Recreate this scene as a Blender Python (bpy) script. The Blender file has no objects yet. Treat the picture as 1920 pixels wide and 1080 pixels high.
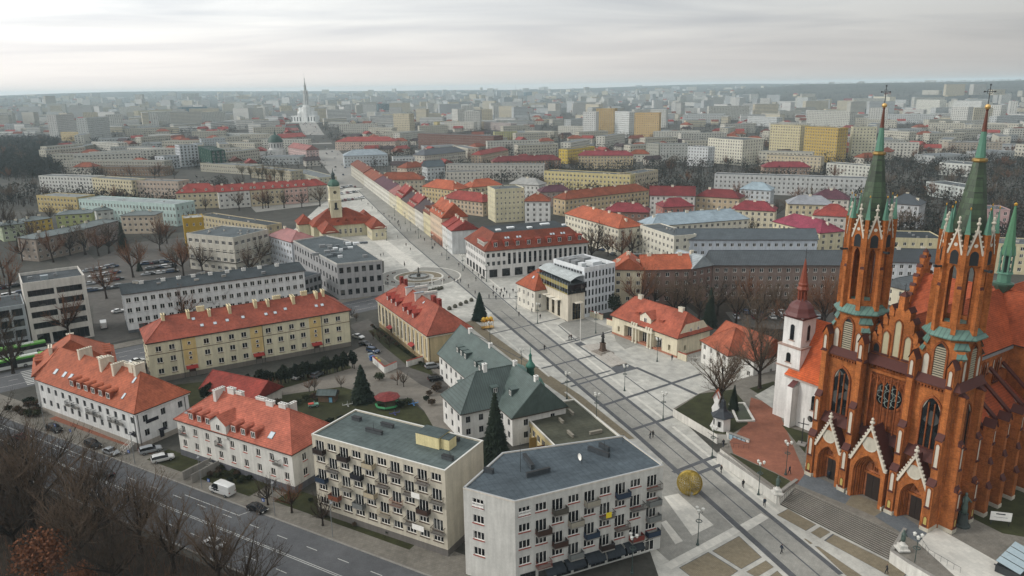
import bpy, math, random
from mathutils import Matrix, Vector, noise
random.seed(7)
R = math.radians
scene = bpy.context.scene
COL = scene.collection

# ------------------------------------------------------------------ camera
F_PX, PITCH, ROLL, CAM_H = 1395.0, R(15.05), R(-0.8), 75.0
cp, sp = math.cos(PITCH), math.sin(PITCH)
_fw = Vector((0, cp, -sp)); _up0 = Vector((0, sp, cp)); _r0 = Vector((1, 0, 0))
_rt = _r0 * math.cos(ROLL) + _up0 * math.sin(ROLL)
_up = -_r0 * math.sin(ROLL) + _up0 * math.cos(ROLL)
cam_data = bpy.data.cameras.new('camera')
cam_data.sensor_width = 36.0
cam_data.lens = F_PX / 1920.0 * 36.0
cam_data.clip_start = 0.5
cam_data.clip_end = 60000
cam = bpy.data.objects.new('camera', cam_data)
cam.matrix_world = Matrix(((_rt.x, _up.x, -_fw.x, 0), (_rt.y, _up.y, -_fw.y, 0), (_rt.z, _up.z, -_fw.z, CAM_H), (0, 0, 0, 1)))
COL.objects.link(cam)
scene.camera = cam

# ------------------------------------------------------------------ world, sun, exposure
SUN_AZ = R(187.0)      # direction towards the sun in the xy plane, from +x
SUN_EL = R(30.0)
world = bpy.data.worlds.new('World'); scene.world = world; world.use_nodes = True
def build_world():
 nt = world.node_tree; N = nt.nodes; L = nt.links
 N.clear()
 out = N.new('ShaderNodeOutputWorld'); bg = N.new('ShaderNodeBackground'); L.new(bg.outputs[0], out.inputs[0])
 bg.inputs[1].default_value = 0.083
 sky = N.new('ShaderNodeTexSky'); sky.sky_type = 'NISHITA'; sky.sun_disc = False
 sky.sun_elevation = SUN_EL; sky.sun_rotation = R(90) - SUN_AZ
 sky.air_density = 1.0; sky.dust_density = 3.0
 geo = N.new('ShaderNodeTexCoord'); sep = N.new('ShaderNodeSeparateXYZ'); L.new(geo.outputs['Generated'], sep.inputs[0])
 def math_(op, a, b=None, c=None):
  m = N.new('ShaderNodeMath'); m.operation = op
  for i, v in enumerate((a, b, c)):
   if v is None: continue
   if isinstance(v, (int, float)): m.inputs[i].default_value = v
   else: L.new(v, m.inputs[i])
  return m.outputs[0]
 zz = math_('MAXIMUM', sep.outputs[2], 0.0)
 den = math_('ADD', zz, 0.06)
 cx = math_('DIVIDE', sep.outputs[0], den); cy = math_('DIVIDE', sep.outputs[1], den)
 comb = N.new('ShaderNodeCombineXYZ'); L.new(cx, comb.inputs[0]); L.new(cy, comb.inputs[1])
 mp = N.new('ShaderNodeMapping'); L.new(comb.outputs[0], mp.inputs[0])
 mp.inputs['Scale'].default_value = (0.30, 0.55, 1); mp.inputs['Rotation'].default_value = (0, 0, R(-6))
 n1 = N.new('ShaderNodeTexNoise'); n1.inputs['Scale'].default_value = 1.0; n1.inputs['Detail'].default_value = 7; n1.inputs['Roughness'].default_value = 0.52
 n1.inputs['Distortion'].default_value = 0.5
 L.new(mp.outputs[0], n1.inputs['Vector'])
 ramp = N.new('ShaderNodeValToRGB'); L.new(n1.outputs[0], ramp.inputs[0])
 e = ramp.color_ramp.elements
 e[0].position = 0.34; e[0].color = (5.6, 5.8, 6.05, 1)
 e[1].position = 0.62; e[1].color = (8.3, 8.3, 8.1, 1)
 # clouds fade into an even pale haze towards the horizon
 hz = N.new('ShaderNodeMapRange'); L.new(zz, hz.inputs[0])
 hz.inputs[1].default_value = 0.0; hz.inputs[2].default_value = 0.09
 mixh = N.new('ShaderNodeMix'); mixh.data_type = 'RGBA'; L.new(hz.outputs[0], mixh.inputs[0])
 mixh.inputs[6].default_value = (7.5, 6.9, 6.5, 1); L.new(ramp.outputs[0], mixh.inputs[7])
 # thin cloud brighter round the veiled sun
 sd = N.new('ShaderNodeVectorMath'); sd.operation = 'DOT_PRODUCT'; L.new(geo.outputs['Generated'], sd.inputs[0])
 sd.inputs[1].default_value = (math.cos(SUN_AZ) * math.cos(SUN_EL), math.sin(SUN_AZ) * math.cos(SUN_EL), math.sin(SUN_EL))
 gl = N.new('ShaderNodeMapRange'); L.new(sd.outputs['Value'], gl.inputs[0])
 gl.inputs[1].default_value = -0.7; gl.inputs[2].default_value = 1.0; gl.inputs[3].default_value = 0.62; gl.inputs[4].default_value = 2.1
 mul = N.new('ShaderNodeVectorMath'); mul.operation = 'SCALE'; L.new(mixh.outputs[2], mul.inputs[0]); L.new(gl.outputs[0], mul.inputs['Scale'])
 mix = N.new('ShaderNodeMix'); mix.data_type = 'RGBA'; mix.inputs[0].default_value = 0.93
 L.new(sky.outputs[0], mix.inputs[6]); L.new(mul.outputs[0], mix.inputs[7])
 L.new(mix.outputs[2], bg.inputs[0])
build_world()
sun_d = bpy.data.lights.new('sun', 'SUN'); sun_d.energy = 1.5; sun_d.angle = R(12); sun_d.color = (1.0, 0.95, 0.89)
sun = bpy.data.objects.new('sun', sun_d); COL.objects.link(sun)
sun.rotation_euler = Vector((math.cos(SUN_AZ) * math.cos(SUN_EL), math.sin(SUN_AZ) * math.cos(SUN_EL), math.sin(SUN_EL))).to_track_quat('Z', 'Y').to_euler()
scene.view_settings.view_transform = 'Standard'
scene.view_settings.look = 'None'
scene.view_settings.gamma = 1.0
scene.view_settings.use_curve_mapping = False
scene.view_settings.exposure = 0.22
scene.cycles.volume_bounces = 3

# ------------------------------------------------------------------ pixels -> places on the ground
def hills(x, y):
 z = 15.0 * math.exp(-((x + 392) ** 2 + (y - 1445) ** 2) / (2 * 170.0 ** 2))
 d = math.hypot(x, y)
 if d > 2500:
  t = min(1.0, (d - 2500) / 6500.0); t = t * t * (3 - 2 * t)
  n = noise.noise(Vector((x / 2600.0, y / 2600.0, 0.3)))
  z += t * (62 + 46 * n)
 if x > 800 and y > 2300:                  # nearer wooded ridge on the right
  a = min(1.0, (x - 800) / 900.0); b = math.exp(-((y - 4300) / 1100.0) ** 2)
  z += 58 * a * a * b
 return z
def ray(px, py):
 return _fw * F_PX + _rt * (px - 960) - _up * (py - 540)
def G(px, py, z=0.0):
 """where the sight line through pixel (px, py) meets height z"""
 d = ray(px, py)
 t = -(CAM_H - z) / d.z
 return Vector((d.x * t, d.y * t, z))
def GT(px, py, h=0.0):
 """same, for a point h metres above the terrain"""
 z = 0.0
 for _ in range(30):
  p = G(px, py, z + h); z = .55 * z + .45 * hills(p.x, p.y)
 p.z = z
 return p

# ------------------------------------------------------------------ materials
MATS = {}
def nodes_of(m):
 return m.node_tree.nodes, m.node_tree.links
def lin(c):
 if isinstance(c, str):
  c = c.lstrip('#'); c = [int(c[i:i + 2], 16) / 255 for i in (0, 2, 4)]
  c = [v / 12.92 if v <= 0.04045 else ((v + 0.055) / 1.055) ** 2.4 for v in c]
 return (c[0], c[1], c[2], 1.0)
def base_mat(name, rough=0.8, spec=0.3, metal=0.0):
 m = bpy.data.materials.new(name); m.use_nodes = True
 b = m.node_tree.nodes['Principled BSDF']
 b.inputs['Roughness'].default_value = rough; b.inputs['Metallic'].default_value = metal
 b.inputs['Specular IOR Level'].default_value = spec
 return m, b
def _mul_noise(m, b, col, layers, coord='Object', rnd=0.0):
 """base colour varied by several noise layers (scale vector, detail, low, high)"""
 N, L = nodes_of(m)
 tc = N.new('ShaderNodeTexCoord')
 geo = N.new('ShaderNodeNewGeometry')
 src = geo.outputs['Position'] if coord == 'World' else tc.outputs[coord]
 cur = None
 for sc, det, lo, hi in layers:
  mp = N.new('ShaderNodeMapping'); mp.inputs['Scale'].default_value = sc if isinstance(sc, tuple) else (sc, sc, sc)
  L.new(src, mp.inputs[0])
  n = N.new('ShaderNodeTexNoise'); n.inputs['Scale'].default_value = 1.0; n.inputs['Detail'].default_value = det
  n.inputs['Roughness'].default_value = 0.6
  L.new(mp.outputs[0], n.inputs['Vector'])
  mr = N.new('ShaderNodeMapRange'); mr.inputs[1].default_value = 0.3; mr.inputs[2].default_value = 0.7
  mr.inputs[3].default_value = lo; mr.inputs[4].default_value = hi
  L.new(n.outputs[0], mr.inputs[0])
  if cur is None: cur = mr.outputs[0]
  else:
   mu = N.new('ShaderNodeMath'); mu.operation = 'MULTIPLY'; L.new(cur, mu.inputs[0]); L.new(mr.outputs[0], mu.inputs[1]); cur = mu.outputs[0]
 if rnd:
  oi = N.new('ShaderNodeObjectInfo'); mr = N.new('ShaderNodeMapRange'); L.new(oi.outputs['Random'], mr.inputs[0])
  mr.inputs[3].default_value = 1 - rnd; mr.inputs[4].default_value = 1 + rnd
  mu = N.new('ShaderNodeMath'); mu.operation = 'MULTIPLY'; L.new(cur, mu.inputs[0]); L.new(mr.outputs[0], mu.inputs[1]); cur = mu.outputs[0]
 vm = N.new('ShaderNodeVectorMath'); vm.operation = 'SCALE'; vm.inputs[0].default_value = col[:3]
 L.new(cur, vm.inputs['Scale'])
 return vm.outputs[0], src
def plaster(hexc):
 k = 'plaster_' + str(hexc)
 if k not in MATS:
  m, b = base_mat(k, 0.9, 0.15)
  c, _ = _mul_noise(m, b, lin(hexc), [(0.25, 3, .86, 1.06), ((1.2, 1.2, .12), 4, .80, 1.06), (3.0, 2, .94, 1.04)])
  m.node_tree.links.new(c, b.inputs['Base Color']); MATS[k] = m
 return MATS[k]
def plain(hexc, rough=0.6, spec=0.3, metal=0.0, var=0.08):
 k = 'paint_%s_%s_%s' % (hexc, rough, metal)
 if k not in MATS:
  m, b = base_mat(k, rough, spec, metal)
  c, _ = _mul_noise(m, b, lin(hexc), [(2.0, 3, 1 - var, 1 + var)])
  m.node_tree.links.new(c, b.inputs['Base Color']); MATS[k] = m
 return MATS[k]
def tile(hexc, pitch=0.24):
 """clay roof tiles: courses follow the height, weathered patches"""
 k = 'tile_' + str(hexc)
 if k not in MATS:
  m, b = base_mat(k, 0.75, 0.25); N, L = nodes_of(m)
  c, src = _mul_noise(m, b, lin(hexc), [(0.22, 4, .66, 1.22), (1.4, 4, .76, 1.2), (7.0, 1, .84, 1.14)])
  w = N.new('ShaderNodeTexWave'); w.wave_type = 'BANDS'; w.bands_direction = 'Z'; w.wave_profile = 'SAW'
  w.inputs['Scale'].default_value = .314 / pitch
  w.inputs['Distortion'].default_value = 0.15; L.new(src, w.inputs['Vector'])
  mr = N.new('ShaderNodeMapRange'); L.new(w.outputs[1], mr.inputs[0]); mr.inputs[3].default_value = .68; mr.inputs[4].default_value = 1.1
  sc = N.new('ShaderNodeVectorMath'); sc.operation = 'SCALE'; L.new(c, sc.inputs[0]); L.new(mr.outputs[0], sc.inputs['Scale'])
  L.new(sc.outputs[0], b.inputs['Base Color'])
  bp = N.new('ShaderNodeBump'); bp.inputs['Strength'].default_value = .6; bp.inputs['Distance'].default_value = .05
  L.new(w.outputs[1], bp.inputs['Height']); L.new(bp.outputs[0], b.inputs['Normal'])
  MATS[k] = m
 return MATS[k]
def metal_roof(hexc, seam=0.6, axis=0):
 """standing-seam sheet metal"""
 k = 'sheet_%s_%s' % (hexc, axis)
 if k not in MATS:
  m, b = base_mat(k, 0.5, 0.4); N, L = nodes_of(m)
  c, src = _mul_noise(m, b, lin(hexc), [(0.3, 4, .78, 1.15), ((.4, 2.0, .8), 3, .85, 1.12)])
  w = N.new('ShaderNodeTexWave'); w.wave_type = 'BANDS'; w.bands_direction = 'XY'[axis]
  w.inputs['Scale'].default_value = .314 / seam; L.new(src, w.inputs['Vector'])
  mr = N.new('ShaderNodeMapRange'); L.new(w.outputs[1], mr.inputs[0]); mr.inputs[1].default_value = 0; mr.inputs[2].default_value = .25; mr.inputs[3].default_value = .62; mr.inputs[4].default_value = 1.0
  sc = N.new('ShaderNodeVectorMath'); sc.operation = 'SCALE'; L.new(c, sc.inputs[0]); L.new(mr.outputs[0], sc.inputs['Scale'])
  L.new(sc.outputs[0], b.inputs['Base Color']); MATS[k] = m
 return MATS[k]
def felt(hexc):
 k = 'felt_' + hexc
 if k not in MATS:
  m, b = base_mat(k, 0.9, 0.15); N, L = nodes_of(m)
  c, src = _mul_noise(m, b, lin(hexc), [(0.18, 4, .72, 1.2), (1.3, 3, .85, 1.12), ((.15, 2.0, 1), 2, .9, 1.08)])
  w = N.new('ShaderNodeTexWave'); w.wave_type = 'BANDS'; w.bands_direction = 'X'; w.inputs['Scale'].default_value = .3; L.new(src, w.inputs['Vector'])
  mr = N.new('ShaderNodeMapRange'); L.new(w.outputs[1], mr.inputs[0]); mr.inputs[2].default_value = .06; mr.inputs[3].default_value = .8; mr.inputs[4].default_value = 1.0
  sc = N.new('ShaderNodeVectorMath'); sc.operation = 'SCALE'; L.new(c, sc.inputs[0]); L.new(mr.outputs[0], sc.inputs['Scale'])
  L.new(sc.outputs[0], b.inputs['Base Color']); MATS[k] = m
 return MATS[k]
def brick(hexc, mortar='#8a6a55', w=0.27, h=0.085, name=None):
 k = name or 'brick_' + hexc
 if k not in MATS:
  m, b = base_mat(k, 0.85, 0.2); N, L = nodes_of(m)
  tc = N.new('ShaderNodeTexCoord'); s = N.new('ShaderNodeSeparateXYZ'); L.new(tc.outputs['Object'], s.inputs[0])
  ad = N.new('ShaderNodeMath'); ad.operation = 'ADD'; L.new(s.outputs[0], ad.inputs[0]); L.new(s.outputs[1], ad.inputs[1])
  cb = N.new('ShaderNodeCombineXYZ'); L.new(ad.outputs[0], cb.inputs[0]); L.new(s.outputs[2], cb.inputs[1])
  bt = N.new('ShaderNodeTexBrick'); L.new(cb.outputs[0], bt.inputs['Vector'])
  c = lin(hexc)
  bt.inputs['Color1'].default_value = (c[0] * .72, c[1] * .66, c[2] * .62, 1); bt.inputs['Color2'].default_value = (c[0] * 1.2, c[1] * 1.22, c[2] * 1.15, 1)
  bt.inputs['Mortar'].default_value = lin(mortar); bt.inputs['Scale'].default_value = 1.0
  bt.inputs['Brick Width'].default_value = w; bt.inputs['Row Height'].default_value = h; bt.inputs['Mortar Size'].default_value = .008
  v, _ = _mul_noise(m, b, (1, 1, 1), [(0.22, 4, .64, 1.2), (1.1, 4, .74, 1.2), ((1.5, 1.5, .2), 3, .74, 1.1)])
  mm = N.new('ShaderNodeVectorMath'); mm.operation = 'MULTIPLY'; L.new(bt.outputs[0], mm.inputs[0]); L.new(v, mm.inputs[1])
  L.new(mm.outputs[0], b.inputs['Base Color']); MATS[k] = m
 return MATS[k]
def ground(name, hexc, layers, rough=0.9, slab=None, rot=0.0, joint=.75, spec=.2):
 if name not in MATS:
  m, b = base_mat(name, rough, spec); N, L = nodes_of(m)
  c, src = _mul_noise(m, b, lin(hexc), layers, 'World')
  if slab:
   mp = N.new('ShaderNodeMapping'); mp.inputs['Rotation'].default_value = (0, 0, rot); L.new(src, mp.inputs[0])
   bt = N.new('ShaderNodeTexBrick'); L.new(mp.outputs[0], bt.inputs['Vector'])
   bt.inputs['Color1'].default_value = (.9, .9, .9, 1); bt.inputs['Color2'].default_value = (1.07, 1.06, 1.05, 1)
   bt.inputs['Mortar'].default_value = (joint, joint, joint, 1); bt.inputs['Scale'].default_value = 1
   bt.inputs['Brick Width'].default_value = slab[0]; bt.inputs['Row Height'].default_value = slab[1]; bt.inputs['Mortar Size'].default_value = .02
   mm = N.new('ShaderNodeVectorMath'); mm.operation = 'MULTIPLY'; L.new(bt.outputs[0], mm.inputs[0]); L.new(c, mm.inputs[1]); c = mm.outputs[0]
  L.new(c, b.inputs['Base Color']); MATS[name] = m
 return MATS[name]
def glass_mat():
 if 'glass' not in MATS:
  m, b = base_mat('glass', 0.12, 0.28); N, L = nodes_of(m)
  geo = N.new('ShaderNodeNewGeometry'); vo = N.new('ShaderNodeTexVoronoi'); vo.inputs['Scale'].default_value = .55
  L.new(geo.outputs['Position'], vo.inputs['Vector'])
  rp = N.new('ShaderNodeValToRGB'); L.new(vo.outputs['Color'], rp.inputs[0]); e = rp.color_ramp.elements
  e[0].position = .2; e[0].color = (.005, .006, .007, 1); e[1].position = .97; e[1].color = (.12, .12, .112, 1)
  x = e.new(.7); x.color = (.014, .016, .018, 1)
  L.new(rp.outputs[0], b.inputs['Base Color']); MATS['glass'] = m
 return MATS['glass']
def M(name):
 return MATS[name]
glass_mat()
WHITE = plain('#e6e4de', .5); DARK = plain('#232527', .6); GREY = plain('#7d7f80', .7); CONC = plaster('#8f8c86')
IRON = plain('#2b2e30', .5, .4); BLACK = plain('#15161a', .45); GOLD = plain('#c79a3e', .35, .5, .7)
ZINC = plain('#8d979c', .45, .4, .3); BROWN = plain('#3a221c', .6); COPPER = metal_roof('#5f8c7c', .7, 0)

# ------------------------------------------------------------------ mesh building
class MB:
 def __init__(self):
  self.v = []; self.f = []; self.mi = []; self.mats = []
 def m(self, mat):
  if mat not in self.mats: self.mats.append(mat)
  return self.mats.index(mat)
 def poly(self, pts, mat):
  n = len(self.v); self.v.extend([tuple(p) for p in pts]); self.f.append(tuple(range(n, n + len(pts)))); self.mi.append(self.m(mat))
 def box(self, x0, x1, y0, y1, z0, z1, mat, top=None, skip=''):
  n = len(self.v); k = self.m(mat)
  self.v += [(x0, y0, z0), (x1, y0, z0), (x1, y1, z0), (x0, y1, z0), (x0, y0, z1), (x1, y0, z1), (x1, y1, z1), (x0, y1, z1)]
  fs = dict(b=(0, 3, 2, 1), t=(4, 5, 6, 7), f=(0, 1, 5, 4), r=(1, 2, 6, 5), k=(2, 3, 7, 6), l=(3, 0, 4, 7))
  for kk, q in fs.items():
   if kk in skip: continue
   self.f.append(tuple(n + i for i in q)); self.mi.append(self.m(top) if (top and kk == 't') else k)
 def prism(self, pts, z0, z1, mat, top=None, bottom=True):
  """pts counter-clockwise in xy"""
  n = len(pts)
  for i in range(n):
   a, b = pts[i], pts[(i + 1) % n]
   self.poly([(a[0], a[1], z0), (b[0], b[1], z0), (b[0], b[1], z1), (a[0], a[1], z1)], mat)
  self.poly([(p[0], p[1], z1) for p in pts], top or mat)
  if bottom: self.poly([(p[0], p[1], z0) for p in reversed(pts)], mat)
 def ring(self, c, rads, mat, n=8, rot=0.0, cap=True, mats=None):
  """surface of revolution: rads = [(z, r), ...] about (c.x, c.y)"""
  base = len(self.v)
  for z, r in rads:
   for i in range(n):
    a = rot + 2 * math.pi * i / n
    self.v.append((c[0] + r * math.cos(a), c[1] + r * math.sin(a), z))
  for j in range(len(rads) - 1):
   for i in range(n):
    a = base + j * n + i; b = base + j * n + (i + 1) % n
    self.f.append((a, b, b + n, a + n)); self.mi.append(self.m(mats[j] if mats else mat))
  if cap:
   self.f.append(tuple(base + (len(rads) - 1) * n + i for i in range(n))); self.mi.append(self.m(mats[-1] if mats else mat))
   self.f.append(tuple(base + i for i in reversed(range(n)))); self.mi.append(self.m(mats[0] if mats else mat))
 def tube(self, a, b, r0, r1, mat, n=6, cap=True):
  a = Vector(a); b = Vector(b); d = (b - a)
  if d.length < 1e-6: return
  d.normalize(); u = d.cross(Vector((0, 0, 1)) if abs(d.z) < .9 else Vector((1, 0, 0))).normalized(); w = d.cross(u)
  base = len(self.v); k = self.m(mat)
  for p, r in ((a, r0), (b, r1)):
   for i in range(n):
    t = 2 * math.pi * i / n; self.v.append(tuple(p + (u * math.cos(t) + w * math.sin(t)) * r))
  for i in range(n):
   j = (i + 1) % n; self.f.append((base + i, base + n + i, base + n + j, base + j)); self.mi.append(k)
  if cap:
   self.f.append(tuple(base + n + i for i in reversed(range(n)))); self.mi.append(k)
   self.f.append(tuple(base + i for i in range(n))); self.mi.append(k)
 def mesh(self, name, smooth=False):
  me = bpy.data.meshes.new(name); me.from_pydata(self.v, [], self.f)
  for m in self.mats: me.materials.append(m)
  me.polygons.foreach_set('material_index', self.mi)
  if smooth: me.polygons.foreach_set('use_smooth', [True] * len(self.f))
  me.update(); return me
I4 = Matrix.Identity(4)
WM = {}; KIDS = {}
def link(name, data, parent=None, mat=None):
 """object with world matrix mat, kept when parented"""
 o = bpy.data.objects.new(name, data); COL.objects.link(o)
 mat = mat or I4
 if parent is not None:
  o.parent = parent; o.matrix_basis = WM[parent.name].inverted() @ mat
  KIDS.setdefault(parent.name, []).append(o)
 else:
  o.matrix_basis = mat
 WM[o.name] = mat
 return o
def thing(name, label, cat, mat=None, group=None, data=None):
 o = link(name, data, None, mat); o['label'] = label; o['category'] = cat
 if group: o['group'] = group
 return o
def struct(name, data, mat=None):
 o = link(name, data, None, mat); o['kind'] = 'structure'; return o
def frame(o, u, z=0.0):
 """local frame at o with x along u (world xy)"""
 a = math.atan2(u[1], u[0]); return Matrix.Translation((o[0], o[1], z)) @ Matrix.Rotation(a, 4, 'Z')
def copy_tree(o, mat, label=None, group=None):
 c = o.copy(); COL.objects.link(c); c.matrix_basis = mat; WM[c.name] = mat
 if label: c['label'] = label
 if group: c['group'] = group
 def kids(src, dst):
  for ch in KIDS.get(src.name, ()):
   k = ch.copy(); COL.objects.link(k); k.parent = dst; k.matrix_basis = ch.matrix_basis.copy()
   WM[k.name] = WM[dst.name] @ ch.matrix_basis
   KIDS.setdefault(dst.name, []).append(k); kids(ch, k)
 kids(o, c); return c
# ------------------------------------------------------------------ buildings
WIN = {}; GUTTER = plain('#40332d', .6)
def window_mesh(w, h, mull=1, transom=0, fr=None, sill=None, fw=0.09):
 """frame with mullions in front of the pane; x along the wall, y into the wall"""
 fr = fr or WHITE
 k = (round(w, 2), round(h, 2), mull, transom, fr.name, sill.name if sill else '', fw)
 if k in WIN: return WIN[k]
 b = MB(); g = MATS['glass']
 b.poly([(-w / 2, 0, 0), (w / 2, 0, 0), (w / 2, 0, h), (-w / 2, 0, h)], g)
 y0, y1 = -.05, .0
 b.box(-w / 2, -w / 2 + fw, y0, y1, 0, h, fr, skip='k'); b.box(w / 2 - fw, w / 2, y0, y1, 0, h, fr, skip='k')
 b.box(-w / 2 + fw, w / 2 - fw, y0, y1, 0, fw, fr, skip='klr'); b.box(-w / 2 + fw, w / 2 - fw, y0, y1, h - fw, h, fr, skip='klr')
 for i in range(mull):
  x = -w / 2 + w * (i + 1) / (mull + 1); b.box(x - fw / 2, x + fw / 2, y0, y1, fw, h - fw, fr, skip='ktb')
 if transom: b.box(-w / 2 + fw, w / 2 - fw, y0 + .005, y1, h * transom - .04, h * transom + .04, fr, skip='klr')
 if sill: b.box(-w / 2 - .08, w / 2 + .08, -.32, 0, -.1, -.01, sill, skip='k')
 WIN[k] = b.mesh('window'); return WIN[k]
def wall_face(b, P, L, z0, z1, wins, mat, deep=.18):
 """one facade with real openings. P(s, y, z) -> point (y into the wall); wins = (s0, s1, za, zb)"""
 ws = [w for w in wins if w[0] > .05 and w[1] < L - .05 and w[2] > z0 - .01 and w[3] < z1]
 xs = sorted({0.0, L} | {w[0] for w in ws} | {w[1] for w in ws}); zs = sorted({z0, z1} | {w[2] for w in ws} | {w[3] for w in ws})
 if len(ws) > 400: ws = []
 # horizontal strips, openings skipped, merged along s
 for j in range(len(zs) - 1):
  za, zb = zs[j], zs[j + 1]; zm = (za + zb) / 2
  cuts = sorted([(w[0], w[1]) for w in ws if w[2] < zm < w[3]])
  s = 0.0
  for c0, c1 in cuts:
   if c0 > s + 1e-4: b.poly([P(s, 0, za), P(c0, 0, za), P(c0, 0, zb), P(s, 0, zb)], mat)
   s = max(s, c1)
  if s < L - 1e-4: b.poly([P(s, 0, za), P(L, 0, za), P(L, 0, zb), P(s, 0, zb)], mat)
 for s0, s1, za, zb in ws:
  b.poly([P(s0, 0, za), P(s0, 0, zb), P(s0, deep, zb), P(s0, deep, za)], mat)
  b.poly([P(s1, 0, zb), P(s1, 0, za), P(s1, deep, za), P(s1, deep, zb)], mat)
  b.poly([P(s0, 0, zb), P(s1, 0, zb), P(s1, deep, zb), P(s0, deep, zb)], mat)
  b.poly([P(s1, 0, za), P(s0, 0, za), P(s0, deep, za), P(s1, deep, za)], mat)
 return ws
def side_frames(L, D):
 """origin, direction along s, inward direction for front, right, back, left"""
 return [((0, 0), (1, 0), (0, 1), L), ((L, 0), (0, 1), (-1, 0), D), ((L, D), (-1, 0), (0, -1), L), ((0, D), (0, -1), (1, 0), D)]
def roof_solid(b, kind, L, D, h, rh, mat, o=.45, hip=(None, None), axis=None, top=None, inset=2.2, ridge_off=0.0, th=.2):
 """roof over the rectangle [0,L]x[0,D]; eaves overhang o; returns nothing, adds closed shell to b"""
 e = [(-o, -o), (L + o, -o), (L + o, D + o), (-o, D + o)]
 for i in range(4):
  a, c = e[i], e[(i + 1) % 4]
  b.poly([(a[0], a[1], h - .02), (c[0], c[1], h - .02), (c[0], c[1], h + th), (a[0], a[1], h + th)], GUTTER)
 b.poly([(p[0], p[1], h - .02) for p in reversed(e)], mat)
 z = h + th; zr = h + rh
 E = [(p[0], p[1], z) for p in e]
 if kind in ('gable', 'hip'):
  ax = axis if axis is not None else (0 if L >= D else 1)
  if ax == 0:
   h0 = (D / 2 + o if kind == 'hip' else 0) if hip[0] is None else hip[0]
   h1 = (D / 2 + o if kind == 'hip' else 0) if hip[1] is None else hip[1]
   yr = D / 2 + ridge_off
   A = (-o + h0, yr, zr); C = (L + o - h1, yr, zr)
   if A[0] > C[0]: A = C = ((A[0] + C[0]) / 2, yr, zr)
   b.poly([E[0], E[1], C, A] if A != C else [E[0], E[1], C], mat); b.poly([E[2], E[3], A, C] if A != C else [E[2], E[3], A], mat)
   b.poly([E[3], E[0], A], mat); b.poly([E[1], E[2], C], mat)
   for p, q in ((A, C), (E[0], A), (E[3], A), (E[1], C), (E[2], C)): b.tube(p, q, .13, .13, mat, 5, False)
  else:
   h0 = (L / 2 + o if kind == 'hip' else 0) if hip[0] is None else hip[0]
   h1 = (L / 2 + o if kind == 'hip' else 0) if hip[1] is None else hip[1]
   xr = L / 2 + ridge_off
   A = (xr, -o + h0, zr); C = (xr, D + o - h1, zr)
   b.poly([E[1], E[2], C, A], mat); b.poly([E[3], E[0], A, C], mat)
   b.poly([E[0], E[1], A], mat); b.poly([E[2], E[3], C], mat)
   for p, q in ((A, C), (E[0], A), (E[1], A), (E[2], C), (E[3], C)): b.tube(p, q, .13, .13, mat, 5, False)
 elif kind == 'mansard':
  i = inset; T = [(i, i, zr), (L - i, i, zr), (L - i, D - i, zr), (i, D - i, zr)]
  for k in range(4): b.poly([E[k], E[(k + 1) % 4], T[(k + 1) % 4], T[k]], mat)
  b.poly(T, top or mat)
def roof_height(kind, L, D, h, rh, u, v, o=.45, axis=None, hip=(None, None), inset=2.2, th=.2):
 """height of the roof surface above (u, v)"""
 if kind == 'flat': return h
 if kind == 'mansard':
  d = min(u + o, L + o - u, v + o, D + o - v); return h + th + (rh - th) * min(1, d / (inset + o))
 ax = axis if axis is not None else (0 if L >= D else 1)
 if ax == 1: u, v, L, D = v, u, D, L
 t = 1 - abs(v - D / 2) / (D / 2 + o)
 h0 = (D / 2 + o if kind == 'hip' else 0) if hip[0] is None else hip[0]
 h1 = (D / 2 + o if kind == 'hip' else 0) if hip[1] is None else hip[1]
 if h0 > 0: t = min(t, (u + o) / h0)
 if h1 > 0: t = min(t, (L + o - u) / h1)
 return h + th + (rh - th) * max(0, min(1, t))
class Building:
 pass
def grid(L, n, floors, w, h, fh, sill, z0, m0=None, m1=None, skip=(), us=None):
 """regular windows: list of (centre s, z, col, floor)"""
 out = []
 if us is None:
  m0 = m0 if m0 is not None else max(w * .75, L / n / 2); m1 = m1 if m1 is not None else m0
  us = [m0 + (L - m0 - m1) * (i / (n - 1) if n > 1 else .5) for i in range(n)]
 for f in range(floors):
  for c, s in enumerate(us):
   if (c, f) in skip or ('*', f) in skip or (c, '*') in skip: continue
   out.append((s, z0 + f * fh + sill, c, f))
 return out
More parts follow.
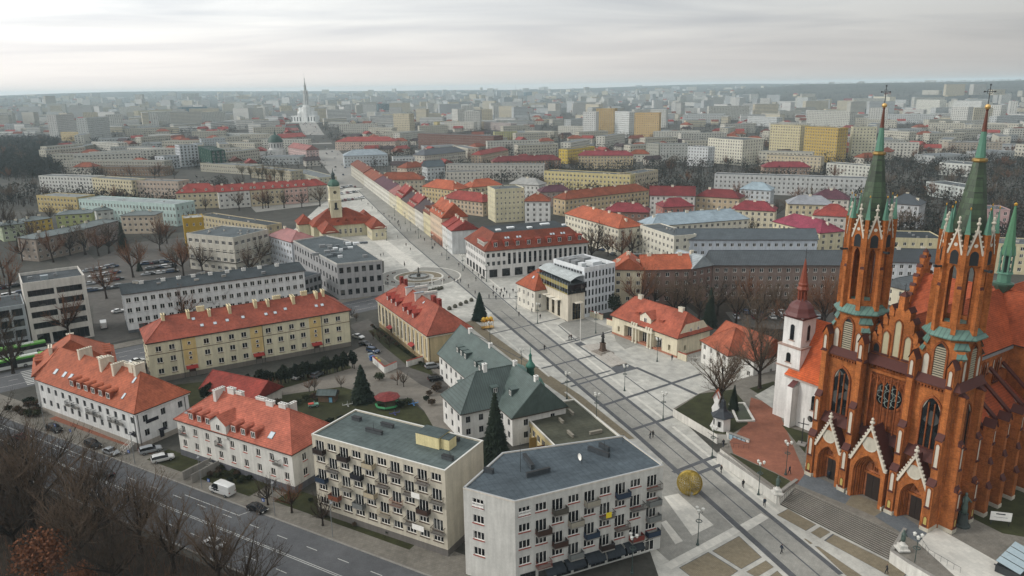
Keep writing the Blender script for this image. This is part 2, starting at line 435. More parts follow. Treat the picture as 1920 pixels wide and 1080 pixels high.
def building(name, label, A, B, h, D, floors=3, wall='#cfc8b8', roof='flat', rh=4.0, roof_mat=None, cols=(8, 3, 0, 3), win=(1.3, 1.5), mull=1,
    transom=0, frame_mat=None, sill_mat=None, plinth=None, each=True, group=None, cat='building', o=.45, hip=(None, None), axis=None, inset=2.2,
    gf=None, fh=None, sill=.95, wall2=None, wins_extra=None, skip=((), (), (), ()), us=(None,) * 4, chimneys=(), dormers=(), skylights=(),
    balconies=(), courses=(), parapet=.35, vents=0, top=None, z0=0.0, root=None, cornice=None, deep=.18, gable_mat=None, doors=(), m0=None, parapet_mat=None,
    nowin=(), ledge=True, poly=None, wfun=None, solar=None, attic=True, chim_mat=None, extra_win=(), raw=False, margins=None, flatcap=None, pipes=()):
 """A, B: world xy of the front eave corners (left, right seen from the front); D metres deep, away from the viewer"""
 if poly: A, B = poly[0], poly[1]; roof = 'flat'
 A = Vector((A[0], A[1])); B = Vector((B[0], B[1])); u = (B - A); L = u.length; u.normalize()
 Mx = frame(A, u, z0)
 if poly:
  inv = Mx.inverted(); PL = [inv @ Vector((p[0], p[1], z0)) for p in poly]; PL = [(p.x, p.y) for p in PL]
  D = max(p[1] for p in PL)
 wm = wall if not isinstance(wall, str) else plaster(wall)
 rm = roof_mat or felt('#4a5054')
 if root is None:
  root = thing(name, label, cat, Mx, group)
 X = Building(); X.root = root; X.M = Mx; X.L = L; X.D = D; X.h = h
 X.part = lambda nm, mb, parent=None, smooth=False: link(nm, mb.mesh(nm, smooth), parent or root, Mx)
 fh = fh or (h - (gf or 0) - .3) / floors if floors else 3
 W = MB(); SF = side_frames(L, D)
 if poly:
  SF = []
  for i in range(len(PL)):
   a = Vector(PL[i]); c = Vector(PL[(i + 1) % len(PL)]); d = (c - a); l = d.length; d.normalize()
   SF.append(((a.x, a.y), (d.x, d.y), (-d.y, d.x), l))
  n = len(PL); cols = tuple(cols) + (0,) * (n - len(cols)); us = tuple(us) + (None,) * (n - len(us)); skip = tuple(skip) + ((),) * (n - len(skip))
 wl = []
 jw = MB()
 for k, (og, ds, dn, SL) in enumerate(SF):
  def P(s, y, z, og=og, ds=ds, dn=dn): return (og[0] + ds[0] * s + dn[0] * y, og[1] + ds[1] * s + dn[1] * y, z)
  ws = []
  if floors and ((cols[k] or 0) > 0 or us[k]) and k not in nowin:
   mm = margins[k] if margins and margins[k] else (m0, m0)
   ws = grid(SL, cols[k], floors, win[0], win[1], fh, sill, gf or 0, mm[0], mm[1], skip[k], us[k])
  sizes = [(s, z, win[0], win[1], mull, transom, c, f) for s, z, c, f in ws]
  if wfun: sizes = [q for q in (wfun(k, *q) for q in sizes) if q]
  sizes += [e[1:] for e in extra_win if e[0] == k]
  holes = [(q[0] - q[2] / 2, q[0] + q[2] / 2, q[1], q[1] + q[3]) for q in sizes]
  wall_face(W, P, SL, 0, h, holes, wm, deep)
  rot = Matrix.Rotation(math.atan2(ds[1], ds[0]), 4, 'Z')
  for q in sizes:
   if not (q[0] - q[2] / 2 > .05 and q[0] + q[2] / 2 < SL - .05 and q[1] + q[3] < h and q[1] > -.01): continue
   p = P(q[0], deep - .01, q[1])
   if each:
    wl.append((Matrix.Translation(p) @ rot, q))
   else:
    hw = q[2] / 2; hh = q[3]
    a = P(q[0] - hw, deep - .01, q[1]); c = P(q[0] + hw, deep - .01, q[1])
    jw.poly([a, c, (c[0], c[1], c[2] + hh), (a[0], a[1], a[2] + hh)], MATS['glass'])
    fm = frame_mat or WHITE
    if each is False:
     for mmx in ((-hw, -hw + .1), (hw - .1, hw), (-.06, .06)):
      a = P(q[0] + mmx[0], deep - .05, q[1]); c = P(q[0] + mmx[1], deep - .05, q[1])
      jw.poly([a, c, (c[0], c[1], c[2] + hh), (a[0], a[1], a[2] + hh)], fm)
     a = P(q[0] - hw - .08, -.08, q[1] - .1); c = P(q[0] + hw + .08, -.08, q[1] - .1)
     jw.poly([a, c, (c[0], c[1], c[2] + .1), (a[0], a[1], a[2] + .1)], sill_mat or fm)
  if roof == 'gable' and attic:
   ax = axis if axis is not None else (0 if L >= D else 1)
   hp = hip
   if (ax == 0 and k in (1, 3)) or (ax == 1 and k in (0, 2)):
    end = {1: 1, 3: 0}[k] if ax == 0 else {0: 0, 2: 1}[k]
    if not hp[end]:
     tz = h + rh * (SL / 2) / (SL / 2 + o) - .05
     W.poly([P(0, 0, h), P(SL, 0, h), P(SL / 2, 0, tz)], gable_mat or wm)
 X.wall = X.part('wall', W)
 X.SF = SF
 # windows
 if each:
  for mt, q in wl:
   link('window', window_mesh(q[2], q[3], q[4], q[5], frame_mat, sill_mat), root, Mx @ mt)
 elif jw.f:
  w = X.part('window_rows', jw); w['kind'] = 'stuff'
 if plinth:
  b = MB(); pm, ph = plinth
  b.box(-.06, L + .06, -.06, D + .06, 0, ph, pm, skip='bt'); b.poly([(-.06, -.06, ph), (L + .06, -.06, ph), (L + .06, D + .06, ph), (-.06, D + .06, ph)], pm)
  # plinth only as a skin: openings below its top stay covered
  X.part('plinth', b)
 for z, mt, hh, pr in courses:
  b = MB()
  for (x0, x1, y0, y1) in ((-pr, L + pr, -pr, 0.0), (L, L + pr, 0.0, D), (-pr, L + pr, D, D + pr), (-pr, 0.0, 0.0, D)):
   b.box(x0, x1, y0, y1, z, z + hh, mt)
  X.part('string_course', b)
 # roof
 if poly:
  b = MB(); b.poly([(p[0], p[1], h - .01) for p in PL], rm); X.roof = X.part('roof', b)
  b = MB(); pm = parapet_mat or wm
  for (og, ds, dn, SL) in SF:
   q = [(og[0] + ds[0] * s - dn[0] * y, og[1] + ds[1] * s - dn[1] * y) for s, y in ((0, .05), (SL, .05), (SL - .1, -.25), (.1, -.25))]
   b.prism(q, h - .06, h + parapet, pm, top=flatcap)
  X.part('parapet', b)
 elif roof == 'flat':
  b = MB(); pm = parapet_mat or wm
  b.poly([(.2, .2, h - .01), (L - .2, .2, h - .01), (L - .2, D - .2, h - .01), (.2, D - .2, h - .01)], rm)
  X.roof = X.part('roof', b)
  b = MB(); p2 = .05 if ledge else .003
  b.box(-p2, L + p2, -p2, .25, h - .02 if not ledge else h - .06, h + parapet, pm, top=flatcap); b.box(-p2, L + p2, D - .25, D + p2, h - .06, h + parapet, pm, top=flatcap)
  b.box(-p2, .25, .25, D - .25, h - .06, h + parapet, pm, top=flatcap); b.box(L - .25, L + p2, .25, D - .25, h - .06, h + parapet, pm, top=flatcap)
  X.part('parapet', b)
 elif roof:
  b = MB(); roof_solid(b, roof, L, D, h, rh, rm, o, hip, axis, top, inset)
  X.roof = X.part('roof', b)
 X.rz = lambda uu, vv: roof_height(roof, L, D, h, rh, uu, vv, o, axis, hip, inset)
 if cornice:
  b = MB(); pr = cornice[1]
  for (x0, x1, y0, y1) in ((-pr, L + pr, -pr, -.003), (L + .003, L + pr, -.003, D + .003), (-pr, L + pr, D + .003, D + pr), (-pr, -.003, -.003, D + .003)):
   b.box(x0, x1, y0, y1, h - cornice[2], h - .03, cornice[0])
  X.part('cornice', b)
 for c in chimneys:
  uu, vv, cw, cd, ch = c[:5]
  mt = c[5] if len(c) > 5 else (chim_mat or plaster('#d8d0bd'))
  z = min(X.rz(uu - cw / 2, vv), X.rz(uu + cw / 2, vv), X.rz(uu, vv - cd / 2), X.rz(uu, vv + cd / 2)) - .3
  zt = X.rz(uu, vv) + ch; b = MB()
  b.box(uu - cw / 2, uu + cw / 2, vv - cd / 2, vv + cd / 2, z, zt, mt, skip='b'); b.box(uu - cw / 2 - .08, uu + cw / 2 + .08, vv - cd / 2 - .08, vv + cd / 2 + .08, zt, zt + .14, mt)
  n = max(1, int(max(cw, cd) / .5))
  for i in range(n):
   t = (i + .5) / n - .5; px, py = (uu + t * cw, vv) if cw >= cd else (uu, vv + t * cd)
   b.box(px - .13, px + .13, py - .13, py + .13, zt + .14, zt + .2, DARK)
  X.part('chimney', b, X.roof)
 for d in dormers:
  dormer(X, *d)
 for s in skylights:
  skylight(X, *s)
 for v in range(vents):
  rnd = random.Random(hash((round(A.x, 1), v)) & 0xffff)
  uu = rnd.uniform(1.5, max(1.6, L - 1.5)); vv = rnd.uniform(1.2, max(1.3, D - 1.2)); b = MB()
  sx, sy, sz = rnd.uniform(.5, 1.6), rnd.uniform(.4, .7), rnd.uniform(.4, .9)
  z = X.rz(uu, vv) - .02 if roof != 'flat' else h
  b.box(uu - sx / 2, uu + sx / 2, vv - sy / 2, vv + sy / 2, z, z + sz, rnd.choice([CONC, GREY, plaster('#b9b4aa')]), top=DARK)
  b.box(uu - sx / 2 - .06, uu + sx / 2 + .06, vv - sy / 2 - .06, vv + sy / 2 + .06, z + sz, z + sz + .08, GREY)
  X.part('roof_vent', b, X.roof)
 for q in balconies:
  balcony(X, *q)
 for q in doors:
  door(X, *q)
 for k, s in pipes:
  og, ds, dn, SL = SF[k]; b = MB(); p = (og[0] + ds[0] * s - dn[0] * .1, og[1] + ds[1] * s - dn[1] * .1)
  b.tube((p[0], p[1], 0), (p[0], p[1], h - .05), .07, .07, IRON, 6); X.part('drainpipe', b)
 return X
def sp(X, k, s, y, z):
 og, ds, dn, SL = X.SF[k]
 return (og[0] + ds[0] * s + dn[0] * y, og[1] + ds[1] * s + dn[1] * y, z)
def side_matrix(X, k, s, y, z):
 og, ds, dn, SL = X.SF[k]
 return X.M @ Matrix.Translation(sp(X, k, s, y, z)) @ Matrix.Rotation(math.atan2(ds[1], ds[0]), 4, 'Z')
DORM = {}
def dormer_mesh(w, h, d, style, wall, roof):
 """front at y=0, body runs back d; window of its own"""
 k = (w, h, d, style, wall.name, roof.name)
 if k in DORM: return DORM[k]
 b = MB(); hw = w / 2
 b.box(-hw, hw, 0, d, -.6, h, wall, skip='bt')
 if style == 'gable':
  r = w * .38; o = .15
  b.poly([(-hw, 0, h), (hw, 0, h), (0, 0, h + r)], wall)
  b.poly([(-hw - o, -o, h - .08), (0, -o, h + r + .05), (0, d, h + r + .05), (-hw - o, d, h - .08)], roof)
  b.poly([(0, -o, h + r + .05), (hw + o, -o, h - .08), (hw + o, d, h - .08), (0, d, h + r + .05)], roof)
  b.poly([(-hw - o, -o, h - .16), (0, -o, h + r - .03), (0, d, h + r - .03), (-hw - o, d, h - .16)], roof)
  b.poly([(0, -o, h + r - .03), (hw + o, -o, h - .16), (hw + o, d, h - .16), (0, d, h + r - .03)], roof)
 elif style == 'barrel':
  n = 8; o = .15; pts = [((hw + o) * math.cos(math.pi * (1 - i / n)), h - .05 + w * .28 * math.sin(math.pi * i / n)) for i in range(n + 1)]
  for i in range(n):
   (x0, a), (x1, c) = pts[i], pts[i + 1]
   b.poly([(x0, -o, a), (x1, -o, c), (x1, d, c), (x0, d, a)], roof); b.poly([(x0, -o, a), (x0, -o, a - .1), (x1, -o, c - .1), (x1, -o, c)], roof)
  b.poly([(p[0] * hw / (hw + o), 0, p[1] - .05) for p in reversed(pts)], wall)
 else:   # shed
  o = .15
  b.box(-hw - o, hw + o, -o, d, h, h + .16, roof)
 DORM[k] = b.mesh('dormer'); return DORM[k]
def dormer(X, k, s, inn, w, h, d, style, wall, roof, win=(.9, 1.1), mull=1, zoff=None):
 """on side k at s, its face 'inn' metres inside the wall line"""
 q = sp(X, k, s, inn, 0)
 z = X.rz(q[0], q[1]) if zoff is None else zoff
 o = link('dormer', dormer_mesh(w, h, d, style, wall, roof), X.root, side_matrix(X, k, s, inn, z))
 link('window', window_mesh(win[0], win[1], mull), o, side_matrix(X, k, s, inn - .02, z + .12))
 return o
def skylight(X, k, s, inn, w=.8, hgt=1.2, mat=None):
 q0 = sp(X, k, s - w / 2, inn, 0); q1 = sp(X, k, s + w / 2, inn, 0)
 q3 = sp(X, k, s - w / 2, inn + hgt * .75, 0); q2 = sp(X, k, s + w / 2, inn + hgt * .75, 0)
 P = [Vector((q[0], q[1], X.rz(q[0], q[1]))) for q in (q0, q1, q2, q3)]
 n = (P[1] - P[0]).cross(P[3] - P[0]).normalized(); b = MB()
 c = sum(P, Vector()) / 4
 T = [p + n * .12 for p in P]; Ti = [c + n * .13 + (p - c) * .84 for p in P]
 for i in range(4): b.poly([P[i], P[(i + 1) % 4], T[(i + 1) % 4], T[i]], GREY)
 b.poly(T, GREY); b.poly(Ti, SKYL)
 X.part('skylight', b, X.roof)
SKYL = plain('#b9c3c9', .12, .6)
BALC = {}
def balcony_mesh(w, d, style, col, slab):
 k = (w, d, style, col.name, slab.name)
 if k in BALC: return BALC[k]
 b = MB(); hw = w / 2
 b.box(-hw, hw, -d, 0, -.16, 0, slab)
 if style == 'panel':
  for x0, x1, y0, y1 in ((-hw, hw, -d, -d + .05), (-hw, -hw + .05, -d + .05, 0), (hw - .05, hw, -d + .05, 0)): b.box(x0, x1, y0, y1, .08, 1.0, col)
  for x in (-hw + .03, hw - .03): b.box(x - .03, x + .03, -d, -d + .06, 0, 1.05, IRON)
  b.box(-hw, hw, -d - .02, -d + .07, 1.0, 1.06, IRON)
 else:
  n = max(4, int(w / .16))
  for i in range(n + 1):
   x = -hw + w * i / n; b.box(x - .015, x + .015, -d, -d + .03, 0, 1.0, col, skip='bt')
  m = max(2, int(d / .2))
  for i in range(m):
   y = -d + d * i / m
   for x in (-hw, hw - .03): b.box(x, x + .03, y, y + .03, 0, 1.0, col, skip='bt')
  b.box(-hw, hw, -d - .01, -d + .05, 1.0, 1.06, col); b.box(-hw, -hw + .05, -d, 0, 1.0, 1.06, col); b.box(hw - .05, hw, -d, 0, 1.0, 1.06, col)
  b.box(-hw, hw, -d + .005, -d + .025, .1, .16, col)
 BALC[k] = b.mesh('balcony'); return BALC[k]
def balcony(X, k, s, z, w=2.0, d=1.1, style='bars', col=None, slab=None, label=None):
 o = link('balcony', balcony_mesh(w, d, style, col or IRON, slab or CONC), X.root, side_matrix(X, k, s, 0, z))
 if label: o['label'] = label
 return o
def door(X, k, s, w, h, mat, z=0.0, canopy=None):
 b = MB(); b.box(-w / 2, w / 2, -.05, .1, 0, h, mat); b.box(-w / 2 - .1, -w / 2, -.09, .1, 0, h + .1, DARK); b.box(w / 2, w / 2 + .1, -.09, .1, 0, h + .1, DARK); b.box(-w / 2, w / 2, -.09, .1, h, h + .1, DARK)
 o = link('door', b.mesh('door'), X.root, side_matrix(X, k, s, 0, z))
 if canopy:
  c = MB(); c.poly([(-w, -1.3, h + .35), (w, -1.3, h + .35), (w, 0, h + .9), (-w, 0, h + .9)], canopy); c.poly([(-w, 0, h + .75), (w, 0, h + .75), (w, -1.3, h + .2), (-w, -1.3, h + .2)], canopy)
  c.poly([(-w, -1.3, h + .2), (w, -1.3, h + .2), (w, -1.3, h + .35), (-w, -1.3, h + .35)], canopy)
  for x in (-w, w): c.poly([(x, -1.3, h + .2), (x, -1.3, h + .35), (x, 0, h + .9), (x, 0, h + .75)], canopy)
  link('canopy', c.mesh('canopy'), X.root, side_matrix(X, k, s, 0, z))
def px2(a, b, h):
 """front eave corners from two pixels at height h"""
 return G(a[0], a[1], h), G(b[0], b[1], h)
def depth_to(A, B, C):
 u = Vector((B[0] - A[0], B[1] - A[1])).normalized(); v = Vector((-u.y, u.x)); return abs(Vector((C[0] - B[0], C[1] - B[1])).dot(v))
def bpx(name, label, a, b, h, D, **k):
 """building from its two front eave pixels; D metres deep or the pixel of the next eave corner"""
 hh = h + k.pop('zg', 0.0)
 A, B = G(a[0], a[1], hh), G(b[0], b[1], hh)
 if isinstance(D, tuple): D = depth_to(A, B, G(D[0], D[1], hh)) if D[0] > b[0] or True else D
 return building(name, label, A, B, h, D, **k)


def text_mesh(t, size, mat):
 cu = bpy.data.curves.new('lettering', 'FONT'); cu.body = t; cu.size = size; cu.align_x = 'CENTER'; cu.extrude = .004; cu.resolution_u = 3
 o = bpy.data.objects.new('lettering', cu); COL.objects.link(o)
 dg = bpy.context.evaluated_depsgraph_get(); me = bpy.data.meshes.new_from_object(o.evaluated_get(dg))
 bpy.data.objects.remove(o); bpy.data.curves.remove(cu)
 if not len(me.vertices): return None, 0
 me.materials.clear(); me.materials.append(mat); me.name = 'lettering'
 xs = [v.co.x for v in me.vertices]
 return me, max(xs) - min(xs)
# ------------------------------------------------------------------ ground, streets, paving
AX = R(109.5)
G_CITY = ground('city_ground', '#484742', [(.004, 3, .75, 1.2), (.02, 4, .7, 1.2), (.15, 4, .75, 1.2), (1.2, 3, .85, 1.12)])
G_ASPH = ground('asphalt', '#5a5b5d', [(.06, 4, .78, 1.15), ((.5, .5, .5), 4, .85, 1.1), (4.0, 2, .9, 1.08)])
G_PAVE = ground('pavement_slabs', '#77736b', [(.1, 4, .8, 1.12), (.8, 3, .85, 1.1)], slab=(.5, .5), rot=R(28))
G_PLAZA = ground('plaza_granite', '#b3b2ab', [(.05, 4, .78, 1.1), (.4, 4, .82, 1.1), (3, 2, .9, 1.06)], slab=(2.4, 1.2), rot=-AX, joint=.86)
G_SETT = ground('setts_grey', '#8f8e88', [(.07, 4, .82, 1.1), (.6, 4, .85, 1.1)], slab=(.45, .3), rot=-AX, joint=.8)
G_DARK = ground('granite_dark', '#55575a', [(.2, 4, .82, 1.12), (2, 3, .9, 1.08)], slab=(1.0, .5), rot=-AX)
G_TAN = ground('setts_tan', '#7b7260', [(.1, 4, .82, 1.12), (1.2, 3, .85, 1.12)], slab=(.3, .3), rot=-AX, joint=.75)
G_LIGHT = ground('granite_light', '#c0beb6', [(.1, 4, .88, 1.08), (2, 3, .93, 1.05)], slab=(1.2, .8), rot=-AX, joint=.85)
G_RED = ground('brick_paving', '#8a5a48', [(.08, 4, .8, 1.12), (.7, 4, .84, 1.12)], slab=(.4, .2), rot=R(40), joint=.8)
G_BLUE = ground('setts_blue', '#63686c', [(.3, 4, .8, 1.15), (2, 3, .85, 1.12)], slab=(.25, .25), rot=R(30), joint=.7)
G_GRASS = ground('winter_grass', '#33351f', [(.05, 4, .65, 1.25), (.5, 4, .7, 1.3), (5, 3, .8, 1.2)])
G_SOIL = ground('leaf_litter', '#2c261f', [(.06, 4, .6, 1.3), (.6, 4, .65, 1.35), (6, 3, .75, 1.3)])
G_YARD = ground('yard_paving', '#77726a', [(.08, 4, .78, 1.15), (.7, 4, .85, 1.1)], slab=(.4, .2), rot=R(28), joint=.85)
G_PAINT = plain('#b5b5b0', .8, .2, 0, .15)
def build_ground():
 b = MB(); rs = [0]; r = 20
 while r < 11500: rs.append(r); r *= 1.13
 n = 120
 for i, r in enumerate(rs):
  for j in range(n):
   a = 2 * math.pi * j / n; x, y = r * math.cos(a), r * math.sin(a); b.v.append((x, y, hills(x, y) - .02))
 for i in range(len(rs) - 1):
  for j in range(n):
   a, c = i * n + j, i * n + (j + 1) % n; b.f.append((a, a + n, c + n, c)); b.mi.append(b.m(G_CITY))
 return struct('ground', b.mesh('ground', True))
build_ground()
def ccw(pts):
 a = sum(pts[i][0] * pts[(i + 1) % len(pts)][1] - pts[(i + 1) % len(pts)][0] * pts[i][1] for i in range(len(pts)))
 return pts if a > 0 else pts[::-1]
def sheet(name, pts, z, mat, parent=None):
 b = MB(); b.poly([(p[0], p[1], z) for p in ccw([tuple(p) for p in pts])], mat)
 if parent is None: return struct(name, b.mesh(name))
 return link(name, b.mesh(name), parent)
def sheet_px(name, pts, z, mat, parent=None, zz=None):
 return sheet(name, [G(p[0], p[1], z if zz is None else zz) for p in pts], z, mat, parent)
def strip(name, a, b_, w, z, mat, parent=None):
 a = Vector(a[:2]); b_ = Vector(b_[:2]); d = (b_ - a).normalized(); n = Vector((-d.y, d.x)) * w / 2
 return sheet(name, [a - n, b_ - n, b_ + n, a + n], z, mat, parent)
def strip_px(name, a, b_, w, z, mat, parent=None): return strip(name, G(*a), G(*b_), w, z, mat, parent)
# --- street in the foreground: runs at about -29.5 degrees
RD = Vector((math.cos(R(-29.9)), math.sin(R(-29.9)))); RN = Vector((-RD.y, RD.x)); R0 = Vector(G(230, 867)[:2])
def rp(s, t): return R0 + RD * s + RN * t         # s along the street, t across (0 = upper kerb, negative towards the wood)
sheet('wood_floor', [rp(-160, -15.2), rp(140, -15.2), rp(140, -130), rp(-160, -130)], .0, G_SOIL)
road = sheet('street', [rp(-160, 0), rp(140, 0), rp(140, -13.6), rp(-160, -13.6)], .01, G_ASPH)
b = MB()
for s0, s1 in ((-160, -62), (-44, 140)):
 a, c, d, e = rp(s0, 0), rp(s1, 0), rp(s1, .3), rp(s0, .3); b.prism([a, c, d, e], -.02, .14, CONC)
struct('kerb', b.mesh('kerb'))
b = MB(); a, c, d, e = rp(-160, -13.9), rp(140, -13.9), rp(140, -13.6), rp(-160, -13.6); b.prism([a, c, d, e], -.02, .14, CONC); struct('kerb', b.mesh('kerb'))
for t in (-6.6, -6.95): strip('centre_line', rp(-120, t), rp(100, t), .13, .016, G_PAINT, road)
for t in (-3.4, -10.3):
 for i in range(-14, 12): strip('lane_dash', rp(i * 7.0, t), rp(i * 7.0 + 2.4, t), .14, .016, G_PAINT, road)
for s0, s1 in ((-60, -4.5), (23, 38)):
 strip('bay_line', rp(s0, -2.3), rp(s1, -2.3), .14, .0165, G_PAINT, road); strip('bay_end', rp(s1, -2.3), rp(s1 + .8, -.2), .14, .017, G_PAINT, road)
pave = sheet('pavement', [rp(-160, .3), rp(140, .3), rp(140, 7.5), rp(-160, 7.5)], .05, G_PAVE)
for s0, s1, t0, t1 in ((3.5, 14.5, 3.2, 8.5), (18.5, 34.5, 3.2, 8.4), (40, 72, 4.2, 9.4)):
 sheet('lawn', [rp(s0, t0), rp(s1, t0), rp(s1, t1), rp(s0, t1)], .06, G_GRASS)
sheet('pavement_brick', [rp(-36, 5.0), rp(2, 5.0), rp(2, 7.3), rp(-36, 7.3)], .055, G_RED)
# --- second street, behind the yellow block
S0, S1 = Vector(G(60, 705)[:2]), Vector(G(672, 574)[:2]); SD = (S1 - S0).normalized(); SN = Vector((-SD.y, SD.x))
def sq(s, t): return S0 + SD * s + SN * t
SL = (S1 - S0).length
st2 = sheet('cross_street', [sq(-160, -9.5), sq(SL + 16, -7.5), sq(SL + 16, 7.5), sq(-160, 9.5)], .014, G_ASPH)
for i in range(-8, 26): strip('lane_dash', sq(i * 5.5, 0), sq(i * 5.5 + 2.2, 0), .15, .02, G_PAINT, st2)
for t in (-4.2, 4.2): strip('lane_line', sq(-20, t), sq(SL + 10, t), .13, .02, G_PAINT, st2)
for i in range(9): strip('zebra_bar', sq(-2, -6.5 + i * 1.5), sq(2, -6.5 + i * 1.5), .6, .021, G_PAINT, st2)
strip('pavement', sq(-10, 11.8), sq(SL + 10, 10), 5, .04, G_PAVE); strip('pavement', sq(24, -11.0), sq(SL - 8, -9.8), 3.5, .04, G_PAVE)
sheet_px('side_street', [(178, 650), (262, 632), (215, 520), (160, 470), (120, 478), (172, 530)], .006, ground('old_asphalt', '#55524e', [(.08, 4, .75, 1.15), (.6, 4, .8, 1.15)]))
sheet_px('car_park', [(160, 580), (225, 545), (440, 505), (390, 440), (250, 455), (150, 500)], .004, ground('old_asphalt', '#55524e', []))
# --- yards and gardens between the blocks
sheet_px('courtyard', [(480, 778), (640, 755), (835, 742), (850, 712), (820, 690), (790, 655), (735, 625), (655, 660), (600, 698), (470, 730)], .03, G_YARD)
sheet_px('garden', [(480, 800), (500, 745), (640, 725), (700, 742), (770, 752), (830, 800), (850, 850), (700, 850), (560, 790)], .036, G_GRASS)
sheet_px('garden_path', [(760, 735), (800, 722), (835, 742), (850, 815), (830, 830), (795, 770)], .042, G_YARD)
sheet_px('lawn', [(285, 725), (340, 720), (480, 705), (640, 670), (660, 690), (490, 740), (380, 770), (350, 790), (290, 760)], .034, G_GRASS)
sheet_px('lane', [(655, 610), (690, 598), (760, 660), (842, 715), (838, 742), (790, 722), (700, 660)], .046, ground('old_asphalt', '#55524e', []))
sheet_px('lawn', [(690, 620), (720, 612), (800, 680), (815, 705), (770, 690), (720, 650)], .05, G_GRASS)
sheet_px('lawn', [(1160, 545), (1340, 560), (1580, 560), (1620, 640), (1500, 660), (1400, 650), (1330, 610), (1290, 575), (1200, 570)], .02, G_SOIL)
sheet_px('car_park', [(1360, 585), (1580, 580), (1590, 625), (1380, 612)], .026, ground('old_asphalt', '#55524e', []))
# --- the square
plaza = sheet_px('square', [(1245, 1110), (1160, 862), (1040, 745), (870, 640), (868, 612), (720, 548), (720, 490), (650, 460), (545, 436), (600, 385), (650, 352), (708, 352), (800, 420), (890, 490), (905, 523), (1000, 508), (1005, 560), (1066, 606), (1100, 590), (1148, 600), (1330, 640), (1430, 690), (1262, 772), (1345, 850), (1460, 945), (1672, 1052), (1800, 1140), (2000, 1260), (1500, 1400), (1245, 1300)], .02, G_PLAZA)
Z = .026
sheet_px('carriageway', [(925, 587), (1187.5, 810), (1485, 1079), (1590, 1180), (1690, 1180), (1577, 1077), (1231, 792), (1000, 610), (962, 580)], Z, G_SETT, plaza)
sheet_px('carriageway', [(925, 587), (962, 580), (790, 430), (690, 345), (672, 357), (770, 455)], Z, G_SETT, plaza)
sheet_px('tan_strip', [(872, 605), (886, 600), (1010, 690), (1090, 742), (1190, 822), (1168, 826), (1060, 745), (980, 690)], Z, G_TAN, plaza)
BZ = .032
for i, (a, c, w) in enumerate([((925, 587.5), (1187, 809.5), 1.1), ((1187, 809.5), (1485, 1079), 1.15), ((1485, 1079), (1590, 1180), 1.15), ((990, 602), (1231, 792.5), .9), ((1231, 792.5), (1577, 1077), .95), ((770, 455), (925, 587.5), .6), ((672, 357), (770, 455), .6), ((700, 352), (990, 602), .5),
  ((940, 583), (1230, 817), .28), ((1230, 817), (1540, 1083), .28)]):
 strip_px('dark_band', a, c, w, BZ + (i % 3) * .0012, G_DARK, plaza)
for i, (a, c, w) in enumerate([((917, 627), (1050, 597), .7), ((900, 560), (1010, 560), .5), ((1010, 657), (1150, 621), .8), ((1015, 691), (1115, 666), .8), ((1052, 720), (1145, 695), .8), ((1070, 725), (1157, 700), .8), ((1125, 762), (1315, 701), 1.0), ((1182, 807), (1275, 777), 1.0),
  ((1192, 689), (1307, 740), 1.1), ((1262, 886), (1341, 856), 1.0), ((1300, 891), (1358, 869), 1.0), ((1080, 645), (1145, 690), .6), ((1172, 705), (1267, 775), .35), ((1047, 610), (1082, 640), .4), ((890, 627), (1010, 690), .3), ((1060, 640), (1085, 634), .6)]):
 strip_px('cross_band', a, c, w, BZ + .004 + (i % 3) * .0012, G_DARK, plaza)
for a, c in (((1017, 606), (1250, 790)), ((1262, 800), (1460, 962)), ((905, 600), (1030, 706)), ((1060, 735), (1190, 840)), ((700, 342), (985, 580))): strip_px('light_band', a, c, .7, BZ + .003, G_LIGHT, plaza)
sheet_px('dark_panel', [(1144, 690), (1171, 680), (1196, 691), (1157, 701)], BZ + .009, G_DARK, plaza)
sheet_px('dark_panel', [(1076, 643), (1090, 641), (1099, 646), (1086, 649)], BZ + .009, G_DARK, plaza)
sheet_px('sett_panel', [(1048, 608), (1085, 592), (1148, 617), (1092, 640)], BZ, G_SETT, plaza); sheet_px('sett_panel', [(1155, 640), (1150, 622), (1210, 640), (1172, 655)], BZ, G_SETT, plaza)
c2 = lambda x, y: (1180 + x / 3.478, 770 + y / 3.478)
for P in ([(545, 915), (715, 820), (860, 955), (730, 1030)], [(330, 1025), (515, 925), (705, 1045), (560, 1140), (480, 1140)], [(765, 1050), (890, 978), (940, 1020), (830, 1085)], [(860, 1120), (965, 1045), (1030, 1110), (950, 1160)], [(965, 680), (1035, 642), (1215, 742), (1150, 782)], [(1185, 795), (1245, 757), (1310, 792), (1245, 832)], [(1280, 850), (1335, 808), (1820, 1050), (1780, 1085), (1700, 1080)], [(1212, 885), (1240, 890), (1520, 1080), (1420, 1080)], [(1138, 835), (1150, 835), (1195, 865), (1180, 870)]):
 q = [c2(*p) for p in P]; cx_ = sum(p[0] for p in q) / len(q); cy_ = sum(p[1] for p in q) / len(q)
 sheet_px('panel_border', [(cx_ + (p[0] - cx_) * 1.035, cy_ + (p[1] - cy_) * 1.035) for p in q], BZ, G_DARK, plaza); sheet_px('sett_panel', q, BZ + .005, G_TAN, plaza)
sheet_px('sett_panel', [c2(*p) for p in ((215, 330), (310, 400), (680, 760), (260, 980), (170, 900), (200, 600))], BZ - .002, G_SETT, plaza)
sheet_px('light_panel', [c2(*p) for p in ((225, 560), (320, 540), (550, 745), (410, 815))], BZ + .004, G_LIGHT, plaza); sheet_px('light_panel', [c2(*p) for p in ((205, 730), (240, 715), (350, 850), (300, 870))], BZ + .004, G_LIGHT, plaza)
sheet_px('light_band', [c2(*p) for p in ((720, 745), (860, 668), (910, 700), (770, 785))], BZ + .012, G_LIGHT, plaza)
strip_px('light_band', c2(250, 1020), c2(700, 775), 1.6, BZ + .006, G_LIGHT, plaza)
FC = G(785, 519)
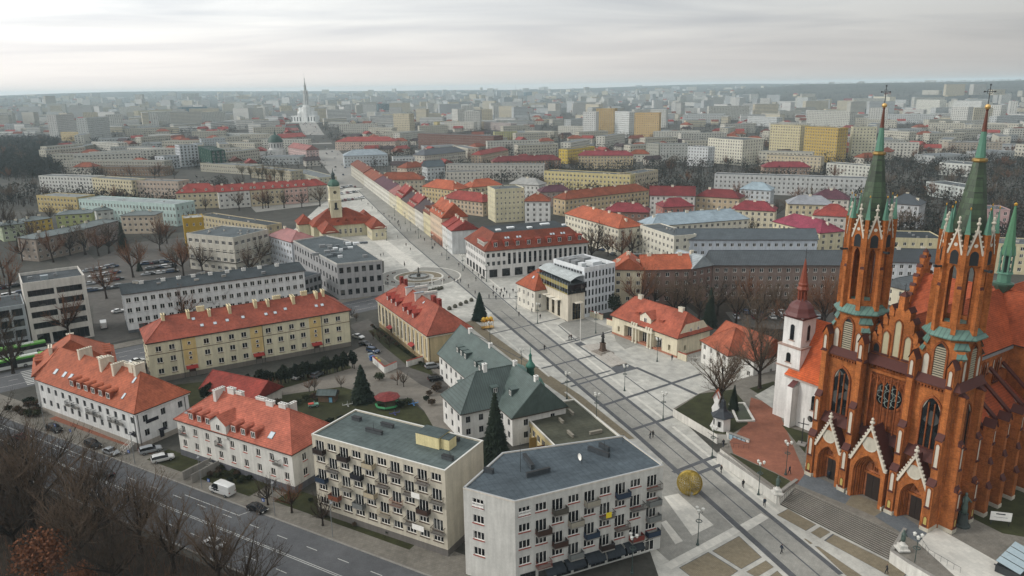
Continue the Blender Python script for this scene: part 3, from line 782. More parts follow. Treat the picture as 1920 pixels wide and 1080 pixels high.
def disc(name, c, r0, r1, z, mat, parent=None, n=48):
 b = MB()
 for i in range(n):
  t0, t1 = 2 * math.pi * i / n, 2 * math.pi * (i + 1) / n
  pts = [(c.x + r1 * math.cos(t0), c.y + r1 * math.sin(t0), z), (c.x + r1 * math.cos(t1), c.y + r1 * math.sin(t1), z)]
  pts += [(c.x + r0 * math.cos(t1), c.y + r0 * math.sin(t1), z), (c.x + r0 * math.cos(t0), c.y + r0 * math.sin(t0), z)] if r0 > 0 else [(c.x, c.y, z)]
  b.poly(pts, mat)
 return link(name, b.mesh(name), parent) if parent else struct(name, b.mesh(name))
disc('ring_paving', FC, 6.4, 9.5, BZ, G_TAN, plaza); disc('ring_band', FC, 9.5, 10.3, BZ + .002, G_LIGHT, plaza); disc('ring_paving', FC, 10.3, 17.0, BZ, G_SETT, plaza); disc('ring_band', FC, 17.0, 17.6, BZ + .003, G_LIGHT, plaza)
for i in range(5): strip_px('light_band', (700 + i * 14, 452 + i * 9), (770 + i * 4, 478 + i * 6), .8, BZ + .002, G_LIGHT, plaza)
sheet_px('light_panel', [(700, 452), (722, 448), (792, 500), (770, 510)], BZ + .0045, G_LIGHT, plaza)
# --- main street running on to the white church
LP = [GT(680, 351), GT(626, 300), GT(600, 268), GT(583, 243), GT(576, 232)]
for i in range(len(LP) - 1):
 a, c = Vector(LP[i][:2]), Vector(LP[i + 1][:2]); d = (c - a).normalized(); n = Vector((-d.y, d.x)); w = 16
 b = MB(); st = 12
 for j in range(st):
  q0 = a + (c - a) * (j / st); q1 = a + (c - a) * ((j + 1) / st) + d * (1 if j == st - 1 else 0)
  b.poly([(p.x, p.y, hills(p.x, p.y) + .06 + .01 * i) for p in (q0 + n * -w, q1 + n * -w, q1 + n * w, q0 + n * w)], ground('far_street', '#898782', [(.02, 3, .85, 1.1), (.2, 3, .9, 1.08)]))
 struct('main_street', b.mesh('main_street'))
sheet_px('market_square', [(480, 398), (600, 384), (655, 352), (620, 336), (540, 372), (470, 388)], .018, G_SETT)
# ------------------------------------------------------------------ buildings near the camera
rnd = random.Random(3)
ORANGE = tile('#a85d42'); SALMON = tile('#b0634f'); REDT = tile('#97503f'); BRICKRED = tile('#8a4033'); RUST = tile('#7f412b')
CREAM = plaster('#dccf9f')
def rbox(X, u0, u1, v0, v1, z0, z1, mat, name='roof_vent', top=None, parent=None):
 b = MB(); b.box(u0, u1, v0, v1, z0, z1, mat, top=top, skip='b'); b.box(u0 - .05, u1 + .05, v0 - .05, v1 + .05, z1, z1 + .07, top or mat)
 return X.part(name, b, parent or X.roof)
# --- beige slab block with staggered balconies
p1b = []
cols_b = [plain(c, .7) for c in ('#2b211e', '#4c4840', '#1d1d24', '#8f8a7c', '#243244', '#6b6e6c', '#3c2a22', '#a89c84', '#7a4632')]
U1 = [1.75 + i * 2.78 for i in range(10)]
for f in (1, 2, 3, 4):
 for c in range(10):
  if (c + f) % 2 == 0:
   p1b.append((0, U1[c] + .25, 1.3 + f * 2.8 + .15 - (0 if f else 0), 2.35, 1.0, rnd.choice(['panel', 'panel', 'bars']), rnd.choice(cols_b), CONC))
def p1w(k, s, z, w, h, mu, tr, c, f):
 if k == 0 and f > 0 and (c + f) % 2 == 0: return (s, z - .72, w, h + .72, mu, tr, c, f)
 return (s, z, w, h, mu, tr, c, f)
X = bpx('apartment_block', 'beige five-storey slab block with staggered balconies and grey flat roof beside the street', (584.3, 816), (834, 885), 15.6, 11.9,
  floors=5, wall='#c3bcab', cols=(10, 0, 10, 0), win=(1.95, 1.4), mull=2, gf=1.3, fh=2.8, sill=1.0, roof_mat=felt('#56605f'), us=(U1, None, U1, None),
  sill_mat=plain('#4b3b33'), balconies=p1b, plinth=(plaster('#6e6a66'), 1.25), parapet=.28, wfun=p1w, flatcap=plain('#c9c9c4'), cat='apartment block')
rbox(X, 18.6, 23.4, 5.9, 9.3, 15.6, 17.7, CREAM, 'stair_hut', felt('#4c5656')); rbox(X, 23.5, 25.2, 6.4, 8.6, 15.6, 17.5, CREAM, 'stair_hut', felt('#4c5656'))
for q in ((2.2, 4.0, 8.2, 9.0), (7.6, 11.2, 5.6, 6.2), (8.6, 11.3, 8.7, 9.3), (25.6, 27.6, 3.4, 4.1), (22.2, 24.8, 9.8, 10.4)): rbox(X, q[0], q[1], q[2], q[3], 15.6, 16.25, plaster('#4c5052'), top=DARK)
b = MB()
for x, y, z in ((9.3, 5.9, 2.0), (26.4, 4.6, 1.2), (27.3, 3.7, 1.4)): b.tube((x, y, 15.6), (x, y, 15.6 + z), .04, .04, IRON, 5)
X.part('aerial', b, X.roof)
def banner(X, k, s, z, w, h, lines, bg, fg, out=.08, name='banner'):
 """flat printed board on a wall or rail; lines of text"""
 b = MB(); b.box(-w / 2, w / 2, -.03, 0, 0, h, bg); o = link(name, b.mesh(name), X.root, side_matrix(X, k, s, -out, z))
 n = max(1, len(lines))
 for i, t in enumerate(lines):
  me, wd = text_mesh(t, h / n * .72, fg)
  if me is None: continue
  sc = min(1, w * .94 / max(wd, .01))
  link('lettering', me, o, side_matrix(X, k, s, -out - .04, z + h - (i + .82) * h / n) @ Matrix.Rotation(R(90), 4, 'X') @ Matrix.Diagonal((sc, 1, 1, 1)))
 return o
BANW = plain('#e4e2dc', .6); INK = plain('#1c1c26', .6)
banner(X, 0, 23.2, 9.95, 1.7, 1.0, [], BANW, INK, 1.05)
banner(X, 0, 23.4, 4.0, 2.4, 1.0, [], BANW, INK, 1.05)
# --- bent white block with shops, right of it
P2 = [G(*p, 15.3) for p in ((965.3, 942), (1244, 874), (1168, 818), (942, 850), (868.3, 916))]
L2 = (P2[1] - P2[0]).length
U2 = [1.55, 4.35, 7.15, 9.95, 12.75, 15.55, 18.35, 21.15, 24.3]
b2 = []
for f in (1, 2, 3, 4):
 for c in range(1, 9):
  if (c + f) % 2 == (0 if c < 8 else (c + f) % 2): b2.append((0, U2[c] + .2, 3.15 + (f - 1) * 2.85 + .12, 2.4, 1.05, rnd.choice(['panel', 'bars', 'panel']), rnd.choice(cols_b[:7] + [plain('#6e2f25', .7)]), CONC))
def p2w(k, s, z, w, h, mu, tr, c, f):
 if k == 0 and (c + f + 1) % 2 == 0 and 0 < c: return (s, z - .7, w, h + .7, mu, tr, c, f)
 return (s, z, w, h, mu, tr, c, f)
X = building('apartment_block', 'bent white apartment block with red window sills above shops by the pedestrian square', None, None, 15.3, 12, poly=P2, floors=4, wall='#c4c3bd',
    cols=(9, 0, 0, 0, 1), us=(U2, None, None, None, [2.6]), win=(1.95, 1.4), mull=2, gf=3.15, fh=2.85, sill=1.05, sill_mat=plain('#8e3b2c'), roof_mat=felt('#4b545a'),
    balconies=b2, parapet=.2, wfun=p2w, flatcap=plain('#9a9c9c'), cat='apartment block', parapet_mat=plaster('#cfc8bc'))
banner(X, 4, 2.6, 12.45, 2.0, 1.15, ['SPRZEDAM', '501 570 190'], BANW, INK)
banner(X, 0, 1.55, 12.45, 2.0, 1.1, ['SPRZEDAM', '507 670 188'], BANW, INK)
banner(X, 0, 15.6, 9.3, 1.0, .95, [], plain('#d8c22a', .6), INK, 1.15)
bb = MB()
for i in range(5):     # dark rounded shop awnings over the ground floor
 a = 4.6 + i * 3.6
 n = 6
 for j in range(n):
  t0, t1 = math.pi / 2 * j / n, math.pi / 2 * (j + 1) / n
  y0, z0_ = -1.7 * math.sin(t0), 2.1 + .95 * math.cos(t0); y1, z1_ = -1.7 * math.sin(t1), 2.1 + .95 * math.cos(t1)
  bb.poly([(a, y0, z0_), (a, y1, z1_), (a + 3.3, y1, z1_), (a + 3.3, y0, z0_)], felt('#2c3136'))
X.part('shop_awning', bb)
for i in range(8): link('shop_window', window_mesh(2.6, 2.3, 2, .8, IRON if i < 6 else WHITE), X.root, side_matrix(X, 0, 2.0 + i * 3.1, -.06, .35))
def onroof(px, py, z): return X.M.inverted() @ G(px, py, z)
for (a, c, w) in (((983, 855), (999, 878), .6), ((987, 893), (1031, 882), .5), ((1103, 842), (1142, 856), .5), ((1124, 835), (1142, 845), .5), ((908, 882), (925, 886), .6)):
 p, q = onroof(*a, 15.5), onroof(*c, 15.5); d = (q - p); d.z = 0; nn = Vector((-d.y, d.x, 0)).normalized() * w / 2
 b = MB(); pts = [p + nn, p - nn, q - nn, q + nn]
 ar = sum(pts[i].x * pts[(i + 1) % 4].y - pts[(i + 1) % 4].x * pts[i].y for i in range(4))
 b.prism(pts if ar > 0 else pts[::-1], 15.3, 16.1, plaster('#42474b'), DARK); X.part('roof_vent', b, X.roof)
p = onroof(1091, 866, 15.5); b = MB()
for i in range(7):
 r0, r1 = .6 * math.sin(math.pi / 2 * i / 7), .6 * math.sin(math.pi / 2 * (i + 1) / 7); z0_, z1_ = .25 * (i / 7) ** 2, .25 * ((i + 1) / 7) ** 2
 for j in range(12):
  t0, t1 = 2 * math.pi * j / 12, 2 * math.pi * (j + 1) / 12
  b.poly([(p.x - .2 - z0_, p.y + r0 * math.cos(t0), 16.5 + r0 * math.sin(t0)), (p.x - .2 - z0_, p.y + r0 * math.cos(t1), 16.5 + r0 * math.sin(t1)), (p.x - .2 - z1_, p.y + r1 * math.cos(t1), 16.5 + r1 * math.sin(t1)), (p.x - .2 - z1_, p.y + r1 * math.cos(t0), 16.5 + r1 * math.sin(t0))], WHITE)
b.tube((p.x, p.y, 15.3), (p.x, p.y, 16.6), .05, .05, IRON); X.part('satellite_dish', b, X.roof)
for pxy in ((976, 884), (1133, 843), (1168, 829)):
 p = onroof(*pxy, 15.4); b = MB(); b.tube((p.x, p.y, 15.3), (p.x, p.y, 20.5 if pxy[0] == 976 else 17), .05, .03, IRON, 5); X.part('aerial', b, X.roof)
# --- white house with salmon tiled roof by the street
dm = [(0, s, .35, 1.8, 1.6, 3.0, 'barrel', SALMON, SALMON, (1.1, 1.3)) for s in (4.4, 7.0, 9.6, 17.2, 20.0, 22.8)]
X = bpx('town_house', 'white two-storey house with salmon tiled hip roof, barrel dormers and a small central gable', (331, 787), (547, 853), 8.2, 12.7, floors=2, wall='#d9d7d0',
  roof='hip', rh=5.6, roof_mat=SALMON, cols=(9, 2, 0, 2), win=(1.15, 1.6), gf=1.5, fh=3.2, sill=.9, plinth=(plaster('#64656a'), 1.4), cat='house', hip=(6.8, 6.8),
  sill_mat=plain('#a1483a'), dormers=dm, skylights=[(0, 1.9, 1.0, 1.3, 1.6), (0, 26.6, 1.0, 1.3, 1.6)],
  chimneys=[(7.4, 5.6, .8, 2.6, 1.4, plaster('#d5d3cd')), (10.2, 6.6, 1.9, .8, 1.3, plaster('#d5d3cd')), (12.4, 6.8, 1.7, .8, 1.0, plaster('#d5d3cd')), (18.6, 6.9, 2.6, .8, .9, plaster('#d5d3cd')), (21.8, 6.3, 1.9, .8, .7, plaster('#d5d3cd')), (25.2, 6.5, 1.9, .8, .8, plaster('#d5d3cd')), (25.9, 8.2, .7, 1.8, 1.8, plaster('#d5d3cd'))],
  balconies=[(0, s, z, 1.6, .7, 'bars', IRON) for s, z in ((1.85, 5.4), (13.0, 5.4), (29.4, 5.4))], cornice=(plaster('#d9d7d0'), .25, .35))
b = MB(); b.box(11.2, 15.8, -.35, 3.5, 7.4, 10.6, plaster('#d9d7d0'), skip='t'); b.poly([(11.2, -.35, 10.6), (15.8, -.35, 10.6), (13.5, -.35, 12.1)], plaster('#d9d7d0'))
for s in (-1, 1): b.poly([(13.5 + s * 2.6, -.6, 10.42), (13.5 + s * 2.6, 4.2, 10.42), (13.5, 4.2, 12.25), (13.5, -.6, 12.25)][::s], SALMON)
gb = X.part('front_gable', b); link('window', window_mesh(1.1, 1.4), gb, side_matrix(X, 0, 13.5, -.38, 8.9))
b = MB()
for i in range(6): b.box(9.8, 12.2, -1.2 - .5 * i, -.75 - .5 * i, 0, 1.3 - .2 * i, CONC)
b.box(9.7, 9.85, -7, -.2, 0, 1.9, CONC); b.box(12.2, 12.35, -7, -.2, 0, 1.9, CONC); X.part('entrance_steps', b)
# --- corner house with orange roof
dm = [(0, s, .5, 1.95, 1.65, 3.0, 'barrel', ORANGE, ORANGE, (1.3, 1.35)) for s in (14.6, 17.5, 20.4, 23.3, 26.2, 29.1)]
ch1 = [(10.2, 6.9, .7, 3.2, 1.8), (14.9, 7.9, 1.3, 1.3, 1.0), (17.6, 8.4, 2.6, .8, 1.9), (20.5, 5.8, .7, 2.8, 1.9), (24.6, 8.4, 4.2, .8, 1.6), (25.5, 5.7, .7, 2.7, 1.6), (30.2, 6.5, 1.4, 1.4, 1.5), (32.4, 6.6, .9, 2.4, 1.9)]
X = bpx('town_house', 'long white corner house with orange tiled roof, six barrel dormers and tall chimneys', (70, 712), (253, 776), 8.3, 12.9, floors=2, wall='#dfe0de',
  roof='hip', rh=6.2, roof_mat=ORANGE, cols=(13, 3, 0, 0), win=(1.15, 1.55), gf=1.4, fh=3.3, sill=.9, plinth=(plaster('#a39c92'), 1.2), cat='house', hip=(.1, 7), dormers=dm,
  skylights=[(0, s, 1.5, 1.1, 1.5) for s in (5.2, 9.0, 11.7)] + [(0, 33.0, 4.2, .7, 1.6), (0, 33.2, 1.2, .7, 1.5)], chimneys=ch1, pipes=[(0, 38.9), (1, .4), (1, 11.9)],
  balconies=[(0, s, z, 1.7, .9, 'bars', IRON) for s, z in ((13.5, 4.8), (16.3, 4.8), (22.1, 4.8), (25.0, 4.8), (30.7, 4.8), (33.6, 4.8))], cornice=(plaster('#dfe0de'), .3, .35), frame_mat=GREY)
A0, A1, A2, A3 = [G(*p, 8.3) for p in ((62, 707), (170, 690), (168, 640), (82, 640))]
building('side_wing', '', (A0.x, A0.y + .2), (A0.x + 15.4, A0.y + 9.2), 8.3, 14.5, floors=2, wall='#dfe0de', roof='hip', rh=7.4, roof_mat=ORANGE, cols=(3, 4, 0, 5), gf=1.4, fh=3.3,
   win=(1.1, 1.5), axis=1, hip=(2, 8), root=X.root, dormers=[(3, s, .5, 1.3, 1.2, 2.4, 'barrel', ORANGE, ORANGE) for s in (4, 6.2, 8.4)] + [(1, s, .5, 1.3, 1.2, 2.4, 'barrel', ORANGE, ORANGE) for s in (4.2, 6.2, 8.2, 10.2)],
   chimneys=[(4.2, 5.4, .8, 3.2, 1.6), (8.8, 8.8, 1.6, .9, 1.2)])
banner(X, 1, 3.6, 5.1, 3.0, .8, [], INK, BANW)
banner(X, 0, 37.3, 2.7, 1.8, .7, [], INK, BANW)
b = MB()
for i in range(7): b.box(38.0, 39.3, -1.0 - .45 * i, -.55 - .45 * i, 0, 1.7 - .22 * i, CONC)
for x in (38.05, 39.25):
 for i in range(7): b.tube((x, -.8 - .45 * i, 1.7 - .22 * i), (x, -.8 - .45 * i, 2.7 - .22 * i), .03, .03, WHITE, 5)
 b.tube((x, -.8, 2.7), (x, -3.5, 1.38), .03, .03, WHITE, 5)
X.part('entrance_steps', b)
b = MB(); b.box(39.6, 40.8, 4.6, 6.2, 2.6, 2.75, INK); b.box(39.45, 39.58, 4.9, 5.9, 0.6, 2.6, INK); X.part('entrance_porch', b)
# --- long pale yellow block with red roof
def yw(k, s, z, w, h, mu, tr, c, f):
 return (s, z, w, h, mu, tr, c, f)
UY = []; L = 55.2
for sx in range(4):
 o0 = 1.9 + sx * 13.4
 UY += [o0, o0 + 3.4] if sx == 0 else []
UY = [2.6, 5.9, 14.6, 17.9, 21.2, 24.5, 31.2, 34.5, 37.8, 41.0, 48.0, 51.6]
stw = []
for s in (10.2, 27.9, 44.6):
 for z in (2.6, 5.0, 6.3, 9.2): stw.append((0, s, z, .75, .8, 0, 0, 90, 0))
CHY = plaster('#d9cba4')
X = bpx('apartment_block', 'long pale yellow three-storey block with red tiled roof and cream chimneys', (275, 645), (655, 582.3), 11.2, 14.2, floors=3, wall='#d6d0b4', roof='hip', rh=4.9,
  roof_mat=REDT, us=(UY, [3.2, 7, 10.8], None, [3.2, 7, 10.8]), cols=(12, 3, 0, 3), win=(1.45, 1.5), gf=1.5, fh=3.15, sill=.7, plinth=(plaster('#77726a'), 1.4), cat='apartment block', extra_win=stw, hip=(6.5, 6.5),
  sill_mat=plain('#5b4036'), courses=[(7.75, plain('#5d4c40'), .14, .07)], cornice=(plain('#5b4a3c'), .3, .18), pipes=[(0, 8.2), (0, 29.6), (0, 46.6), (0, 55.1)],
  chimneys=[(5.2, 6.6, .8, 2.0, 1.3, CHY), (11.5, 6.2, .7, 2.4, 1.3, CHY), (15.0, 7.2, 2.0, .8, 1.2, CHY), (16.9, 5.8, .7, 2.2, 1.1, CHY), (22.3, 6.0, .8, 2.8, 1.3, CHY), (29.5, 6.2, .8, 2.2, 1.4, CHY), (33.0, 6.0, .7, 2.2, 1.2, CHY), (36.0, 7.4, 2.2, .8, 1.1, CHY), (40.2, 6.0, .8, 3.0, 1.3, CHY), (44.0, 7.3, 1.8, .8, 1.2, CHY), (47.2, 6.2, .7, 2.4, 1.3, CHY), (49.4, 6.5, .7, 2.0, 1.3, CHY)],
  skylights=[(0, s, i, .9, 1.1) for s, i in ((14.3, 2.0), (17.7, 2.0), (21.0, 2.3), (25.3, 2.5), (31.6, 2.3), (34.2, 2.3), (12.6, 4.4), (37.3, 3.0), (46.2, 2.4), (48.0, 2.4))],
  doors=[(0, s, 1.5, 2.3, plain('#4a2d22'), 0, plain('#8e2f2a')) for s in (10.2, 27.9, 44.6)])
for s in (10.2, 27.9, 44.6):
 b = MB(); b.box(-1.7, 1.7, -.05, -.004, 3.5, 11.0, plaster('#d3bb83')); o = link('stair_bay', b.mesh('stair_bay'), X.root, side_matrix(X, 0, s, 0, 0))
 for z in (5.0, 6.3, 9.2): link('window', window_mesh(.75, .8, 0), X.root, side_matrix(X, 0, s, -.06, z))
# --- long white three-storey office behind it
X = bpx('office_building', 'long white three-storey office with dark felt roof behind the yellow block', (231, 553), (570, 508), 12.9, 15.2, floors=3, wall='#d5d6d6', roof='gable', rh=1.7, roof_mat=felt('#3d4346'),
  cols=(24, 4, 0, 4), win=(1.45, 1.6), gf=2.4, fh=3.4, sill=.85, cat='office', plinth=(plaster('#55585c'), 1.0), vents=14, chim_mat=plaster('#dcdcd8'),
  chimneys=[(s, 6.4, 1.3, .7, .8) for s in (6, 12.6, 17.4, 22, 27.5, 33, 38.5, 44, 50)], sill_mat=plain('#8d9092'))
for s in (4.5, 7.6, 10.7): link('shop_window', window_mesh(2.7, 2.2, 1, 0, plain('#6e1f1f')), X.root, side_matrix(X, 0, s, -.05, .5))
# --- white banded office block at the left edge
X = bpx('office_building', 'white cubic office with dark ribbon windows and flat roof at the left edge', (42, 537), (159, 521), 19.3, 16.2, floors=0, wall='#c9c5bd', roof_mat=felt('#464b4e'), cols=(0, 0, 0, 0), parapet=.9, cat='office', ledge=False,
  extra_win=[(0, s, z, 6.9, 1.9, 5, 0, 0, 0) for z in (5.4, 8.9, 12.3, 15.7) for s in (4.4, 12.0)] + [(0, 3.0, .3, 3.4, 3.4, 1, 0, 0, 0), (0, 7.4, .3, 4.0, 3.4, 2, 0, 0, 0), (0, 12.8, .3, 5.2, 3.4, 3, 0, 0, 0)], frame_mat=IRON)
rbox(X, 5.2, 7.2, 5, 6.6, 19.3, 20.6, ZINC); rbox(X, 9.0, 9.8, 8.4, 9.0, 19.3, 20.2, GREY); rbox(X, 2, 3.2, 9, 9.8, 19.3, 20.0, GREY)
A0 = G(42, 537, 19.3); d = Vector((math.cos(R(35.7)), math.sin(R(35.7))))
building('office_building', 'dark glass fronted office beside the white banded office', (A0.x - d.x * 14.5, A0.y - d.y * 14.5), (A0.x - d.x * .4, A0.y - d.y * .4), 13.5, 15, floors=4, wall='#9aa0a3', cols=(4, 0, 0, 0), win=(2.8, 2.3), mull=2, frame_mat=IRON, cat='office', sill=.5, roof_mat=felt('#464b4e'))
# --- grey office with stone base, corner of the market square
P = [G(*p, 13.2) for p in ((632, 497), (716, 489), (662, 454), (612, 443), (550, 453))]
X = building('office_building', 'grey stone three-storey office with flat roof full of vents on the square', None, None, 13.2, 12, poly=P, floors=3, wall='#9b9b9b', cols=(6, 5, 0, 0, 15), win=(1.5, 2.1), mull=1, gf=.4, fh=4.2, sill=1.1,
    frame_mat=IRON, roof_mat=felt('#50575a'), parapet=.5, cat='office', courses=(), parapet_mat=plaster('#b2b0aa'))
inv = X.M.inverted()
for i in range(22):
 q = inv @ G(rnd.uniform(585, 690), rnd.uniform(455, 482), 13.4)
 if not (1 < q.x < 60): pass
 sx, sy = rnd.uniform(.6, 1.3), rnd.uniform(.5, 1.0); rbox(X, q.x - sx, q.x + sx, q.y - sy, q.y + sy, 13.2, 13.2 + rnd.uniform(.5, 1.1), rnd.choice([plain('#c8cbcc'), GREY, plain('#5a6064')]))
X = bpx('office_wing', 'low grey link building between the white office and grey stone office', (571, 522), (602, 513), 8.5, 9, floors=2, wall='#8c8e90', cols=(4, 0, 0, 0), win=(1.4, 1.7), frame_mat=IRON, cat='office', gf=2.0)
# --- historic cream house with red roof by the Christmas tree
dm = [(0, s, .9, 1.9, 1.7, 3.0, 'gable', tile('#9c4238'), tile('#a8483c')) for s in (7.5, 11.2, 15.2, 21.6, 25.5, 29.4)]
WH = plaster('#d6cfbb')
X = bpx('town_house', 'tan two-storey house with bright red hipped roof and dormers beside the Christmas tree', (707.7, 561.7), (802.7, 630), 9.1, 12.9, floors=1, wall='#c4b28c', roof='hip', rh=6.0, roof_mat=REDT, cols=(13, 0, 3, 3), win=(1.6, 5.6), mull=1, transom=.52,
  gf=1.4, fh=7, sill=.6, dormers=dm, cat='house', o=.7, hip=(7.2, 7.2), plinth=(plaster('#8c7a5e'), 1.3), frame_mat=plain('#d6d2c6'), cornice=(WH, .4, .5), skylights=[(0, 5.2, 4.6, .6, .9), (0, 27.5, 4.9, .6, .9)], pipes=[(1, .3), (0, .4)])
for i in range(14):
 b = MB(); s = .9 + i * 3.16; b.box(-.35, .35, -.16, -.004, 1.5, 8.6, WH); link('pilaster', b.mesh('pilaster'), X.root, side_matrix(X, 0, s, 0, 0))
for s in (15.0, 22.6):
 b = MB(); b.box(s - .3, s + .3, 4.4, 11.6, 12.4, 15.9, plaster('#d4d0c8')); b.box(s - .5, s + .5, 4.2, 7.2, 15.9, 16.1, ZINC); b.box(s - .5, s + .5, 7.2, 11.8, 15.2, 15.3, ZINC); X.part('fire_wall', b, X.roof)
for s, w in ((3.0, 1.2), (6.8, 1.0), (29.6, 2.0), (33.8, 1.6)):
 rbox(X, s - w / 2, s + w / 2, 7.0, 8.0, 13.0, 16.4, tile('#8c3a30'), 'chimney')
for s in (12.2, 30.9): door(X, 0, s, 1.6, 2.4, plain('#3a2a20'), .2, plain('#8e2f2a'))
# --- monastery with green sheet roof
GR0 = metal_roof('#4c5a56', .55, 0); MW = plaster('#dad9d4')
A0 = G(827, 668, 6.5); dm_ = Vector((math.cos(R(-64.5)), math.sin(R(-64.5)), 0))
A1 = A0 - dm_ * 1.5; B1 = A1 + dm_ * 45
GD = plain('#3f4b4a')
X = building('monastery', 'white monastery with green sheet-metal roofs and dormers along the square', A1, B1, 6.5, 13.2, floors=2, wall=MW, roof='gable', rh=7.2, roof_mat=GR0, cols=(13, 2, 10, 2), win=(1.1, 1.5), gf=.6, fh=2.9, sill=.7, cat='monastery',
    dormers=[(0, s, 2.2, 1.8, 1.6, 2.8, 'shed', GD, metal_roof('#4d5c58', .5, 1)) for s in (8.0, 10.6, 13.2, 19.6, 22.4, 39.5)], chimneys=[(6.4, 6.6, .9, .9, .9, MW), (19.2, 6.6, .8, .8, .8, MW), (33, 6.6, .8, .8, .8, MW), (43.5, 6.6, .8, .8, .8, MW)], frame_mat=GREY)
C0 = G(830, 742, 6.5); C1 = G(868, 775, 6.5)
dv = Vector((math.cos(R(-64.5)), math.sin(R(-64.5)))); nv = Vector((-dv.y, dv.x))
Y = building('cross_wing', '', Vector((C0.x, C0.y)), Vector((C0.x, C0.y)) + dv * 11.6, 6.5, 15.4, floors=2, wall=MW, roof='hip', rh=6.9, roof_mat=metal_roof('#475451', .55, 1), cols=(3, 5, 0, 5), win=(1.1, 1.5), gf=.6, fh=2.9, sill=.7, axis=1, hip=(6.5, .1), root=X.root, frame_mat=GREY,
    chimneys=[(5.8, 8.2, .9, .9, 1.4, MW)], dormers=[(3, 11.5, 1.6, 1.5, 1.3, 2.4, 'shed', GD, metal_roof('#4d5c58', .5, 1)), (1, 9, 1.8, 1.5, 1.3, 2.4, 'shed', GD, metal_roof('#4d5c58', .5, 1))])
# small chapel apse with green onion turret on the square side
pt = G(995, 745, 4.0); b = MB()
b.ring((pt.x, pt.y), [(0, 3.2), (6.8, 3.2)], MW, 8, R(10)); 
cx = link('chapel', b.mesh('chapel'), X.root)
b = MB(); b.ring((pt.x, pt.y), [(6.8, 3.5), (8.6, 2.6), (9.4, 1.2), (9.6, .9)], metal_roof('#3f6d60', .5), 8, R(10)); link('chapel_roof', b.mesh('chapel_roof'), X.root)
b = MB(); b.ring((pt.x, pt.y), [(9.5, .95), (11.6, .85), (11.7, 1.15), (12.3, 1.05), (13.0, .55), (13.5, .35), (14.3, .3), (14.5, .42), (15.2, .1), (16.6, .05)], plain('#3e6f61', .5), 10); link('turret', b.mesh('turret', True), X.root)
pt = G(964, 700, 5.0); b = MB(); b.ring((pt.x, pt.y), [(0, 3.6), (5.2, 3.6)], MW, 12); b.ring((pt.x, pt.y), [(5.2, 3.8), (6.6, 2.8), (7.4, 1.2), (7.6, .1)], metal_roof('#5d7d76', .5), 12); link('apse', b.mesh('apse'), X.root)
# --- low flat pavilion between monastery and white block
Q = [G(*p, 5.0) for p in ((1077, 750), (1162, 820))]
dq = (Q[1] - Q[0]).normalized(); nq = Vector((dq.y, -dq.x, 0))
F0 = Q[0] + nq * 14.1; F1 = Q[1] + nq * 14.1
X = building('pavilion', 'single-storey pavilion with mossy flat roof behind the bent white block', F0, F1 + dq * 1.5, 5.0, 14.1, floors=1, wall='#c9b98c', cols=(9, 0, 0, 0), win=(1.7, 1.6), mull=1, gf=0, fh=4.6, sill=2.2, roof_mat=felt('#4a4b40'), parapet=.3, flatcap=plain('#d5d2c8'), parapet_mat=plain('#b9b6ac'))
for q in ((2, 3.6, 3.0, 3.5), (8.4, 10.4, 6.0, 6.4), (5.2, 7.4, 9.9, 10.3), (14.6, 17.2, 5.0, 5.4), (17.0, 17.5, 9.0, 11.8)): rbox(X, q[0], q[1], q[2], q[3], 5.0, 5.6, plaster('#8b867a'))
for i in range(5):
 b = MB(); b.box(-.08, .08, -1.6, 0, 0, 3.0, plain(rnd.choice(['#b58a3a', '#6e4a2a', '#8d7440']))); link('fin_wall', b.mesh('fin_wall'), X.root, side_matrix(X, 0, 2 + i * 4.0, 0, 0))
# --- bank: stone front with glass gallery, white tower behind, curved canopy
BA = G(1010, 575); BB = G(1065, 603); ub = (BB - BA).normalized(); nb = Vector((-ub.y, ub.x, 0))
STONE = plaster('#cdc6b6')
X = building('bank', 'stone fronted bank with gold-tinted glass gallery and arched metal canopy', BA, BB, 9.2, 6.4, floors=0, wall=STONE, cols=(0, 0, 0, 0), parapet=.1, roof_mat=felt('#50575a'), cat='bank',
    extra_win=[(0, s, .4, 1.8, 5.6, 1, .5, 0, 0) for s in (2.6, 6.4, 10.2, 14.0)] + [(1, 3.4, .3, 3.4, 5.8, 2, .5, 0, 0)], frame_mat=plain('#6b5c3a'))
YG = plain('#8f8450', .15, .6)
b = MB(); b.box(-.4, 20.4, -.4, 6.4, 9.35, 12.4, MATS['glass']); X.part('glass_gallery', b)
for z0_, z1_ in ((9.31, 9.75), (11.2, 12.5)):
 for i in range(12):
  b = MB(); b.box(-.44 + i * 1.74, -.44 + (i + 1) * 1.74 - .08, -.46, -.42, z0_, z1_, YG); X.part('gallery_panel', b)
for i in range(13):
 b = MB(); b.box(-.46 + i * 1.74, -.36 + i * 1.74, -.5, -.4, 9.4, 13.3, ZINC); X.part('mullion', b)
b = MB(); b.box(-.5, 20.5, -.5, 6.4, 12.5, 12.65, felt('#3d4244')); X.part('terrace', b)
b = MB(); n = 10
for j in range(n):
 y0 = .3 + j * .6; y1 = y0 + .6; z0_ = 13.9 + 1.4 * math.sin(math.pi * (j / n) * .75); z1_ = 13.9 + 1.4 * math.sin(math.pi * ((j + 1) / n) * .75)
 b.poly([(-.8, y0, z0_), (20.8, y0, z0_), (20.8, y1, z1_), (-.8, y1, z1_)], metal_roof('#a7adac', 1.0, 0)); b.poly([(-.8, y1, z1_ - .1), (20.8, y1, z1_ - .1), (20.8, y0, z0_ - .1), (-.8, y0, z0_ - .1)], ZINC)
X.part('arched_canopy', b)
b = MB()
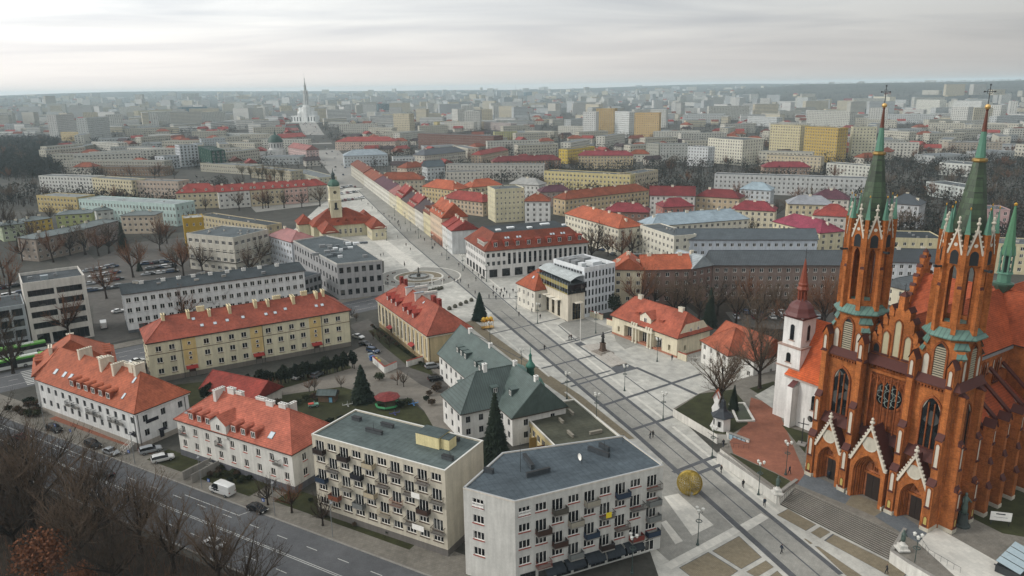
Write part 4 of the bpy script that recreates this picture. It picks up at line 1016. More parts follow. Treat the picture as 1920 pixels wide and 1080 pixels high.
for s in (1, 7, 13.5, 19.5): b.tube((s, 1.2, 12.6), (s, 1.2, 14.2), .08, .08, ZINC); b.tube((s, 5.8, 12.6), (s, 5.8, 15.2), .08, .08, ZINC)
X.part('canopy_posts', b)
for s in (2.6, 6.4, 10.2, 14.0): b = MB(); b.box(-1.4, 1.4, -2.0, -.01, 0, .25, plain('#d9d3c4')); link('door_canopy', b.mesh('door_canopy'), X.root, side_matrix(X, 0, s, 0, 6.3))
b = MB(); b.box(-1.4, 1.4, -2.0, -.01, 0, .25, plain('#d9d3c4')); link('door_canopy', b.mesh('door_canopy'), X.root, side_matrix(X, 1, 3.4, 0, 6.3))
TA, TB = G(1038, 485, 17.3), G(1096, 502, 17.3)
TA2 = BA + nb * 9.7 - ub * 1.0
Y = building('office_building', 'white office tower with small slit windows behind the bank', TA, TB, 16.1, 13.4, floors=5, wall='#cfd4d8', cols=(0, 9, 0, 0), win=(.75, 2.1), mull=0, gf=.6, fh=3.05, sill=.6, frame_mat=IRON, roof_mat=felt('#565d60'), parapet=1.2, cat='office', parapet_mat=plaster('#d9dcdd'))
for q in ((2, 5, 3, 6), (6.5, 9, 2.5, 5), (10, 14, 6, 10), (3, 7, 8, 11), (11, 13, 2, 4)): rbox(Y, q[0], q[1], q[2], q[3], 16.1, 17.6, rnd.choice([ZINC, plain('#c8cbcc'), GREY]))
for i in range(10): link('louvre', window_mesh(1.2, .9, 1, 0, GREY), Y.root, side_matrix(Y, 0, 1.2 + i * 1.55, -.06, 14.9))
# --- small hipped house left of the bank
X = bpx('town_house', 'small white house with steep orange hipped roof left of the bank', (970, 532), (1003, 546), 7.6, 12, floors=2, wall='#d8d4c8', roof='hip', rh=6.5, roof_mat=tile('#a2553a'), cols=(4, 3, 0, 3), win=(1.0, 1.6), gf=.4, fh=3.4, cat='house', skylights=[(0, 6.5, 2.4, .9, 1.1)], axis=1)
# --- big white building with brown-red mansard roof
dmn = [(0, s, .6, 2.2, 2.3, 2.6, 'shed', plaster('#8f3a2b'), tile('#8e3d2b'), (1.5, 1.8), 1) for s in (4.6, 9.4, 14.2, 19.0, 23.6, 28.2, 32.8, 37.4, 42)] + [(3, s, .6, 1.8, 2.0, 2.6, 'shed', plaster('#d9d5ca'), tile('#8e3d2b'), (1.3, 1.6), 1) for s in (16.5, 18.8, 21.1, 23.4)]
def mw(k, s, z, w, h, mu, tr, c, f):
 if k == 0 and c >= 4:
  if f == 0: return (s, z, w, h + 3.0, 0, .5, c, f)
  return None
 return (s, z, w, h, mu, tr, c, f)
MR = tile('#7c3d2a')
X = bpx('office_building', 'large white building with brown-red mansard roof, big dormers and tall slit windows', (910, 472), (1102, 455), 11.3, 28.3, floors=2, wall='#d3d1cd', roof='mansard', rh=6.3, inset=6.0, roof_mat=MR, top=felt('#3a3f42'),
  cols=(20, 8, 0, 12), win=(1.25, 1.7), gf=4.3, fh=3.4, sill=.9, dormers=dmn, cat='office', wfun=mw, skylights=[(0, s, 3.4, .9, 1.0) for s in (10, 11.2, 15.2, 16.4, 30.2, 31.4, 35.0, 36.2)], cornice=(plaster('#bdbab4'), .35, .4), o=.6, frame_mat=GREY)
for i in range(8): link('shop_window', window_mesh(3.4, 3.2, 1, 0, IRON), X.root, side_matrix(X, 0, 3.2 + i * 5.5, -.06, .4))
for i in range(6): link('shop_window', window_mesh(2.6, 3.0, 1, .7, IRON), X.root, side_matrix(X, 3, 2.6 + i * 4.6, -.06, .4))
for q in ((8, 10, 9, 11), (14, 17, 12, 14), (22, 24, 9, 11), (30, 34, 14, 16), (38, 39.5, 9, 10.5)): rbox(X, q[0], q[1], q[2], q[3], 17.6, 18.1, plain('#c5c9ca'), top=plain('#dfe3e4'))
# --- manor house with portico (dormer) on the right of the square
PINKT = tile('#a35742')
X = bpx('manor_house', 'single-storey cream manor with red tiled half-hipped roof and arcaded porch behind the statue', (1148.3, 592), (1270, 635), 5.8, 13.5, floors=1, wall='#d8cfb6', roof='gable', rh=5.9, roof_mat=PINKT, cols=(0, 2, 4, 2), win=(1.0, 1.6), gf=.5, fh=5, sill=1.0, cat='house', o=.6,
  hip=(3.4, 3.4), chimneys=[(5.4, 6.7, 1.6, .9, .9, plaster('#cfc8b6')), (22.3, 6.7, 1.7, .9, .9, plaster('#cfc8b6'))], attic=False, extra_win=[(0, 3.0, 1.4, 1.0, 1.7, 1, 0, 0, 0), (0, 24.4, 1.4, 1.0, 1.7, 1, 0, 0, 0), (0, 7.2, .4, 3.4, 3.8, 3, 0, 0, 0), (0, 13.7, .4, 3.4, 3.8, 3, 0, 0, 0), (0, 19.8, .4, 3.4, 3.8, 3, 0, 0, 0)],
  plinth=(plaster('#a8755f'), .6), deep=1.6)
for s in (9.9, 11.2, 16.2, 17.5):
 b = MB(); b.ring((s, -.5), [(0, .42), (.2, .42), (.25, .3), (4.6, .26), (4.8, .42)], plaster('#ddd6c2'), 10); link('column', b.mesh('column'), X.root, X.M)
b = MB(); b.box(9.2, 18.2, -1.0, -.004, 4.8, 5.5, plaster('#ddd6c2')); X.part('balcony', b)
for s in (9.6, 10.6, 11.6, 15.8, 16.8, 17.8):
 b = MB(); b.box(s - .25, s + .25, -.95, -.5, 5.5, 6.4, plaster('#ddd6c2')); X.part('baluster', b)
b = MB(); b.box(11.4, 16.0, .8, 4.6, 6.2, 8.6, plaster('#ddd6c2'), skip='t'); b.poly([(11.1, .8, 8.6), (16.3, .8, 8.6), (13.7, .8, 10.1)], plaster('#ddd6c2'))
for s in (-1, 1): b.poly([(13.7 + s * 2.9, .5, 8.4), (13.7 + s * 2.9, 5.2, 8.4), (13.7, 5.2, 10.3), (13.7, .5, 10.3)][::s], PINKT)
g = X.part('roof_gable', b); link('window', window_mesh(1.2, 2.0), g, side_matrix(X, 0, 13.7, .78, 6.4))
for s in (8.8, 18.8): rbox(X, s - .8, s + .8, 2.0, 3.6, 7.0, 8.8, PINKT, 'dormer')
b = MB(); b.poly([(27.42, -.05, 5.82), (27.42, 13.55, 5.82), (27.42, 10.4, 9.4), (27.42, 3.1, 9.4)], plaster('#d8cfb6')); X.part('gable_wall', b)
for s in (5.4, 8.4): link('window', window_mesh(.8, 1.5), X.root, side_matrix(X, 1, s, -.05, 6.4))
# --- white presbytery right of it
X = bpx('presbytery', 'white presbytery with orange tiled roof behind the bare trees', (1316, 640), (1365, 668), 6.2, 12, floors=2, wall='#d8d6cf', roof='hip', rh=5.4, roof_mat=tile('#a0583f'), cols=(4, 3, 0, 3), win=(1.1, 1.5), gf=.4, fh=2.9, cat='house')
inv = X.M
Bq = G(1425, 672, 6.2); Aq = Bq + Vector((math.cos(R(215)), math.sin(R(215)), 0)) * 1
Y = building('gable_wing', '', (Bq.x - 2, Bq.y - 1.5), (Bq.x + 9.5, Bq.y + 4.5), 6.0, 17, floors=2, wall='#d4d3ce', roof='gable', rh=5.2, roof_mat=tile('#a0583f'), cols=(3, 5, 0, 5), win=(1.1, 1.4), gf=.4, fh=2.8, axis=1, root=X.root)
# --- red roofed shed
X = bpx('shed', 'low shed with dark red tiled roof beside the yellow block', (378, 730), (478, 752), 2.8, 9, floors=1, wall='#cfcac0', roof='gable', rh=3.6, roof_mat=tile('#8d3a30'), cols=(3, 0, 0, 0), win=(.8, .8), sill=1.2, cat='shed', hip=(.0, .0))
# ------------------------------------------------------------------ brick cathedral
BR = brick('#ad6432', '#8f6542', name='cathedral_brick'); BRD = plain('#4a2620', .7); BRM = brick('#935029', '#755036', name='moulded_brick')
CT = tile('#a3502f', .3); CWHITE = plaster('#c6bfb0'); PAT = metal_roof('#5a7a70', .7, 0); PATL = plain('#557d6b', .6); STN = plaster('#b7b1a2')
LOUV = plain('#8d8672', .7); LEAD = MATS['glass']
def spire_mat():
 m, b = base_mat('copper_spire', .42, .5); N, L = nodes_of(m)
 tc = N.new('ShaderNodeTexCoord'); s = N.new('ShaderNodeSeparateXYZ'); L.new(tc.outputs['Object'], s.inputs[0])
 ad = N.new('ShaderNodeMath'); ad.operation = 'SUBTRACT'; L.new(s.outputs[0], ad.inputs[0]); L.new(s.outputs[1], ad.inputs[1])
 cb = N.new('ShaderNodeCombineXYZ'); L.new(ad.outputs[0], cb.inputs[0]); L.new(s.outputs[2], cb.inputs[1])
 bt = N.new('ShaderNodeTexBrick'); L.new(cb.outputs[0], bt.inputs['Vector']); bt.inputs['Scale'].default_value = 1
 bt.inputs['Color1'].default_value = lin('#2a3826'); bt.inputs['Color2'].default_value = lin('#40553a'); bt.inputs['Mortar'].default_value = lin('#20291f')
 bt.inputs['Brick Width'].default_value = .8; bt.inputs['Row Height'].default_value = .9; bt.inputs['Mortar Size'].default_value = .03
 v, _ = _mul_noise(m, b, (1, 1, 1), [(.5, 4, .7, 1.2), ((2, 2, .3), 3, .8, 1.15)])
 mm = N.new('ShaderNodeVectorMath'); mm.operation = 'MULTIPLY'; L.new(bt.outputs[0], mm.inputs[0]); L.new(v, mm.inputs[1]); L.new(mm.outputs[0], b.inputs['Base Color'])
 MATS['copper_spire'] = m; return m
SPIRE = spire_mat()
CL = G(1508, 888, 2); CRt = G(1734, 996.5, 2); cu = (CRt - CL).normalized(); cn = Vector((-cu.y, cu.x, 0))
CM = frame(CL, cu, 0)
def cat_px(px, py, z):
 p = CM.inverted() @ G(px, py, z); return p.x, p.y
cath = thing('cathedral', 'red brick neo-Gothic cathedral with two tall copper-spired towers', 'church', CM @ Matrix.Translation((12.3, 6, 2)))
def cpart(name, mb, parent=None, M_=None, smooth=False): return link(name, mb.mesh(name, smooth), parent or cath, M_ or CM)
def arch(w, hs, ha, n=7):
 """pointed arch outline from left foot to right foot; springing hs, apex ha"""
 a = max(ha - hs, .01); r = (a * a + w * w / 4) / w; c = -w / 2 + r; t1 = math.atan2(a, -(c)) if c > 0 else math.pi / 2
 left = []
 ang0 = math.pi; ang1 = math.atan2(a, 0 - c)
 for i in range(n + 1):
  t = ang0 + (ang1 - ang0) * i / n; left.append((c + r * math.cos(t), hs + r * math.sin(t)))
 pts = [(-w / 2, 0.0)] + left + [(-x, z) for x, z in reversed(left[:-1])] + [(w / 2, 0.0)]
 return pts
LAN = {}
def lancet_mesh(w, h, panel, ring=.22, out=.14, mull=0, ringmat=None, bars=0, sill=True, heads=None):
 """window in a moulded pointed frame standing proud of the wall (y=0)"""
 ringmat = ringmat or BRM
 k = (w, h, panel.name, ring, out, mull, ringmat.name, bars, heads.name if heads else '')
 if k in LAN: return LAN[k]
 b = MB(); ia = arch(w, h - w * .8, h); oa = arch(w + 2 * ring, h - w * .8, h + ring * 1.15)
 b.poly([(x, -.03, z) for x, z in ia], panel)
 for i in range(len(ia) - 1):
  (x0, z0), (x1, z1) = ia[i], ia[i + 1]; (X0, Z0), (X1, Z1) = oa[i], oa[i + 1]
  b.poly([(X0, -out, Z0), (x0, -out, z0), (x1, -out, z1), (X1, -out, Z1)], ringmat)
  b.poly([(x0, -out, z0), (x0, -.03, z0), (x1, -.03, z1), (x1, -out, z1)], ringmat)
  b.poly([(X0, 0, Z0), (X0, -out, Z0), (X1, -out, Z1), (X1, 0, Z1)], ringmat)
 for i in range(mull):
  x = -w / 2 + w * (i + 1) / (mull + 1); zt = h - w * .8 + (h - (h - w * .8)) * (1 - abs(2 * x / w)) * .9
  b.box(x - .09, x + .09, -out, -.03, 0, zt, ringmat, skip='kb')
 for i in range(bars):
  z = (h - w * .3) * (i + 1) / (bars + 1); b.poly([(-w / 2 + .05, -.16, z), (w / 2 - .05, -.16, z), (w / 2 - .05, -.05, z + .22), (-w / 2 + .05, -.05, z + .22)], LOUV)
 if heads:   # pale tracery in the arch heads
  hs = h - w * .8
  for s in (-1, 1): b.poly([(x, -.06, z) for x, z in ia if z >= hs and x * s >= w * .18][::1], heads)
 if sill: b.box(-w / 2 - ring, w / 2 + ring, -out - .12, 0, -.3, 0, BRD)
 LAN[k] = b.mesh('lancet'); return LAN[k]
def lancet(name, u, v, z, w, h, panel, face=0, parent=None, **k):
 """face: rotation of the wall normal; 0 = facing the square (-v)"""
 return link(name, lancet_mesh(w, h, panel, **k), parent or cath, CM @ Matrix.Translation((u, v, z)) @ Matrix.Rotation(face, 4, 'Z'))
WV = 2.6                     # front wall plane
TC = [(4.1, 6.2), (20.6, 6.2)]
T = 3.6
# --- tower bodies
for (tu, tv) in TC:
 b = MB(); b.box(tu - T, tu + T, tv - T, tv + T, 2, 27.4, BR, skip='b'); tw = cpart('tower_body', b)
 b = MB(); b.box(tu - T - .4, tu + T + .4, tv - T - .55, tv + T + .4, 26.6, 27.0, BRM)
 o = .9
 for (x0, y0, x1, y1) in ((tu - T - o, tv - T - o, tu + T + o, tv - T - o),):
  b.poly([(x0, y0, 27.0), (x1, y1, 27.0), (x1 - o, y1 + o + .02, 28.3), (x0 + o, y0 + o + .02, 28.3)], BRD); b.poly([(x1, y1, 26.95), (x0, y0, 26.95), (x0, y0 + o, 26.95), (x1, y1 + o, 26.95)], BRD)
 b.poly([(tu + T + o, tv - T - o, 27), (tu + T + o, tv + T, 27), (tu + T + .02, tv + T, 28.3), (tu + T + .02, tv - T, 28.3)], BRD); b.poly([(tu - T - o, tv + T, 27), (tu - T - o, tv - T - o, 27), (tu - T - .02, tv - T, 28.3), (tu - T - .02, tv + T, 28.3)], BRD)
 cpart('ledge_roof', b)
 # corbel table under the ledge
 b = MB()
 for i in range(13): b.box(tu - 3.4 + i * .55, tu - 3.15 + i * .55, WV - .42, WV, 26.1, 26.6, BRM)
 c_ = cpart('corbel_table', b); c_['kind'] = 'stuff'
 # belfry stage, chamfered into the octagon with copper broaches
 s = T - .25; b = MB(); c = s * .42
 def octo(r, cc): return [(tu - r + cc, tv - r), (tu + r - cc, tv - r), (tu + r, tv - r + cc), (tu + r, tv + r - cc), (tu + r - cc, tv + r), (tu - r + cc, tv + r), (tu - r, tv + r - cc), (tu - r, tv - r + cc)]
 O0 = octo(s, .02); O1 = octo(s, c * 1.35)
 b.prism(O0, 27.3, 31.6, BR)
 for i in range(8):
  a, d = O0[i], O0[(i + 1) % 8]; e, f = O1[i], O1[(i + 1) % 8]
  b.poly([(a[0], a[1], 31.6), (d[0], d[1], 31.6), (f[0], f[1], 35.4), (e[0], e[1], 35.4)], BR)
 b.poly([(p[0], p[1], 35.4) for p in O1], BR)
 bel = cpart('belfry', b)
 for i in (1, 3, 5, 7):
  a, d = O1[i], O1[(i + 1) % 8]; m = ((a[0] + d[0]) / 2, (a[1] + d[1]) / 2); k = Vector((m[0] - tu, m[1] - tv)).normalized()
  b = MB()
  for z0_, z1_, wd in ((33.6, 34.6, 1.25), (32.2, 33.0, .85)):
   tn = Vector((-k.y, k.x)); q = Vector(m) + k * (.25 + (35 - z1_) * .28)
   b.poly([(q.x - tn.x * wd + k.x * .5, q.y - tn.y * wd + k.y * .5, z0_), (q.x + tn.x * wd + k.x * .5, q.y + tn.y * wd + k.y * .5, z0_), (q.x + tn.x * wd * .75, q.y + tn.y * wd * .75, z1_), (q.x - tn.x * wd * .75, q.y - tn.y * wd * .75, z1_)], PAT)
   b.poly([(q.x + tn.x * wd + k.x * .5, q.y + tn.y * wd + k.y * .5, z0_ - .05), (q.x - tn.x * wd + k.x * .5, q.y - tn.y * wd + k.y * .5, z0_ - .05), (q.x, q.y, z0_ - .8)], PAT)
  cpart('copper_broach', b)
 for fa, du, dv in ((0, 0, -s), (R(90), s, 0), (R(-90), -s, 0), (R(180), 0, s)):
  fu = (math.cos(fa), math.sin(fa))
  lancet('louvred_window', tu + du, tv + dv, 27.9, 1.9, 6.2, DARK, fa, bars=13, ring=.3, out=.25)
  for q in (-1, 1): lancet('white_niche', tu + du + fu[0] * q * 2.15, tv + dv + fu[1] * q * 2.15, 28.2, .95, 3.6, CWHITE, fa, ring=.16)
 # copper skirt, open octagon with eight piers
 b = MB(); r8 = R(22.5)
 b.ring((tu, tv), [(35.2, 4.75), (35.4, 4.8), (36.9, 3.3), (36.95, 1.2)], PAT, 8, r8); cpart('copper_skirt', b)
 core_r = 3.5
 ap = core_r * math.cos(R(22.5)); fwid = 2 * core_r * math.sin(R(22.5))
 key = 'octo_panel'
 if key not in LAN:
  m_ = MB(); H0, H1 = 36.4, 47.2; wa = 1.15; ia = [(x, z + 37.6) for x, z in arch(wa, 8.2, 9.5)]
  n = len(ia); W2 = fwid / 2
  oa = []
  for x, z in ia:
   if z <= 37.61: oa.append((-W2 if x < 0 else W2, H0 if False else 37.6))
   else:
    t = (z - 37.6) / 9.5; oa.append(((-W2 if x < -1e-4 else (W2 if x > 1e-4 else 0)), 37.6 + t * (H1 - 37.6) if abs(x) > 1e-4 else H1))
  for y, flip in ((0, 1), (.55, -1)):
   for i in range(n - 1):
    q = [(oa[i][0], y, oa[i][1]), (ia[i][0], y, ia[i][1]), (ia[i + 1][0], y, ia[i + 1][1]), (oa[i + 1][0], y, oa[i + 1][1])]
    m_.poly(q[::flip], BR)
   L_ = [p for p in oa if p[0] < 0 or p[1] == H1]
   m_.poly([(-W2, y, oa[len(oa) // 2 - 1][1]), (0, y, H1), (-W2, y, H1)][::flip], BR); m_.poly([(W2, y, H1), (0, y, H1), (W2, y, oa[len(oa) // 2 + 1][1])][::flip], BR)
   m_.poly([(-W2, y, H0), (W2, y, H0), (W2, y, 37.6), (-W2, y, 37.6)][::flip], BR)
  for i in range(n - 1): m_.poly([(ia[i][0], 0, ia[i][1]), (ia[i][0], .55, ia[i][1]), (ia[i + 1][0], .55, ia[i + 1][1]), (ia[i + 1][0], 0, ia[i + 1][1])], BRM)
  LAN[key] = m_.mesh('arcade_panel')
  m_ = MB()       # pier with copper pinnacle
  m_.box(-.34, .34, -.75, .5, 36.0, 43.5, BR, skip='b'); m_.box(-.3, .3, -.62, .5, 43.5, 52.2, BR, skip='b'); m_.poly([(-.34, -.75, 43.5), (.34, -.75, 43.5), (.3, -.62, 44.0), (-.3, -.62, 44.0)], BRD)
  LAN['pier'] = m_.mesh('pier')
  m_ = MB(); m_.ring((0, -.1), [(52.2, .58), (52.5, .5), (56.0, .03)], PATL, 4, R(45)); m_.ring((0, -.1), [(56.0, .1), (56.25, .12), (56.4, .02)], GOLD, 6); LAN['pinnacle'] = m_.mesh('pinnacle')
  m_ = MB(); m_.box(-.12, .12, -1.7, -.5, 46.55, 46.85, IRON); m_.box(-.2, .2, -2.0, -1.6, 46.6, 47.0, IRON); LAN['gargoyle'] = m_.mesh('gargoyle')
  m_ = MB()       # gable with crockets between two piers
  gw = fwid / 2 - .1
  m_.poly([(-gw, 0, 47.2), (gw, 0, 47.2), (gw * .98, 0, 49.0), (0, 0, 53.0), (-gw * .98, 0, 49.0)], BR); m_.poly([(gw, .3, 47.2), (-gw, .3, 47.2), (-gw * .98, .3, 49.0), (0, .3, 53.0), (gw * .98, .3, 49.0)], BR)
  ia = arch(1.25, 1.5, 2.3); m_.poly([(x, -.02, 47.3 + z) for x, z in ia], DARK)
  for s_ in (-1, 1):
   m_.poly([(s_ * gw * 1.05, -.12, 48.9), (s_ * (gw * 1.05 - .34), -.12, 48.9), (0, -.12, 52.5), (0, -.12, 53.3)][::s_], CWHITE)
   m_.poly([(s_ * gw * 1.05, -.12, 48.9), (0, -.12, 53.3), (0, .36, 53.3), (s_ * gw * 1.05, .36, 48.9)][::s_], CWHITE)
   for j in range(5):
    t = .12 + j * .18; x = s_ * gw * 1.05 * (1 - t); z = 48.9 + 4.4 * t; m_.box(x - .11 + s_ * .1, x + .11 + s_ * .1, -.1, .2, z, z + .24, CWHITE)
  m_.ring((0, .1), [(53.2, .16), (53.6, .12), (53.8, .34), (54.0, .34), (54.15, .12), (54.7, .2), (54.9, .02)], CWHITE, 6)
  for i in range(10):
   t0, t1 = 2 * math.pi * i / 10, 2 * math.pi * (i + 1) / 10; m_.poly([(.3 * math.cos(t0), -.05, 50.45 + .3 * math.sin(t0)), (.3 * math.cos(t1), -.05, 50.45 + .3 * math.sin(t1)), (0, -.05, 50.45)], CWHITE)
  LAN['gable'] = m_.mesh('gable')
 for i in range(8):
  fa = i * R(45)
  Mf = CM @ Matrix.Translation((tu, tv, 0)) @ Matrix.Rotation(fa, 4, 'Z') @ Matrix.Translation((0, -ap, 0))
  link('arcade_panel', LAN['octo_panel'], cath, Mf); link('gable', LAN['gable'], cath, Mf @ Matrix.Translation((0, -.28, 0)))
  Mp = CM @ Matrix.Translation((tu, tv, 0)) @ Matrix.Rotation(fa + R(22.5), 4, 'Z') @ Matrix.Translation((0, -core_r, 0))
  p_ = link('pier', LAN['pier'], cath, Mp); link('pinnacle', LAN['pinnacle'], p_, Mp)
  if i % 2: link('gargoyle', LAN['gargoyle'], p_, Mp)
 b = MB(); b.ring((tu, tv), [(46.9, 3.2), (47.2, 3.25)], BRM, 8, r8); cpart('upper_floor', b)
 b = MB(); b.ring((tu, tv), [(47.2, 3.1), (48.2, 3.0), (63.2, .85)], SPIRE, 8, r8); spn = cpart('spire', b)
 b = MB(); b.ring((tu, tv), [(63.0, 1.0), (63.2, 1.1), (63.5, 1.05), (63.6, .8)], plain('#8f7440', .4, .5, .5), 8, r8); cpart('collar', b, spn)
 b = MB(); b.ring((tu, tv), [(63.65, .72), (67.6, .36)], PATL, 8, r8); cpart('spire_tip', b, spn)
 b = MB(); b.ring((tu, tv), [(67.6, .4), (67.9, .33), (70.7, .16), (70.8, .25), (70.9, .12)], plain('#5c3529', .5), 8, r8); cpart('spire_tip', b, spn)
 b = MB(); b.ring((tu, tv), [(70.85 + .42 * (1 - math.cos(math.pi * j / 6)), max(.02, .42 * math.sin(math.pi * j / 6))) for j in range(7)], plain('#cfa96a', .3, .5, .5), 10); cpart('ball', b, spn, None, True)
 b = MB(); b.tube((tu, tv, 71.6), (tu, tv, 74.5), .06, .05, IRON); b.tube((tu - .75, tv, 73.5), (tu + .75, tv, 73.5), .05, .05, IRON)
 for a in range(8): b.tube((tu + .4 * math.cos(a * R(45)), tv, 73.5 + .4 * math.sin(a * R(45))), (tu + .4 * math.cos((a + 1) * R(45)), tv, 73.5 + .4 * math.sin((a + 1) * R(45))), .035, .035, IRON, 5)
 for x, z in ((-.75, 73.5), (.75, 73.5), (0, 74.5)): b.box(tu + x - .12, tu + x + .12, tv - .05, tv + .05, z - .12, z + .12, IRON)
 cpart('cross', b, spn)
b = MB(); b.box(19.2, 19.55, 2.9, 3.1, 37.2, 39.6, plain('#c2452c')); cpart('flag', b)
# --- centre bay
b = MB(); b.box(7.7, 17.0, 4.2, 9.6, 2, 28.2, BR, skip='b'); cpart('centre_wall', b)
b = MB(); b.poly([(7.6, 2.9, 27.0), (17.1, 2.9, 27.0), (17.1, 4.25, 28.4), (7.6, 4.25, 28.4)], BRD); b.poly([(17.1, 2.9, 26.9), (7.6, 2.9, 26.9), (7.6, 4.3, 26.9), (17.1, 4.3, 26.9)], BRD); b.poly([(7.6, 2.9, 26.9), (17.1, 2.9, 26.9), (17.1, 2.9, 27), (7.6, 2.9, 27)], BRD); cpart('ledge_roof', b)
b = MB()
for i in range(16): b.box(7.9 + i * .57, 8.15 + i * .57, 3.75, 4.2, 26.2, 26.7, BRM)
c_ = cpart('corbel_table', b); c_['kind'] = 'stuff'
# rose window behind slender shafts
RU, RZ = 12.35, 21.6
b = MB(); b.box(9.0, 15.7, 4.05, 4.18, 15.2, 25.4, BRM); b.box(8.6, 9.0, 3.5, 4.2, 14.6, 25.9, BR); b.box(15.7, 16.1, 3.5, 4.2, 14.6, 25.9, BR); b.box(8.6, 16.1, 3.45, 4.2, 25.4, 25.9, BR); cpart('window_recess', b)
b = MB(); n = 24
for i in range(n):
 t0, t1 = 2 * math.pi * i / n, 2 * math.pi * (i + 1) / n
 b.poly([(RU + 2.5 * math.cos(t0), 4.0, RZ + 2.5 * math.sin(t0)), (RU + 2.5 * math.cos(t1), 4.0, RZ + 2.5 * math.sin(t1)), (RU, 4.0, RZ)], LEAD)
 for r0, r1, y in ((2.5, 2.9, 3.8),):
  b.poly([(RU + r0 * math.cos(t0), y, RZ + r0 * math.sin(t0)), (RU + r1 * math.cos(t0), y, RZ + r1 * math.sin(t0)), (RU + r1 * math.cos(t1), y, RZ + r1 * math.sin(t1)), (RU + r0 * math.cos(t1), y, RZ + r0 * math.sin(t1))], BRM)
rose = cpart('rose_window', b)
b = MB()
for i in range(8):
 a = i * R(45); cx_, cz_ = RU + 1.6 * math.cos(a), RZ + 1.6 * math.sin(a)
 for j in range(8): b.tube((cx_ + .6 * math.cos(j * R(45)), 3.92, cz_ + .6 * math.sin(j * R(45))), (cx_ + .6 * math.cos((j + 1) * R(45)), 3.92, cz_ + .6 * math.sin((j + 1) * R(45))), .06, .06, plain('#8d9a94'), 4)
for j in range(10): b.tube((RU + .85 * math.cos(j * R(36)), 3.92, RZ + .85 * math.sin(j * R(36))), (RU + .85 * math.cos((j + 1) * R(36)), 3.92, RZ + .85 * math.sin((j + 1) * R(36))), .06, .06, plain('#8d9a94'), 4)
cpart('tracery', b, rose)
for i in range(6):
 x = 9.25 + i * 1.24; b = MB(); b.box(x - .1, x + .1, 3.0, 3.25, 15.0, 25.4, BRM); cpart('shaft', b)
b = MB()
for i in range(5):
 x = 9.25 + i * 1.24
 for q in range(6):
  t0, t1 = q / 6, (q + 1) / 6
  for s_ in (0, 1):
   f = lambda t: x + 1.24 * (t if s_ == 0 else 1 - t); b.tube((f(t0), 3.1, 23.4 + 1.8 * math.sin(t0 * math.pi / 2)), (f(t1), 3.1, 23.4 + 1.8 * math.sin(t1 * math.pi / 2)), .08, .08, BRM, 4)
cpart('interlaced_arches', b)
# stepped gable
SG = [(8.0, 28.2, 30.6), (8.75, 30.6, 32.2), (9.6, 32.2, 34.2), (10.5, 34.2, 36.0), (11.4, 36.0, 37.4)]
b = MB()
for x, z0_, z1_ in SG: b.box(x, 24.7 - x, 4.4, 5.6, z0_, z1_, BR, skip='b')
cpart('stepped_gable', b)
for x, z0_, z1_ in SG[:-1]:
 for xx in (x + .4, 24.7 - x - .4):
  b = MB(); b.box(xx - .42, xx + .42, 4.2, 5.8, z1_, z1_ + 1.3, BR, skip='b'); z = z1_ + 1.3
  b.poly([(xx - .55, 4.05, z), (xx + .55, 4.05, z), (xx, 4.05, z + .8)], BR)
  for s_ in (-1, 1): b.poly([(xx + s_ * .6, 3.95, z - .05), (xx + s_ * .6, 5.95, z - .05), (xx, 5.95, z + .85), (xx, 3.95, z + .85)][::s_], BRD)
  cpart('gable_pinnacle', b)
b = MB(); b.box(11.85, 12.85, 4.3, 5.7, 37.4, 39.8, BR, skip='b'); b.ring((12.35, 5), [(39.8, .95), (40.7, .05)], BRD, 4, R(45)); b.tube((12.35, 5, 40.6), (12.35, 5, 42.0), .05, .05, IRON); b.tube((11.95, 5, 41.6), (12.75, 5, 41.6), .04, .04, IRON); cpart('gable_pinnacle', b)
STG = plain('#a79f83', .6)
for x, z, h in ((12.35, 28.9, 6.6), (10.4, 28.9, 4.2), (14.3, 28.9, 4.2), (8.9, 28.9, 1.6), (15.8, 28.9, 1.6)): lancet('gable_window', x, 4.4, z, 1.15, h, STG if h > 2 else DARK, 0, ring=.2, out=.2)
# --- big tower windows
for tu, tv in TC:
 lancet('tall_window', tu, WV, 15.6, 3.0, 9.0, LEAD, 0, mull=2, ring=.34, out=.28, heads=CWHITE)
b = MB()
for x0, x1 in ((1.2, 7.4), (17.4, 23.4)): b.poly([(x0, 1.3, 13.6), (x1, 1.3, 13.6), (x1, WV, 15.2), (x0, WV, 15.2)], BRD)
b.poly([(7.9, 2.6, 13.2), (16.8, 2.6, 13.2), (16.8, 4.2, 14.8), (7.9, 4.2, 14.8)], BRD); cpart('ledge_roof', b)
# tower right-hand side windows
lancet('tall_window', TC[1][0] + T, TC[1][1], 15.6, 2.6, 8.6, LEAD, R(90), mull=1, ring=.3, out=.25, heads=CWHITE)
lancet('tall_window', TC[1][0] + T, TC[1][1], 4.6, 1.6, 6.6, LEAD, R(90), mull=0, ring=.3, out=.25)
